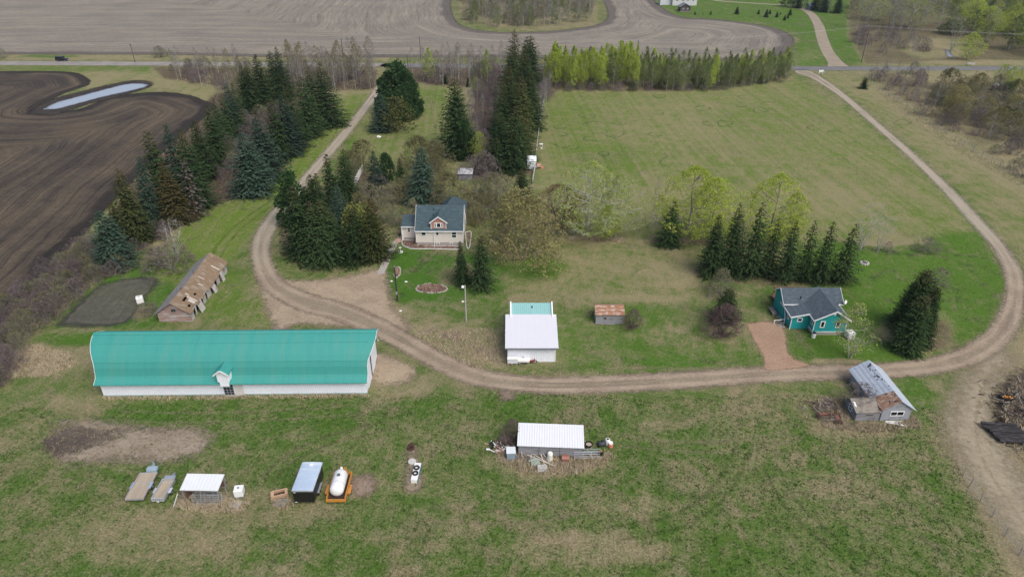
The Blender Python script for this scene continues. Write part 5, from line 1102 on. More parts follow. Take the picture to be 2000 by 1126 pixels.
for i in range(len(ln)-1):
    (x0,y0),(x1,y1) = ln[i], ln[i+1]; m_ = max(1, int(math.hypot(x1-x0,y1-y0)/3.5))
    for z in (.55, 1.05): b.beam((x0-f0[0],y0-f0[1],z),(x1-f0[0],y1-f0[1],z),.09 if i else .16)
    for k in range(m_):
        o = part('post', grey_wood, t, lambda q: q.tube([(0,0,0),(0,0,1.25)], .07, 6)); o.location = (x0+(x1-x0)*k/m_-f0[0], y0+(y1-y0)*k/m_-f0[1], 0)
b.build('rail', paint('pale rail', (.42,.42,.41), .8), t)
# short rail fence by the cottonwood
f0 = P(1066, 458); t = thing('rail_fence', 'short weathered rail fence under the leafing cottonwoods', 'fence', f0+(0,)); ps = [P(x, y) for x, y in ((1066,458),(1080,458),(1100,459),(1121,460),(1140,461))]
for x, y in ps: o = part('post', grey_wood, t, lambda b: b.tube([(0,0,0),(0,0,1.3)], .09, 6)); o.location = (x-f0[0], y-f0[1], 0)
part('rail', grey_wood, t, lambda b: [b.beam((a[0]-f0[0],a[1]-f0[1],z),(c[0]-f0[0],c[1]-f0[1],z),.08) for a, c in zip(ps, ps[1:]) for z in (.5,.85,1.15)])
for q, s_, lab in (((964,475),(.75,.5),'flat pale pad on the grass right of the cream house'),((972,430),(.6,.5),'pale slab half hidden under the tan willow')):
    t = thing('concrete_pad', lab, 'pad', P(*q)+(0,)); part('slab', paint('pale concrete', (.55,.52,.47), .85), t, lambda b: b.box(-s_[0],s_[0],-s_[1],s_[1],.0,.35)); part('edge', concrete, t, lambda b: b.box(-s_[0]-.06,s_[0]+.06,-s_[1]-.06,s_[1]+.06,0,.1))
t = thing('fire_ring', 'pale stone fire ring on the lawn beside the spruce row', 'fire ring', P(1688, 514)+(0,))
part('stone', paint('fire ring stone', (.5,.47,.45), .9), t, lambda b: [b.cyl((.65*math.cos(a),.65*math.sin(a),0), .2, .28, 7, .14) for a in np.linspace(0, 2*math.pi, 11)[:-1]]); part('ash', paint('ash', (.08,.075,.07), .95), t, lambda b: b.cyl((0,0,.01), .5, .06, 12))
x_, y_ = P(896, 351); t = thing('garden_shed', 'low hut with a pale sheet roof among the bare orchard bushes', 'shed', (x_, y_), R(-3)); part('wall', grey_board, t, lambda b: b.prism([(0,0),(2.2,0),(2.2,1.9),(0,1.5)], 0, 3.1, 'x')); part('roof', paint('pale sheet', (.62,.62,.63), .6, 0, .1, 1), t, lambda b: b.prism([(-.25,1.5),(2.4,1.96),(2.4,2.04),(-.25,1.58)], -.2, 3.3, 'x'))
f0 = P(694, 362); t = thing('board_fence', 'leaning white board fence behind the dark spruces', 'fence', f0+(0,)); p2 = P(708, 335)
part('board', plastic, t, lambda b: [b.box((p2[0]-f0[0])*i/9-.16, (p2[0]-f0[0])*i/9+.16, (p2[1]-f0[1])*i/9, (p2[1]-f0[1])*i/9+.06, .1, 1.5+.15*(i % 2)) for i in range(10)]); part('rail', grey_wood, t, lambda b: [b.beam((0,.1,z),(p2[0]-f0[0],p2[1]-f0[1]+.1,z),.08) for z in (.5,1.1)])
t = thing('bench', 'weathered grey bench frame at the foot of the big pine', 'bench', P(803, 232)+(0,), -.3); part('seat', grey_wood, t, lambda b: b.box(-.9,.9,-.25,.25,.45,.52)); part('backrest', grey_wood, t, lambda b: b.box(-.9,.9,.22,.28,.52,1.1)); part('leg', grey_wood, t, lambda b: [b.box(x-.05,x+.05,-.22,.26,0,.45) for x in (-.8,.8)])
# ------------------------------------------------------------------ along the far road
x_, y_ = P(122, 119.5); t = thing('car', 'small black off road car driving along the pale far road', 'car', (x_, y_)); cb = black_paint
part('body', cb, t, lambda b: b.prism([(-2.3,.45),(2.2,.45),(2.25,.8),(2.1,1.05),(.9,1.1),(-2.25,1.12),(-2.35,.8)], -.85, .85), False, .04)
part('cabin', cb, t, lambda b: b.prism([(-2.2,1.12),(.9,1.1),(.45,1.85),(-2.1,1.87)], -.78, .78), False, .04)
part('window', glass, t, lambda b: [b.prism([(x0,1.2),(x1,1.2),(x1-.12 if x1 > .5 else x1,1.72),(x0,1.72)], y, y+.02) for x0, x1 in ((-2.05,-1.2),(-1.1,-.3),(-.2,.72)) for y in (-.805, .785)])
for sx in (-1.5, 1.4):
    for sy_ in (-.78, .78): o = wheel(t, 0, 0, .4); o.location = (sx, sy_, .4); o.rotation_euler = (0, 0, math.pi/2)
part('spare_wheel', black_rub, t, lambda b: b.torus((-2.4,0,.95), .28, .1, Matrix.Rotation(math.pi/2, 3, 'Y'), 14, 6)); part('bumper', galv, t, lambda b: (b.box(2.22,2.4,-.8,.8,.45,.62), b.box(-2.48,-2.3,-.8,.8,.45,.6)))
polem = paint('road pole', (.10,.085,.075), .9)
plist = [(254,85,122),(666,74,140),(795,104,150),(819,70,118),(1247,78,126),(1700,50,122)]
tops = []
for i, (tx_, ty_, by_) in enumerate(plist):
    x_, y_, z_ = from_top(tx_, ty_, by_); tops.append((x_, y_, z_))
    t = thing('power_pole', ['grey power pole left by the field road','tall power pole among the bare aspens','short pole just right of the big pine gap','power pole standing before the far grey field','power pole in front of the leafing poplar belt','power pole by the far creek woods'][i], 'power pole', (x_, y_), 0, 'power poles along the road')
    part('pole', polem, t, lambda b: b.tube([(0,0,0),(0,0,z_)], [.17,.11], 7)); part('crossarm', polem, t, lambda b: b.box(-.08,.08,-.9,.9,z_-.45,z_-.3)); part('insulator', plastic, t, lambda b: [b.cyl((0,y,z_-.3), .05, .18, 6) for y in (-.8,.8)])
wl_pts = [tops[0], tops[3], tops[4], (tops[5][0], tops[5][1], tops[5][2]), (P(2300,118)[0], P(2300,118)[1], tops[4][2])]
wl_pts[1] = tops[3]; f0 = wl_pts[0]
t = thing('power_line', 'thin pale power wires strung between the road poles', 'power line', (f0[0], f0[1])); b = MB()
for off in (-.8, .8):
    for a, c in zip(wl_pts, wl_pts[1:]):
        n = 10; b.tube([(a[0]+(c[0]-a[0])*k/n-f0[0], a[1]+off+(c[1]-a[1])*k/n-f0[1], a[2]-.1+(c[2]-a[2])*k/n-4*1.2*(k/n)*(1-k/n)) for k in range(n+1)], .013, 4)
b.build('wire', paint('pale wire', (.5,.5,.5), .5), t)
t = thing('road_sign', 'white sign board at the driveway mouth by the road', 'sign', P(1603, 146)+(0,)); part('board', plastic, t, lambda b: b.box(-.85,.85,-.04,.04,.9,1.7)); part('post', plastic, t, lambda b: [b.box(x-.06,x+.06,.041,.15,0,1.75) for x in (-.7,.7)])
t = thing('mail_box', 'greenish grey mail box beside the white sign at the driveway mouth', 'mail box', P(1608, 147)+(0,)); part('box', paint('green grey box', (.35,.42,.38), .6), t, lambda b: b.prism([(-.25,1.0),(.25,1.0),(.25,1.25),(0,1.4),(-.25,1.25)], -.35, .35)); part('post', grey_wood, t, lambda b: b.box(-.06,.06,-.06,.06,0,1.0))
t = thing('culvert', 'pale concrete culvert end where the creek meets the road', 'culvert', P(1896, 126)+(0,)); part('headwall', concrete, t, lambda b: b.box(-1.6,1.6,-.2,.2,0,.6)); part('pipe', galv, t, lambda b: b.tube([(0,.2,.25),(0,1.2,.2)], .4, 14, False))
# distant buildings
x_, y_ = P(1313, 11); fh = thing('house', 'distant white house at the top edge on bright lawn', 'house', (x_, y_)); W = P(1357, 9)[0]-x_
gable(fh, 0, W, 0, 9, 4.6, 7.5, 'x', paint('far white siding', (.55,.56,.58), .7), shingle2, .4, .5, .15, 0, white_trim)
for k in (.18, .42, .62, .84): window(fh, W*k, -.03, 3.2, 1.2, 1.3, 0, 1, 1, .1)
part('garage_wing', paint('far white siding', (.55,.56,.58), .7), fh, lambda b: b.prism([(-7,0),(-.05,0),(-.05,3.4),(-3.5,4.6),(-7,3.4)], 2.0, 8)); part('garage_roof', shingle2, fh, lambda b: (b.prism([(-7.4,3.3),(-3.5,4.64),(-3.5,4.8),(-7.4,3.46)], 1.6, 8.3), b.prism([(-3.5,4.64),(-.1,3.46),(-.1,3.62),(-3.5,4.8)], 1.6, 8.3)))
x_, y_ = P(1328, 23); fc = thing('cabin', 'small dark brown cabin in front of the distant white house', 'shed', (x_, y_)); W = P(1348, 23)[0]-x_
gable(fc, 0, W, 0, 5.5, 2.6, 4.2, 'y', paint('dark log wall', (.075,.065,.065), .9), paint('grey shake roof', (.20,.19,.20), .9), .5, .5, .12); window(fc, W*.3, -.03, 1.5, .8, .8); window(fc, W*.72, -.03, 1.5, .8, .8)
part('porch', grey_wood, fc, lambda b: b.box(-.3, W+.3, -1.6, -.05, .2, .35))
x_, y_ = P(1580, 20); fs_ = thing('shed', 'small bluish shed with grey roof at the distant dark trees', 'shed', (x_, y_)); W = P(1596, 20)[0]-x_
gable(fs_, 0, W, 0, 5, 2.4, 3.6, 'x', paint('far bluish siding', (.20,.235,.28), .8), paint('far grey roof', (.33,.33,.34), .8), .3, .4, .12); part('door', white_trim, fs_, lambda b: b.box(W*.4,W*.6,-.06,-.01,0,2.0))
x_, y_ = P(1944, 178); t = thing('hut', 'tiny dark hut with pale roof in the brush beyond the right fence', 'hut', (x_, y_)); part('wall', paint('hut wall', (.05,.06,.055), .9), t, lambda b: b.box(0,2.6,0,2.2,0,1.5)); part('roof', paint('hut roof', (.40,.45,.42), .7), t, lambda b: b.prism([(-.3,1.45),(1.3,2.1),(2.9,1.5),(2.9,1.6),(1.3,2.22),(-.3,1.55)], -.3, 2.5))
# right boundary fence along the brush
fps = [(1700,166),(1735,188),(1770,210),(1800,232),(1830,252),(1865,275),(1900,296),(1935,318),(1970,338),(2004,358)]
f0 = P(*fps[0]); t = thing('wire_fence', 'leaning wire fence along the edge of the brushy creek bank', 'fence', f0+(0,)); pts = [P(*q) for q in fps]; pl = []
for a, c in zip(pts, pts[1:]): pl += [a, ((a[0]+c[0])/2, (a[1]+c[1])/2)]
for x, y in pl:
    b = MB(); b.tube([(0,0,0),(fr.uniform(-.1,.15),fr.uniform(-.1,.1),1.4)], [.09,.07], 6); o = b.build('post', grey_wood, t); o.location = (x-f0[0], y-f0[1], 0)
b = MB(); [b.tube([(a[0]-f0[0],a[1]-f0[1],h),(c[0]-f0[0],c[1]-f0[1],h)], .01, 3) for h in (.5,.85,1.2) for a, c in zip(pl, pl[1:])]; b.build('wire', galv, t)
# ------------------------------------------------------------------ trees
def leaf_mat(name, c1, c2, tip=None, tip_h=None, trans=.25, var=.5, hue=.0):
    """foliage colour: clumps of two greens, every tree a little different; tip = colour of the crown's cones"""
    if name in MATS: return MATS[name]
    g = G(name); v = g.obj(); n = g.noise(v, .55, 3, .6); n2 = g.noise(v, 3.0, 2, .6); r = g.rnd()
    c = g.mix(g.ss(g.m('ADD', n, g.m('MULTIPLY', g.m('SUBTRACT', n2, .5), .6)), .35, .65), c1, c2)
    if tip is not None:
        z = g.xyz(v)[2]; c = g.mix(g.m('MULTIPLY', g.ss(z, tip_h[0], tip_h[1]), g.ss(n2, .42, .6)), c, tip)
    c = g.scale(c, g.m('ADD', 1-var*.5, g.m('MULTIPLY', r, var)))
    d = g.n('BsdfDiffuse'); g.put(d.inputs[0], c); tr = g.n('BsdfTranslucent'); g.put(tr.inputs[0], c)
    mx = g.n('MixShader'); mx.inputs[0].default_value = trans; g.t.links.new(d.outputs[0], mx.inputs[1]); g.t.links.new(tr.outputs[0], mx.inputs[2])
    MATS[name] = g.done(mx.outputs[0]); return MATS[name]
def bark_mat(name, c, var=.3):
    if name in MATS: return MATS[name]
    g = G(name); n = g.noise(g.vmul(g.obj(), (1,1,.3)), 3, 4); k = g.m('ADD', 1-var, g.m('MULTIPLY', n, var*2)); k = g.m('MULTIPLY', k, g.m('ADD', .8, g.m('MULTIPLY', g.rnd(), .4)))
    MATS[name] = g.done(g.bsdf(g.scale(g.mix(0.0, c, c), k), .95, 0, None, .1)); return MATS[name]
bark_dark = bark_mat('spruce bark', (.085,.065,.05)); bark_grey = bark_mat('grey bark', (.20,.185,.17)); bark_pale = bark_mat('aspen bark', (.36,.35,.32)); bark_twig = bark_mat('purple twig', (.150,.115,.115)); bark_tan = bark_mat('tan twig', (.24,.185,.125)); bark_dk = bark_mat('dark twig', (.085,.070,.060)); bark_lil = bark_mat('lilac twig', (.125,.080,.085))
sp_green = leaf_mat('spruce green', (.028,.056,.024), (.058,.092,.034), (.11,.085,.04), (10, 13.8))
sp_blue = leaf_mat('spruce blue', (.034,.066,.044), (.072,.112,.080))
sp_yel = leaf_mat('spruce olive', (.044,.062,.023), (.078,.092,.032), (.12,.08,.035), (9.5, 13.5))
sp_brown = leaf_mat('cedar brown', (.048,.050,.020), (.080,.066,.028))
sp_dead = leaf_mat('dead spruce', (.12,.10,.09), (.17,.145,.13))
pine_g = leaf_mat('pine green', (.028,.066,.026), (.055,.105,.036))
far_green = leaf_mat('far small spruce', (.018,.040,.020), (.03,.06,.028))

def spruce_mesh(seed, mat, h=14.0, rad=2.9, droop=.28, dens=1.0, base=.04, taper=.80, leafs=.62, ragged=.25, name='crown'):
    """whorls of drooping sprays round a straight stem"""
    r = random.Random(seed); b = MB(); z = h*base
    side = [r.uniform(1-ragged, 1+ragged*.6) for _ in range(7)]
    while z < h*.985:
        f = (z-h*base)/(h*(1-base)); L = rad*((1-f)**taper)*(.55+.45*min(1, f/.12+.45))+.12
        nb = max(4, int((5+L*2.9)*dens)); a0 = r.uniform(0, 6.28)
        for k in range(nb):
            a = a0+6.283*k/nb+r.uniform(-.3,.3); l = L*r.uniform(.72,1.12)*side[int(a/6.283*7) % 7]*(1+r.uniform(-ragged,ragged)*.6)
            ca, sa = math.cos(a), math.sin(a); d = droop*r.uniform(.6,1.5)*(1-f*.9)-.35*f; zb = z+r.uniform(-.32,.32)
            m = max(2, int(l/.42*dens)); 
            for i in range(m):
                t = (i+r.uniform(.35,1.0))/m; rr0 = l*t; zz_ = zb-d*rr0*(.6+.4*t)+.10*l*t*t
                s = leafs*r.uniform(.6,1.2)*(.62+.38*(1-t))*(.55+.45*min(1, l/1.2)); o = r.uniform(-.34,.34)*(1-.4*t)
                c0 = (ca*rr0-sa*o*s*1.6, sa*rr0+ca*o*s*1.6, zz_); aa = a+o*1.9+r.uniform(-.35,.35); cx, cy = math.cos(aa), math.sin(aa); w_ = s*.34; dz = -s*r.uniform(.10,.55)
                tip = (c0[0]+cx*s, c0[1]+cy*s, c0[2]+dz)
                b.add([(c0[0]+cy*w_*.7, c0[1]-cx*w_*.7, c0[2]), (c0[0]+cx*s*.55+cy*w_, c0[1]+cy*s*.55-cx*w_, c0[2]+dz*.4-s*.06), tip, (c0[0]+cx*s*.55-cy*w_, c0[1]+cy*s*.55+cx*w_, c0[2]+dz*.4-s*.06), (c0[0]-cy*w_*.7, c0[1]+cx*w_*.7, c0[2]), (c0[0]+cx*s*.5, c0[1]+cy*s*.5, c0[2]+dz*.3+s*.10)], [(0,1,5),(1,2,5),(2,3,5),(3,4,5),(4,0,5)])
        z += h*.028*r.uniform(.8,1.2)/max(.6, dens**.5)
    for k in range(5): a = r.uniform(0,6.28); b.tri((.1*math.cos(a), .1*math.sin(a), h*.955), (.1*math.cos(a+2), .1*math.sin(a+2), h*.955), (0,0,h*1.0))
    return b.mesh(name, mat)
def trunk_mesh(h, r0, mat, r1=.04, n=7):
    b = MB(); b.tube([(0,0,-.05),(0,0,h*.3),(0,0,h*.7),(0,0,h*.97)], [r0,r0*.75,r0*.4,r1], n); return b.mesh('trunk', mat)
SPR = {
 'g': [spruce_mesh(1, sp_green, 14, 4.1, .28, 1.25, .03), spruce_mesh(2, sp_green, 14, 3.8, .2, 1.2, .04, .72), spruce_mesh(3, sp_green, 14, 4.5, .32, 1.25, .02, .9), spruce_mesh(4, sp_green, 14, 4.0, .38, 1.1, .05, .8, .66, .5), spruce_mesh(5, sp_green, 14, 3.6, .24, 1.2, .03, .65, .6, .4)],
 'b': [spruce_mesh(11, sp_blue, 14, 4.4, .22, 1.2, .02, .82, .7), spruce_mesh(12, sp_blue, 14, 3.9, .3, 1.1, .04, .75, .72, .35)],
 'y': [spruce_mesh(21, sp_yel, 14, 3.7, .34, 1.15, .03, .78, .68, .32), spruce_mesh(22, sp_yel, 14, 4.0, .25, 1.2, .03, .85)],
 'c': [spruce_mesh(31, sp_brown, 14, 4.6, .15, 1.4, .01, .95, .58, .15)],
 'd': [spruce_mesh(41, sp_dead, 14, 2.6, .55, .42, .05, .8, .7, .4)],
 's': [spruce_mesh(51, sp_green, 14, 4.4, .26, .85, .06, .85, .8, .45), spruce_mesh(52, sp_green, 14, 4.2, .3, .9, .06, .8, .78, .45)],
 'k': [spruce_mesh(61, far_green, 14, 5.6, .15, 1.0, .0, .85, .9)],
 'w': [spruce_mesh(71, sp_green, 14, 6.6, .12, 1.15, .0, .55, .85, .22)],
}
SPR_T = trunk_mesh(14, .24, bark_dark)
tree_rng = random.Random(77)
def put_tree(name, label, cat, group, x, y, meshes, sc, rot=None, tilt=None, mats=None):
    t = thing(name, label, cat, (x, y), 0, group); t.scale = sc if hasattr(sc, '__len__') else (sc, sc, sc)
    t.rotation_euler = (tilt[0] if tilt else 0, tilt[1] if tilt else 0, tree_rng.uniform(0, 6.28) if rot is None else rot)
    for nm, me in meshes:
        o = link(bpy.data.objects.new(nm, me)); o.parent = t
    return t
def spruce(tx, ty, by, kind, label, group=None, wide=1.0, tilt=None, name='spruce_tree'):
    x, y, z = from_top(tx, ty, by); v = SPR[kind]; me = v[tree_rng.randrange(len(v))]; s = z/14.0
    k = s**.62*wide if kind not in 'kw' else s*wide
    return put_tree(name, label, 'spruce', group, x, y, [('trunk', SPR_T), ('crown', me)], (k, k, s), None, tilt or (tree_rng.uniform(-.03,.03), tree_rng.uniform(-.03,.03)))
# left belt along the ploughed field, near to far
G1 = 'spruces in the belt beside the ploughed field'
belt = [(190,413,520,'b','broad blue green spruce at the near end of the left belt',1.25),(212,395,478,'y','short olive spruce behind the near end of the left belt',.9),(231,329,470,'y','tall olive spruce near the front of the left belt',1.0),
 (254,307,445,'b','thin leaning blue spruce in the left belt',.8),(290,254,405,'g','tall dark spruce with layered boughs in the left belt',1.15),(325,243,405,'b','blue green spruce behind the brown cedar in the left belt',.95),
 (317,312,432,'c','dense brown cedar cone at the lawn side of the left belt',1.0),(353,250,405,'g','dark spruce right of the blue green one in the left belt',.95),(357,310,425,'d','half dead spruce with grey boughs beside the brown cedar',1.3),
 (373,233,350,'g','dark spruce directly left of the bare dead spruce',.9),(386,232,338,'d','bare grey dead spruce in the middle of the left belt',.8),(401,205,325,'g','dark spruce directly right of the bare dead spruce',1.0),
 (415,193,285,'g','slim spruce on the field side of the left belt',.8),(433,182,272,'g','spruce overlapping its slim neighbour on the field side',.9),(441,163,262,'b','bluish spruce of the close pair on the field side',.85),(449,163,262,'g','right spruce of the close pair on the field side',.85)]
for tx_, ty_, by_, k, lab, w_ in belt: spruce(tx_, ty_, by_, k, lab, G1, w_*1.12, (0, .10) if 'leaning' in lab else None)
for i, (tx_, ty_, by_, k) in enumerate([(470,127,215,'g'),(482,119,218,'g'),(500,105,214,'g'),(525,99,192,'g'),(540,91,190,'g')]):
    spruce(tx_, ty_, by_, k, '%s tall dark spruce from the left in the rear clump of the left belt' % ['first','second','third','fourth','fifth'][i], 'rear clump of the left belt', 1.15)
for i, (tx_, ty_, by_, k, w_) in enumerate([(473,259,378,'b',1.25),(498,227,348,'b',1.15),(528,190,315,'g',1.05),(547,187,302,'b',1.0),(557,168,290,'g',1.0),(584,146,268,'g',1.0),(602,130,250,'g',1.0),(626,121,245,'g',1.2)]):
    spruce(tx_, ty_, by_, k, '%s spruce from the near end of the row along the driveway lawn' % ['first, widest,','second, bluest,','third','fourth','fifth','sixth','seventh','last and tallest'][i], 'spruce row along the driveway lawn', w_*1.12)
# clump inside the driveway bend
for i, (tx_, ty_, by_, k, w_) in enumerate([(568,360,503,'g',1.25),(606,395,513,'g',1.1),(623,391,514,'g',1.1),(602,340,440,'g',1.0),(618,336,442,'g',.9),(639,299,410,'g',1.05),(667,290,398,'g',1.2),(658,360,445,'b',.9),(643,405,500,'g',.9),(686,404,511,'g',1.2),(722,384,505,'y',1.1)]):
    spruce(tx_, ty_, by_, k, ['huge dark spruce at the left corner of the driveway clump','front spruce with two bare trunks showing in the driveway clump','front spruce in the middle of the driveway clump','dark spruce behind the huge left one in the driveway clump','slim green spruce in the middle of the driveway clump','tall spruce at the back of the driveway clump beside the gravel','broad spruce topping the back of the driveway clump','small bluish spruce in the middle of the driveway clump','dark spruce half hidden inside the driveway clump','front spruce before the yellow round shrub','olive spruce at the right end of the driveway clump by the path'][i], 'spruces in the driveway clump', w_)
for tx_, ty_, by_, k, lab, w_ in [(728,294,378,'b','blue spruce behind the orchard left of the cream house',1.0),(778,308,372,'g','small dark spruce behind the orchard',.75),(820,287,398,'b','tall thick bluish spruce just behind the cream house',1.2),
   (740,181,256,'b','blue spruce by the white tyre planter',1.15),(887,152,300,'g','tall dark spruce alone on the back lawn',1.3),(894,166,298,'g','spruce overlapping the tall one on the back lawn',1.0),(934,300,338,'g','small green spruce below the bare purple thicket',1.1),
   (1020,331,386,'g','short green spruce at the near end of the tall spruce row',1.15),(900,470,552,'g','left spruce of the pair on the front lawn',.85),(938,460,560,'s','right spruce of the pair on the front lawn',.9),
   (1317,392,479,'g','single dark spruce by the leafing cottonwoods',.95),(1428,560,628,'g','small spruce behind the purple lilac bush',1.1),(1692,151,173,'g','tiny dark spruce on the strip beyond the driveway',1.1),(869,143,164,'k','little dark spruce at the foot of the bare belt',.8),(914,150,170,'k','second little dark spruce at the foot of the bare belt',.8)]:
    spruce(tx_, ty_, by_, k, lab, None, w_)
row = [(1006,56,192),(1030,70,172),(1037,69,172),(1002,90,205),(993,130,245),(978,182,275),(974,212,322),(1015,140,262),(1020,155,275),(1030,100,230),(1010,207,332),(970,268,337),(1024,226,318),(986,160,262),(1034,140,252),(1000,250,335)]
for i, (tx_, ty_, by_) in enumerate(row): spruce(tx_, ty_, by_, 'g' if i % 4 else 'y', 'dark spruce in the dense tall row between back lawn and mown field', 'dense tall spruce row beside the mown field', 1.25)
ordn = ['first','second','third','fourth','fifth','sixth','seventh','eighth']
for i, (tx_, ty_, by_, k, w_) in enumerate([(1409,420,535,'g',.95),(1449,396,533,'g',.85),(1494,396,538,'s',.85),(1521,425,540,'s',.62),(1559,430,545,'s',.82),(1595,432,548,'s',.70),(1629,432,550,'s',.78),(1669,437,552,'s',.85)]):
    spruce(tx_, ty_, by_, k, '%s spruce from the left in the row behind the teal house' % ordn[i], 'spruce row behind the teal house', w_)
for tx_, ty_, by_, lab, w_ in [(1814,523,640,'tallest spruce of the dark lawn clump inside the driveway bend',.62),(1788,552,640,'left spruce of the dark lawn clump inside the driveway bend',.60),(1832,560,672,'right spruce of the dark lawn clump inside the driveway bend',.52),(1808,575,684,'front spruce of the dark lawn clump inside the driveway bend',.60)]:
    spruce(tx_, ty_, by_, 'w', lab, 'dark lawn clump inside the driveway bend', w_)
for i, (tx_, ty_, by_) in enumerate([(1358,22,29),(1373,25.5,29),(1389,21,29),(1406,25,28),(1441,12,28),(1483,18,28),(1499,17,34),(1505,18,28),(1519,22,34),(1525,24,29),(1545,16,30),(1540,27,36),(1534,29,40)]):
    spruce(tx_, ty_, by_, 'k', 'little dark spruce dotted on the bright lawn beyond the far field', 'little spruces on the far lawn', 1.0, None, 'small_spruce')

# pines: bushy rounded crowns
def pine_mesh(seed, h=12, rad=3.2, mat=None, n=2600, q=.42):
    r = random.Random(seed); b = MB(); cl = []
    for i in range(60):
        f = r.uniform(.08, 1.0); a = r.uniform(0, 6.28); rr_ = rad*math.sin(min(1, (1-f)*1.5+.12)*1.57)*r.uniform(.45,1.0); cl.append((rr_*math.cos(a), rr_*math.sin(a), f*h*.94, r.uniform(.9,1.6)))
    for i in range(n):
        cx, cy, cz, s = r.choice(cl); d = Vector((r.gauss(0,1), r.gauss(0,1), r.gauss(0,1)*.8)).normalized()*s*r.uniform(.45,1.0); p = Vector((cx,cy,cz))+d; u = (d.normalized()+Vector((r.uniform(-.5,.5), r.uniform(-.5,.5), r.uniform(0,.8)))).normalized(); w_ = u.cross(Vector((r.uniform(-1,1), r.uniform(-1,1), .3))).normalized()*q*.35
        b.add([p-w_*.6, p+w_*.6, p+u*q+w_, p+u*q*1.2, p+u*q-w_], [(0,1,2,3,4)])
    return b.mesh('crown', mat or pine_g)
PINE = [pine_mesh(1, 12, 4.4, None, 5200, .5), pine_mesh(2, 12, 3.6, None, 3800, .48)]; PINE_T = trunk_mesh(11, .22, bark_grey)
def pine(tx, ty, by, lab, group=None, w_=1.0, v=0):
    x, y, z = from_top(tx, ty, by); s = z/12; put_tree('pine_tree', lab, 'pine', group, x, y, [('trunk', PINE_T), ('crown', PINE[v])], (s*w_, s*w_, s))
for a in [(775,121,226,'tall rounded pine, middle of the back lawn pine group'),(756,140,222,'left pine of the back lawn pine group'),(796,150,228,'right pine of the back lawn pine group'),(782,168,236,'front pine of the back lawn pine group')]: pine(*a, 'pines on the back lawn', .85)
pine(560,338,440,'light green pine behind the huge spruce of the driveway clump', None, .85, 1); pine(752,300,356,'bright green young pine beside the blue spruce', None, .85, 1); pine(905,236,312,'light green pine leaning on the tall back lawn spruces', None, .85, 1)

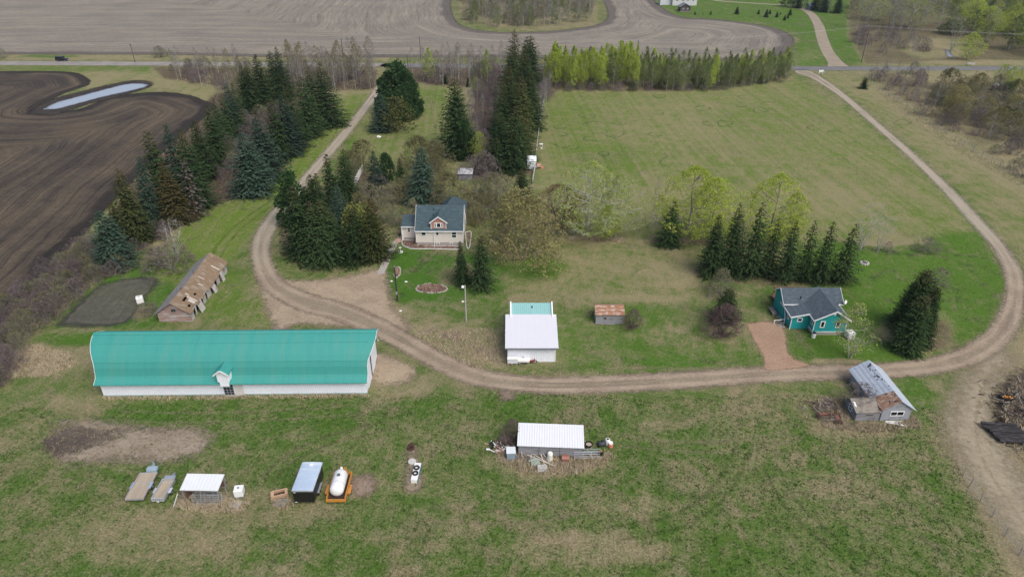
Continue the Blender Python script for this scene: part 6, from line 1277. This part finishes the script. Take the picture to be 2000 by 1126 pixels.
# bare and budding broadleaves: limbs and twigs reach for points spread through the crown's volume
def decid_mesh(seed, h=12, rad=3.0, zb=.25, shape='egg', n1=9, n2=60, n3=900, n4=600, leafs=.16, mats=None, lean=0.0, stems=1, tw=.014, r0=.16, tl=.9, clump=0.0):
    """returns (trunk mesh, crown mesh); the crown holds twigs and opening leaves"""
    r = random.Random(seed); T = MB(); K = MB(); ph = [r.uniform(0, 6.28) for _ in range(4)]
    def env(f, a):
        if shape == 'egg': k = math.sin(math.pi*min(1, max(0, f))**.8)**.65
        elif shape == 'vase': k = (.25+.95*f)*(1-max(0, f-.72)/.28)**.5 if f < 1 else 0
        elif shape == 'dome': k = math.sqrt(max(0, 1-f*f))
        else: k = min(1, f*5+.35)*min(1, (1-f)*2.2+.1)
        return rad*k*(1+.18*math.sin(2*a+ph[0])+.12*math.sin(3*a+ph[1]+4*f)+.12*math.sin(7*f+ph[2]))
    lobes = [(r.uniform(.1,.95), r.uniform(0,6.28), r.uniform(.35,.95)) for _ in range(12)]
    def pt(inner=0.0):
        if clump and r.random() < clump:
            f, a, q = r.choice(lobes); f = min(.99, max(.0, f+r.gauss(0,.06))); a += r.gauss(0,.28); q = min(1, max(.1, q+r.gauss(0,.13)))
        else: f = r.random()**.9; a = r.uniform(0, 6.28); q = inner+(1-inner)*math.sqrt(r.random())
        e = env(f, a)*q; z = h*(zb+(1-zb)*f)
        return Vector((e*math.cos(a)+lean*z, e*math.sin(a), z))
    nodes = []
    def seg(pts, r1, r2, B, n):
        B.tube(pts, [r1+(r2-r1)*i/(len(pts)-1) for i in range(len(pts))], n, False)
        for p_, q_ in zip(pts, pts[1:]):
            for t in (.35, .7, 1.0): nodes.append(p_+(q_-p_)*t)
    bases = []
    for s in range(stems):
        a = 6.283*s/stems+r.uniform(-.4,.4); o = (.05*rad if stems > 1 else 0); top = h*(r.uniform(.72,.9) if stems == 1 else r.uniform(.45,.75)); sp_ = (.0 if stems == 1 else rad*r.uniform(.25,.6))
        pts = [Vector((o*math.cos(a), o*math.sin(a), -.05))]
        for i in range(1, 6):
            t = i/5; pts.append(Vector((o*math.cos(a)+sp_*t**1.3*math.cos(a)+lean*top*t+r.gauss(0,.03)*h*.25, o*math.sin(a)+sp_*t**1.3*math.sin(a)+r.gauss(0,.03)*h*.25, top*t)))
        seg(pts, r0, r0*.2, T, 6 if stems < 3 else 4); bases.append(pts)
    for i in range(n1):
        e = pt(.55); st = bases[i % stems]; hd = math.hypot(e.x-lean*e.z, e.y); z0 = max(h*zb*.55, min(e.z-hd*.75, st[-1].z*.97)); k = z0/max(.01, st[-1].z)*5; j = min(4, int(k)); p0 = st[j]+(st[j+1]-st[j])*min(1, max(0, k-j))
        m = p0+(e-p0)*.5+Vector((0,0,-.06*(e-p0).length))+Vector((r.gauss(0,.12),r.gauss(0,.12),0)); seg([p0, m, e], r0*.42, r0*.07, T, 5)
    def near(p):
        A = np.array([(n.x,n.y,n.z) for n in nodes]); d = ((A-np.array(p))**2*np.array([1,1,.8])).sum(1)+np.where(A[:,2] > p.z-.05, 1.5, 0); return nodes[int(d.argmin())]
    for i in range(n2):
        e = pt(.35); p0 = near(e); m = p0+(e-p0)*.5+Vector((r.gauss(0,.06),r.gauss(0,.06),-.04))*1.0; seg([p0, m, e], r0*.12, tw*.7, K, 3)
    A = np.array([(n.x,n.y,n.z) for n in nodes]); ends = []
    for i in range(n3):
        e = pt(.3); d = ((A-np.array(e))**2).sum(1)+np.where(A[:,2] > e.z-.05, .8, 0); p0 = Vector(A[int(d.argmin())]); v = e-p0; L = v.length
        if L > tl: p0 = e-v*(tl/L)*r.uniform(.7,1)
        mid = (p0+e)/2+Vector((r.gauss(0,1),r.gauss(0,1),r.gauss(0,1)))*L*.06
        sd = v.cross(Vector((r.uniform(-1,1),r.uniform(-1,1),r.uniform(-1,1))));
        if sd.length < 1e-5: continue
        sd = sd.normalized()*tw; K.add([p0-sd, p0+sd, mid+sd*.7, e, mid-sd*.7], [(0,1,2,4),(4,2,3)]); ends.append((mid, e))
    K.mi = 1
    for i in range(n4):
        m_, e = r.choice(ends); c = m_+(e-m_)*r.uniform(.2,1.1)+Vector((r.gauss(0,1),r.gauss(0,1),r.gauss(0,1)))*leafs*.7; u = Vector((r.uniform(-1,1),r.uniform(-1,1),r.uniform(-1,1))).normalized(); v = u.cross(Vector((r.uniform(-1,1),r.uniform(-1,1),r.uniform(-1,1)))).normalized(); s = leafs*r.uniform(.6,1.25)
        K.add([c-u*s*.55, c+v*s*.4, c+u*s*.55, c-v*s*.4], [(0,1,2,3)])
    return T.mesh('trunk', mats[0]), K.mesh('crown', [mats[1], mats[2]])
lf_lime = leaf_mat('lime leaf', (.34,.43,.06), (.43,.51,.09), trans=.45); lf_pale = leaf_mat('pale leaf', (.33,.39,.11), (.39,.45,.14), trans=.45); lf_dull = leaf_mat('dull leaf', (.15,.20,.06), (.21,.26,.08), trans=.4); lf_tan = leaf_mat('tan bud', (.24,.23,.10), (.31,.29,.12), trans=.35); lf_orange = leaf_mat('orange bud', (.29,.21,.11), (.28,.24,.10), trans=.35); lf_olive = leaf_mat('olive bud', (.165,.165,.075), (.23,.22,.10), trans=.35); lf_mauve = leaf_mat('mauve bud', (.185,.165,.155), (.24,.215,.195), trans=.3); lf_dark = leaf_mat('dark leaf', (.06,.085,.035), (.10,.13,.045), trans=.35)
DEC = {
 'aspen': [decid_mesh(s, 13, 1.9, .28, 'egg', 10, 40, 460, 420, .17, (bark_pale, bark_grey, lf_mauve), 0, 1, .016, .12, .8) for s in (1,2,3)],
 'aspen_y': [decid_mesh(s, 13, 2.0, .28, 'egg', 10, 40, 420, 1000, .19, (bark_pale, bark_tan, lf_olive), 0, 1, .014, .12, .8) for s in (4,5)],
 'poplar': [decid_mesh(s, 13, 2.0, .14, 'col', 12, 40, 260, 3200, .23, (bark_pale, bark_tan, lf_lime), 0, 1, .014, .12, .8, .4) for s in (6,7,8)],
 'poplar_d': [decid_mesh(s, 13, 2.0, .12, 'col', 12, 40, 400, 2800, .21, (bark_pale, bark_grey, lf_dull), 0, 1, .015, .12, .8, .4) for s in (9,10,11)],
 'cotton': [decid_mesh(s, 13, 5.6, .10, 'egg', 18, 120, 1500, 7000, .19, (bark_pale, bark_pale, lf_pale), 0, 1, .014, .20, 1.1, .3) for s in (12,13)],
 'cotton_l': [decid_mesh(s, 13, 5.0, .08, 'egg', 18, 120, 1100, 6800, .20, (bark_grey, bark_tan, lf_lime), 0, 1, .013, .18, 1.1, .35) for s in (14,15)],
 'willow': [decid_mesh(s, 8, 4.6, .04, 'dome', 18, 120, 1700, 7500, .19, (bark_tan, bark_tan, lf_tan), 0, 2, .015, .18, .9, .5) for s in (16,17)],
 'willow_o': [decid_mesh(s, 8, 4.4, .12, 'egg', 14, 100, 1600, 3600, .17, (bark_dk, bark_tan, lf_orange), .12, 2, .015, .18, 1.0, .3) for s in (18,)],
 'orch': [decid_mesh(s, 5.5, 3.0, .08, 'dome', 12, 90, 1300, 1700, .15, (bark_grey, bark_grey, lf_tan), 0, 2, .015, .11, .8, .4) for s in (19,20)],
 'orch_o': [decid_mesh(s, 5.5, 3.0, .08, 'dome', 12, 90, 900, 3200, .17, (bark_grey, bark_tan, lf_olive), 0, 2, .014, .11, .8, .45) for s in (21,22)],
 'mauve': [decid_mesh(s, 4, 2.2, .02, 'dome', 14, 80, 1400, 350, .13, (bark_grey, bark_twig, lf_mauve), 0, 6, .015, .045, .8, .3) for s in (23,24,25)],
 'bushg': [decid_mesh(s, 4, 2.3, .02, 'dome', 14, 80, 1100, 1300, .15, (bark_grey, bark_grey, lf_olive), 0, 6, .014, .045, .8, .3) for s in (26,27,28)],
 'bushd': [decid_mesh(s, 4, 2.3, .02, 'dome', 14, 70, 500, 2600, .19, (bark_dk, bark_grey, lf_dark), 0, 5, .014, .045, .8, .4) for s in (29,30)],
 'bare': [decid_mesh(s, 9, 3.2, .12, 'vase', 12, 70, 800, 40, .1, (bark_pale, bark_pale, lf_mauve), .06, 4, .012, .10, .9) for s in (31,32)],
 'sparse': [decid_mesh(s, 7, 2.4, .08, 'egg', 10, 60, 600, 1100, .18, (bark_pale, bark_grey, lf_pale), .06, 2, .013, .09, .8, .4) for s in (33,)],
 'lilac': [decid_mesh(s, 4, 2.1, .0, 'egg', 22, 130, 2500, 500, .12, (bark_dk, bark_lil, bark_lil), 0, 9, .016, .04, .8) for s in (34,35)],
}
HT = {k: max(max(v.co.z for v in m[1].vertices) for m in ms) for k, ms in DEC.items()}
def decid(tx, ty, by, kind, lab, cat='tree', group=None, w_=1.0, name=None, foot=None):
    if foot is not None: (x, y), z = foot, ty
    else: x, y, z = from_top(tx, ty, by)
    ms = DEC[kind]; m = ms[tree_rng.randrange(len(ms))]; s = z/HT[kind]; k = s*w_
    nm = name or {'mauve':'bare_bush','bushg':'budding_bush','bushd':'leafy_bush','lilac':'lilac_bush'}.get(kind) or {'aspen':'aspen_tree','aspen_y':'aspen_tree','poplar':'poplar_tree','poplar_d':'poplar_tree','cotton':'cottonwood_tree','cotton_l':'cottonwood_tree','willow':'willow_tree','willow_o':'willow_tree','orch':'fruit_tree','orch_o':'fruit_tree'}.get(kind, 'bare_tree')
    return put_tree(nm, lab, cat, group, x, y, [('trunk', m[0]), ('crown', m[1])], (k, k, s))
for a in [(1158,312,462,'cotton','tall pale cottonwood just leafing out above the rail fence','tree',None,1.3),(1212,338,462,'cotton','pale cottonwood right of the tallest one by the rail fence','tree',None,1.2),(1190,400,470,'cotton_l','bright lime green young cottonwood under the pale ones','tree',None,.9),(1100,356,452,'willow_o','orange budded willow leaning over the rail fence','willow',None,1.15),
 (1362,322,468,'cotton_l','lime tinted cottonwood with dark forked trunk behind the single spruce','tree',None,1.4),(1405,345,470,'cotton_l','leafing cottonwood left of the teal house spruce row','tree',None,1.3),(1530,335,478,'cotton_l','bright lime cottonwood standing behind the teal house spruce row','tree',None,1.25),(1562,372,480,'cotton_l','smaller lime cottonwood at the right behind the spruce row','tree',None,.8),
 (1288,340,472,'aspen','thin dead grey trunk left of the single spruce','tree',None,.35),(1705,395,488,'bare','bare many stemmed tree right of the teal house spruce row','tree',None,1.0),(1735,420,492,'bare','smaller bare tree leaning right beyond the spruce row','tree',None,.9),
 (1020,365,506,'willow','big tan budding willow right of the cream house','willow',None,1.0),(985,398,480,'willow','smaller tan willow against the right side of the cream house lawn','willow',None,.9),(1692,590,698,'sparse','sparse pale green birch at the right of the teal house','tree',None,1.0),
 (1842,520,556,'mauve','grey bare bush behind the dark lawn spruces','bush',None,1.2),(1820,462,490,'mauve','rounded grey bush on the litter strip right of the bare trees','bush',None,1.6),(1740,470,492,'mauve','small grey bush at the foot of the bare tree','bush',None,1.2),(1415,522,575,'bushg','tan bare bush in front of the first teal row spruce','bush',None,1.05),(1420,590,655,'lilac','rounded purple lilac bush on the middle lawn','bush',None,1.05),(1238,602,640,'lilac','bare purple bush beside the rusty roofed shed','bush',None,1.0),
 (999,816,862,'lilac','bare purple bush behind the left end of the long grey shed','bush',None,.75),(984,846,870,'mauve','low tan bush left of the long grey shed','bush',None,1.1),(287,588,612,'bushg','low olive bush by the front corner of the old barn','bush',None,1.5),(325,428,505,'bare','small upright bare tree in the bushes by the old barn','tree',None,.9),(322,472,527,'mauve','big rounded grey bush between old barn and spruce belt','bush',None,1.5),(295,480,520,'bushg','smaller bush left of the big rounded grey one','bush',None,1.2),
 (1695,748,800,'mauve','brown bare bush in the nook of the derelict house','bush',None,1.2),(700,405,450,'cotton_l','round yellow green shrub behind the front driveway spruces','shrub',None,.0)]:
    if a[7] == 0: continue
    decid(*a)
# round yellow green shrub
x_, y_, z_ = from_top(702, 402, 452); gl = pine_mesh(9, 4.5, 2.2, leaf_mat('golden shrub', (.17,.20,.05), (.23,.25,.07)), 1500, .3)
put_tree('golden_shrub', 'round yellow green shrub behind the front driveway spruces', 'shrub', None, x_, y_, [('trunk', trunk_mesh(3, .1, bark_tan)), ('crown', gl)], (z_/4.5*1.1, z_/4.5*1.1, z_/4.5))
x_, y_, z_ = from_top(772, 196, 256); put_tree('golden_shrub', 'olive yellow shrub beside the blue spruce and white tyre', 'shrub', None, x_, y_, [('trunk', trunk_mesh(3, .1, bark_tan)), ('crown', pine_mesh(10, 4.5, 2.0, leaf_mat('olive shrub', (.11,.13,.045), (.16,.17,.06)), 900, .3))], (z_/4.5, z_/4.5, z_/4.5))
# orchard and bushes round the back of the cream house
for tx_, ty_, by_, k, w_ in [(870,332,398,'orch_o',1.2),(850,345,402,'orch',1.0),(905,360,405,'orch_o',1.1),(935,345,395,'orch',1.2),(962,335,395,'orch',1.2),(985,340,412,'orch',1.1),(1000,372,430,'orch_o',1.1),(935,395,440,'orch_o',.9),(950,375,428,'orch_o',1.0),(790,340,392,'orch_o',1.1),(765,352,400,'orch',1.0),(745,360,402,'orch',1.0),(715,355,400,'orch',1.1),(700,372,420,'orch_o',.9),(805,385,425,'orch',.8),(755,395,430,'bushg',1.0),(775,400,440,'bushg',1.0),(860,385,412,'orch_o',.9),(735,335,380,'mauve',1.2),(918,385,425,'bushg',1.1)]:
    decid(tx_, ty_, by_, k, 'bare or budding fruit tree in the orchard tangle behind the cream house', 'tree', 'orchard tangle behind the cream house', w_, 'fruit_tree')
for tx_, ty_, by_ in [(945,290,345),(925,300,340),(955,300,350),(905,315,348)]: decid(tx_, ty_, by_, 'mauve', 'purple grey bare bush below the tall spruce row', 'bush', 'purple bushes below the tall spruce row', 1.1)
for tx_, ty_, by_ in [(812,262,330),(850,270,330),(800,310,350),(706,270,330),(690,290,340),(845,300,345)]: decid(tx_, ty_, by_, 'orch_o', 'pale olive budding tree on the back lawn', 'tree', 'olive budding trees on the back lawn', 1.0, 'fruit_tree')

def scatter(poly, n, mind, seed, px=True):
    """feet spread over an outline drawn on the plan"""
    pts = [P(*q) for q in poly] if px else poly
    a = np.array(pts); r = random.Random(seed); out = []; tries = 0
    while len(out) < n and tries < n*60:
        tries += 1; x = r.uniform(a[:,0].min(), a[:,0].max()); y = r.uniform(a[:,1].min(), a[:,1].max())
        if poly_sd(np.array([x]), np.array([y]), pts)[0] < 0: continue
        if any((x-u)**2+(y-v)**2 < mind*mind for u, v in out): continue
        out.append((x, y))
    return out
def grove(poly, n, mind, kinds, hr, lab, group, seed, w_=(.9,1.15), cat='tree', name=None):
    r = random.Random(seed)
    for x, y in scatter(poly, n, mind, seed):
        k = r.choices([q[0] for q in kinds], [q[1] for q in kinds])[0]; h = r.uniform(*hr)*(.62 if k in ('mauve','bushg','bushd','lilac') else 1)
        decid(0, h, 0, k, lab[k] if isinstance(lab, dict) else lab, 'bush' if k in ('mauve','bushg','bushd','lilac') else cat, group if isinstance(group, str) else group[k], r.uniform(*w_), None if k in ('mauve','bushg','bushd','lilac') else name, (x, y))
def two(a, b_): return {**{k: a for k in DEC}, **{k: b_ for k in ('mauve','bushg','bushd','lilac')}}
# leafing poplar belt behind the mown field
grove([(1060,166),(1070,150),(1245,146),(1250,172),(1110,176)], 62, 2.0, [('poplar',8),('poplar_d',2),('aspen',1)], (10,13.2), 'bright lime poplar in the belt behind the mown field', 'lime poplars behind the mown field', 1)
grove([(1250,172),(1250,146),(1400,150),(1540,146),(1535,162),(1400,178),(1300,180)], 105, 2.1, [('poplar_d',9),('poplar',1)], (8,10.8), 'dull green slender poplar in the belt by the driveway mouth', 'dull green poplars by the driveway mouth', 2)
grove([(1065,172),(1250,170),(1530,158),(1400,178),(1300,180),(1110,178)], 40, 3.0, [('bushg',2),('mauve',2),('bushd',1)], (4,6), 'low bush in the undergrowth of the poplar belt', 'undergrowth of the poplar belt', 3)
grove([(1045,235),(1060,175),(1078,172),(1068,200),(1056,235)], 12, 2.6, [('aspen',5),('mauve',1)], (7,11), two('grey bare aspen at the corner of the mown field','bare bush at the corner of the mown field'), two('bare aspens at the corner of the mown field','bare bushes at the corner of the mown field'), 4)
# bare belt along the road, middle
grove([(800,156),(870,142),(1050,140),(1060,165),(960,172),(860,168)], 70, 2.4, [('aspen',7),('aspen_y',1),('mauve',2)], (8,12), two('grey bare aspen in the belt behind the back lawn','bare bush in the belt behind the back lawn'), two('bare aspens behind the back lawn','bare bushes behind the back lawn'), 5)
for a in [(835,92,160,'poplar'),(950,95,160,'poplar'),(940,118,165,'poplar_d'),(925,125,168,'poplar_d'),(930,150,180,'cotton_l')]: decid(a[0], a[1], a[2], a[3], 'pale lime poplar standing out from the bare belt behind the back lawn', 'tree', 'lime poplars in the bare belt', 1.2)
grove([(915,185),(960,175),(985,190),(968,260),(955,300),(925,300),(918,250)], 30, 2.6, [('mauve',5),('aspen',2)], (7,9), two('grey bare aspen in the purple thicket left of the tall spruces','purple grey bush in the thicket left of the tall spruces'), two('bare aspens in the purple thicket','bushes of the purple thicket'), 6)
decid(935, 255, 318, 'cotton_l', 'lime green sapling at the foot of the purple thicket', 'tree', None, .8); decid(925, 235, 300, 'sparse', 'thin lime tinted sapling in the purple thicket', 'tree', None, .8)
# bare aspens left of the back lawn
grove([(560,178),(570,140),(740,138),(728,176),(640,182)], 75, 2.3, [('aspen',7),('aspen_y',4),('mauve',2)], (9,13.5), two('grey bare aspen in the grove between road and spruces','bare bush under the grove between road and spruces'), two('bare aspens between road and spruces','bare bushes between road and spruces'), 7)
grove([(330,150),(420,135),(500,138),(470,165),(430,185),(380,168)], 30, 2.8, [('aspen',5),('aspen_y',3),('mauve',2)], (7,11.5), two('thin pale aspen in the loose grove by the pond','dark bare bush in the loose grove by the pond'), two('thin aspens by the pond','bare bushes by the pond'), 8)
grove([(430,200),(440,165),(560,150),(600,170),(560,185),(470,205)], 40, 2.6, [('aspen_y',6),('aspen',2),('bushg',2)], (6,10), two('yellowish budding aspen behind the rear spruce clump','yellowish bush behind the rear spruce clump'), two('budding aspens behind the rear spruce clump','bushes behind the rear spruce clump'), 9)
grove([(320,128),(560,130),(740,132),(560,140),(330,140)], 26, 3.5, [('mauve',3),('bushg',3),('aspen_y',2)], (4,7), two('small aspen on the road bank','bare bush on the road bank'), two('small aspens on the road bank','bushes on the road bank'), 10)
decid(308, 88, 112, 'bushg', 'dark brown bush on the field side of the road', 'bush', None, 1.2); decid(-2, 92, 114, 'bushg', 'brown bush at the left edge beyond the road', 'bush', None, 1.0)
# bushes inside the belt
grove([(400,300),(450,250),(540,200),(560,250),(500,300),(440,360),(380,400),(400,340)], 46, 2.3, [('mauve',4),('bushg',1)], (5,7), 'purple grey bare bush between the two spruce rows', 'bare bushes between the spruce rows', 11)
grove([(250,470),(330,410),(400,400),(380,430),(290,500),(240,510)], 16, 2.2, [('mauve',3),('bushg',2)], (3.5,5), 'bare bush along the lawn edge of the left belt', 'bushes on the lawn edge of the left belt', 12)
# hedge at the far left
grove([(-30,760),(-60,660),(60,560),(160,480),(215,470),(240,530),(180,560),(110,610),(40,690),(10,750)], 95, 1.7, [('mauve',5),('bushg',5),('bushd',.4)], (4.2,6.6), 'brown grey bare bush in the hedge along the ploughed field', 'hedge along the ploughed field', 13)
# tree island in the far field
isl = (two('bare or budding tree in the tree island of the far field','low bush in the tree island of the far field'), two('trees of the far tree island','bushes of the far tree island'))
for pl_, n_, md_, sd_ in (([(915,44),(903,22),(1160,22),(1152,40),(1120,50),(1040,54),(960,54)], 110, 2.6, 14), ([(903,22),(903,-4),(1162,-4),(1160,22)], 110, 4.0, 24)):
    grove(pl_, n_, md_, [('aspen',5),('poplar_d',3),('aspen_y',2),('bushg',1)], (8,11.5), isl[0], isl[1], sd_, (1.3,1.9), 'tree', 'grove_tree')
# woods beyond the road at the right
grove([(1655,60),(1700,60),(1800,75),(1820,112),(1700,118),(1670,100)], 42, 3.2, [('aspen',6),('mauve',4)], (6,10), two('grey bare aspen beyond the road left of the creek','bare bush beyond the road left of the creek'), two('bare aspens left of the creek','bare bushes left of the creek'), 15)
grove([(1650,55),(1660,-4),(1850,-4),(1840,60),(1760,66)], 70, 4.0, [('aspen',7),('aspen_y',2),('cotton',1)], (11,16), 'tall grey bare tree in the woods beyond the road', 'tall bare trees beyond the road', 16, (1.5,2.2), 'tree', 'bare_tree')
grove([(1850,70),(1850,-4),(2090,-4),(2090,110),(1990,112),(1900,92)], 130, 3.8, [('poplar_d',5),('bushd',3),('aspen',2),('cotton_l',1.6)], (9,15), two('green leafing tree in the creek woods at upper right','dark leafy bush in the creek woods at upper right'), two('green trees of the creek woods','bushes of the creek woods'), 17, (1.5,2.1), 'tree', 'woodland_tree')
decid(1905, 62, 118, 'cotton_l', 'broad green willow bush leaning over the creek pool', 'tree', None, 1.3, 'willow_tree'); decid(1878, 30, 100, 'bare', 'pale dead tree leaning over the creek pool', 'tree', None, .9)
for a in [(1575,-20,18,'poplar_d'),(1610,-30,22,'poplar_d'),(1628,-24,26,'aspen'),(1555,-20,14,'bushd')]: decid(a[0], a[1], a[2], a[3], 'dark tree behind the distant bluish shed', 'tree', 'dark trees behind the distant shed', 1.3)
for tx_, ty_, by_ in [(1565,-18,16),(1600,-25,20),(1620,-30,24),(1645,-20,26)]: spruce(tx_, ty_, by_, 'k', 'dark spruce behind the distant bluish shed', 'dark spruces behind the distant shed', .7)
# brush on the near side of the road at the right
grove([(1700,165),(1700,142),(1800,145),(1810,200),(1790,215)], 26, 3.0, [('aspen',3),('mauve',3)], (5,9), two('grey bare tree near the driveway mouth on the right','bare bush near the driveway mouth on the right'), two('bare trees near the driveway mouth','bare bushes near the driveway mouth'), 18)
grove([(1795,225),(1800,180),(1900,170),(2060,200),(2060,330),(1960,300),(1880,270)], 70, 3.0, [('bushg',4),('orch_o',2),('willow',.6),('mauve',3),('aspen',2),('bushd',1.5)], (6,10), two('budding brown green tree in the brush by the right fence','tangled bush in the brush by the right fence'), two('budding trees by the right fence','tangled bushes by the right fence'), 19)
for tx_, ty_, by_ in [(1965,125,170),(1985,128,172),(2000,130,176)]: decid(tx_, ty_, by_, 'cotton_l', 'lime green leafing tree by the road at the right edge', 'tree', 'lime trees by the road at the right edge', 1.0)
grove([(1940,300),(2060,320),(2060,400),(2000,350)], 9, 3.0, [('mauve',3),('bushg',1)], (4,6), 'bare bush below the brush at the right edge', 'bare bushes at the right edge', 20)

# ------------------------------------------------------------------ standing grass
def tuft_mat(name, g1, g2, t1, t2, dry):
    g = G(name); p = g.pos(); n = g.noise(p, .4, 5, .65); n2 = g.noise(p, 2.6, 3, .7); n3 = g.noise(p, .19, 5, .6, 1.6)
    t = g.m('ADD', g.m('ADD', g.attr('dry'), dry), g.m('ADD', g.m('MULTIPLY', g.m('SUBTRACT', n, .5), 1.5), g.m('ADD', g.m('MULTIPLY', g.m('SUBTRACT', n2, .5), 1.6), g.m('MULTIPLY', g.m('SUBTRACT', n3, .5), 1.4))))
    c = g.mix(g.ss(t, .2, .8), g.mix(n2, g1, g2), g.mix(n2, t1, t2))
    d = g.n('BsdfDiffuse'); g.put(d.inputs[0], c); return g.done(d.outputs[0])
def tufts(name, polys, n, h, w_, mat, label, seed, lean=.5, use=False):
    """short blades in small fans, thrown over an outline, gathered as one mass"""
    r = np.random.default_rng(seed); P3 = []; per = [max(1, int(n*q[1]/sum(z[1] for z in polys))) for q in polys]
    for (poly, _), k in zip(polys, per):
        pts = [P(*q) for q in poly]; a = np.array(pts); m = k*4
        x = r.uniform(a[:,0].min(), a[:,0].max(), m); y = r.uniform(a[:,1].min(), a[:,1].max(), m); ok = poly_sd(x, y, pts) > 0; P3.append(np.stack([x[ok][:k], y[ok][:k]], 1))
    C_ = np.concatenate(P3); C_ = np.repeat(C_, 4, 0)+r.normal(0, .10, (len(C_)*4, 2)); m = len(C_)
    a = r.uniform(0, 6.283, m); hh = h*r.uniform(.4, 1.15, m); ww = w_*r.uniform(.5, 1.2, m); b_ = r.uniform(0, 6.283, m); ln = lean*hh*r.uniform(.3, 1.3, m)
    v = np.zeros((m, 3, 3)); v[:,0,:2] = C_+np.stack([np.cos(a), np.sin(a)], 1)*ww[:,None]; v[:,1,:2] = C_-np.stack([np.cos(a), np.sin(a)], 1)*ww[:,None]; v[:,2,:2] = C_+np.stack([np.cos(b_), np.sin(b_)], 1)*ln[:,None]; v[:,2,2] = hh; v[:,:2,2] = .0
    me = bpy.data.meshes.new(name); me.vertices.add(m*3); me.vertices.foreach_set('co', v.reshape(-1).astype(np.float32)); me.loops.add(m*3); me.loops.foreach_set('vertex_index', np.arange(m*3, dtype=np.int32)); me.polygons.add(m); me.polygons.foreach_set('loop_start', (np.arange(m)*3).astype(np.int32)); me.update(calc_edges=True); me.materials.append(mat)
    px_, py_ = to_px(C_[:,0], np.maximum(C_[:,1], 5.0)); dv = zone_values(px_, py_)['dry'] if use else np.full(m, .85); at = me.attributes.new('dry', 'FLOAT', 'POINT'); at.data.foreach_set('value', np.repeat(dv, 3).astype(np.float32))
    return tag(link(bpy.data.objects.new(name, me)), label, 'grass', kind='stuff')
straw = tuft_mat('straw tuft', (.11,.12,.045), (.16,.15,.07), (.54,.46,.33), (.38,.31,.21), 0.0)
tufts('dry_grass', [([(0,740),(10,700),(60,672),(140,690),(150,712),(90,735)], 3), ([(965,870),(985,850),(1010,880),(1140,895),(1190,880),(1200,895),(1130,925),(1030,925),(975,905)], 3), ([(1588,800),(1600,775),(1650,780),(1660,825),(1720,830),(1790,815),(1800,835),(1700,845),(1610,835)], 3), ([(342,990),(352,960),(440,970),(490,985),(480,1000),(400,1000)], 1.5), ([(530,985),(540,955),(575,985),(560,995)], .8),
  ([(215,470),(150,470),(60,565),(-20,660),(0,700),(110,610),(180,565)], 3), ([(1960,760),(2010,730),(2010,900),(1990,900),(1955,830)], 1.0), ([(1700,160),(1770,180),(2000,340),(2000,370),(1860,290),(1750,220)], 5), ([(1070,466),(1140,468),(1220,474),(1220,466),(1140,460)], 1), ([(1262,472),(1400,480),(1400,470),(1265,462)], 1),
  ([(870,120),(1060,125),(1060,176),(870,172)], 2), ([(560,130),(740,135),(730,178),(600,182),(430,172),(330,155)], 3), ([(800,650),(960,640),(985,700),(930,720),(860,690)], 1.2), ([(200,776),(720,770),(722,776),(210,781)], 1.2)], 15000, .42, .05, straw, 'tall straw coloured dead grass standing round sheds, fences and brush', 3, .7)
past = tuft_mat('pasture tuft', (.034,.080,.018), (.062,.105,.030), (.36,.30,.20), (.22,.18,.105), -.2)
tufts('pasture_grass', [([(-100,800),(200,790),(930,765),(1300,775),(1620,770),(1840,800),(1880,930),(1990,1160),(1990,1200),(-150,1200)], 1)], 20000, .20, .05, past, 'short uneven green and straw grass over the foreground pasture', 4, .8, True)

# ------------------------------------------------------------------ the thin haze in the air
g = G('air'); pv = g.n('VolumePrincipled'); pv.inputs['Color'].default_value = (.80, .86, .95, 1); pv.inputs['Density'].default_value = HAZE; pv.inputs['Anisotropy'].default_value = .2
g.t.links.new(pv.outputs[0], g.out.inputs['Volume'])
if HAZE > 0:
    o = part('haze', g.mat, None, lambda b: b.box(-900, 900, -300, 1100, -1.0, 66)); tag(o, 'thin pale spring haze in the air over the farm and fields', 'haze', kind='stuff')
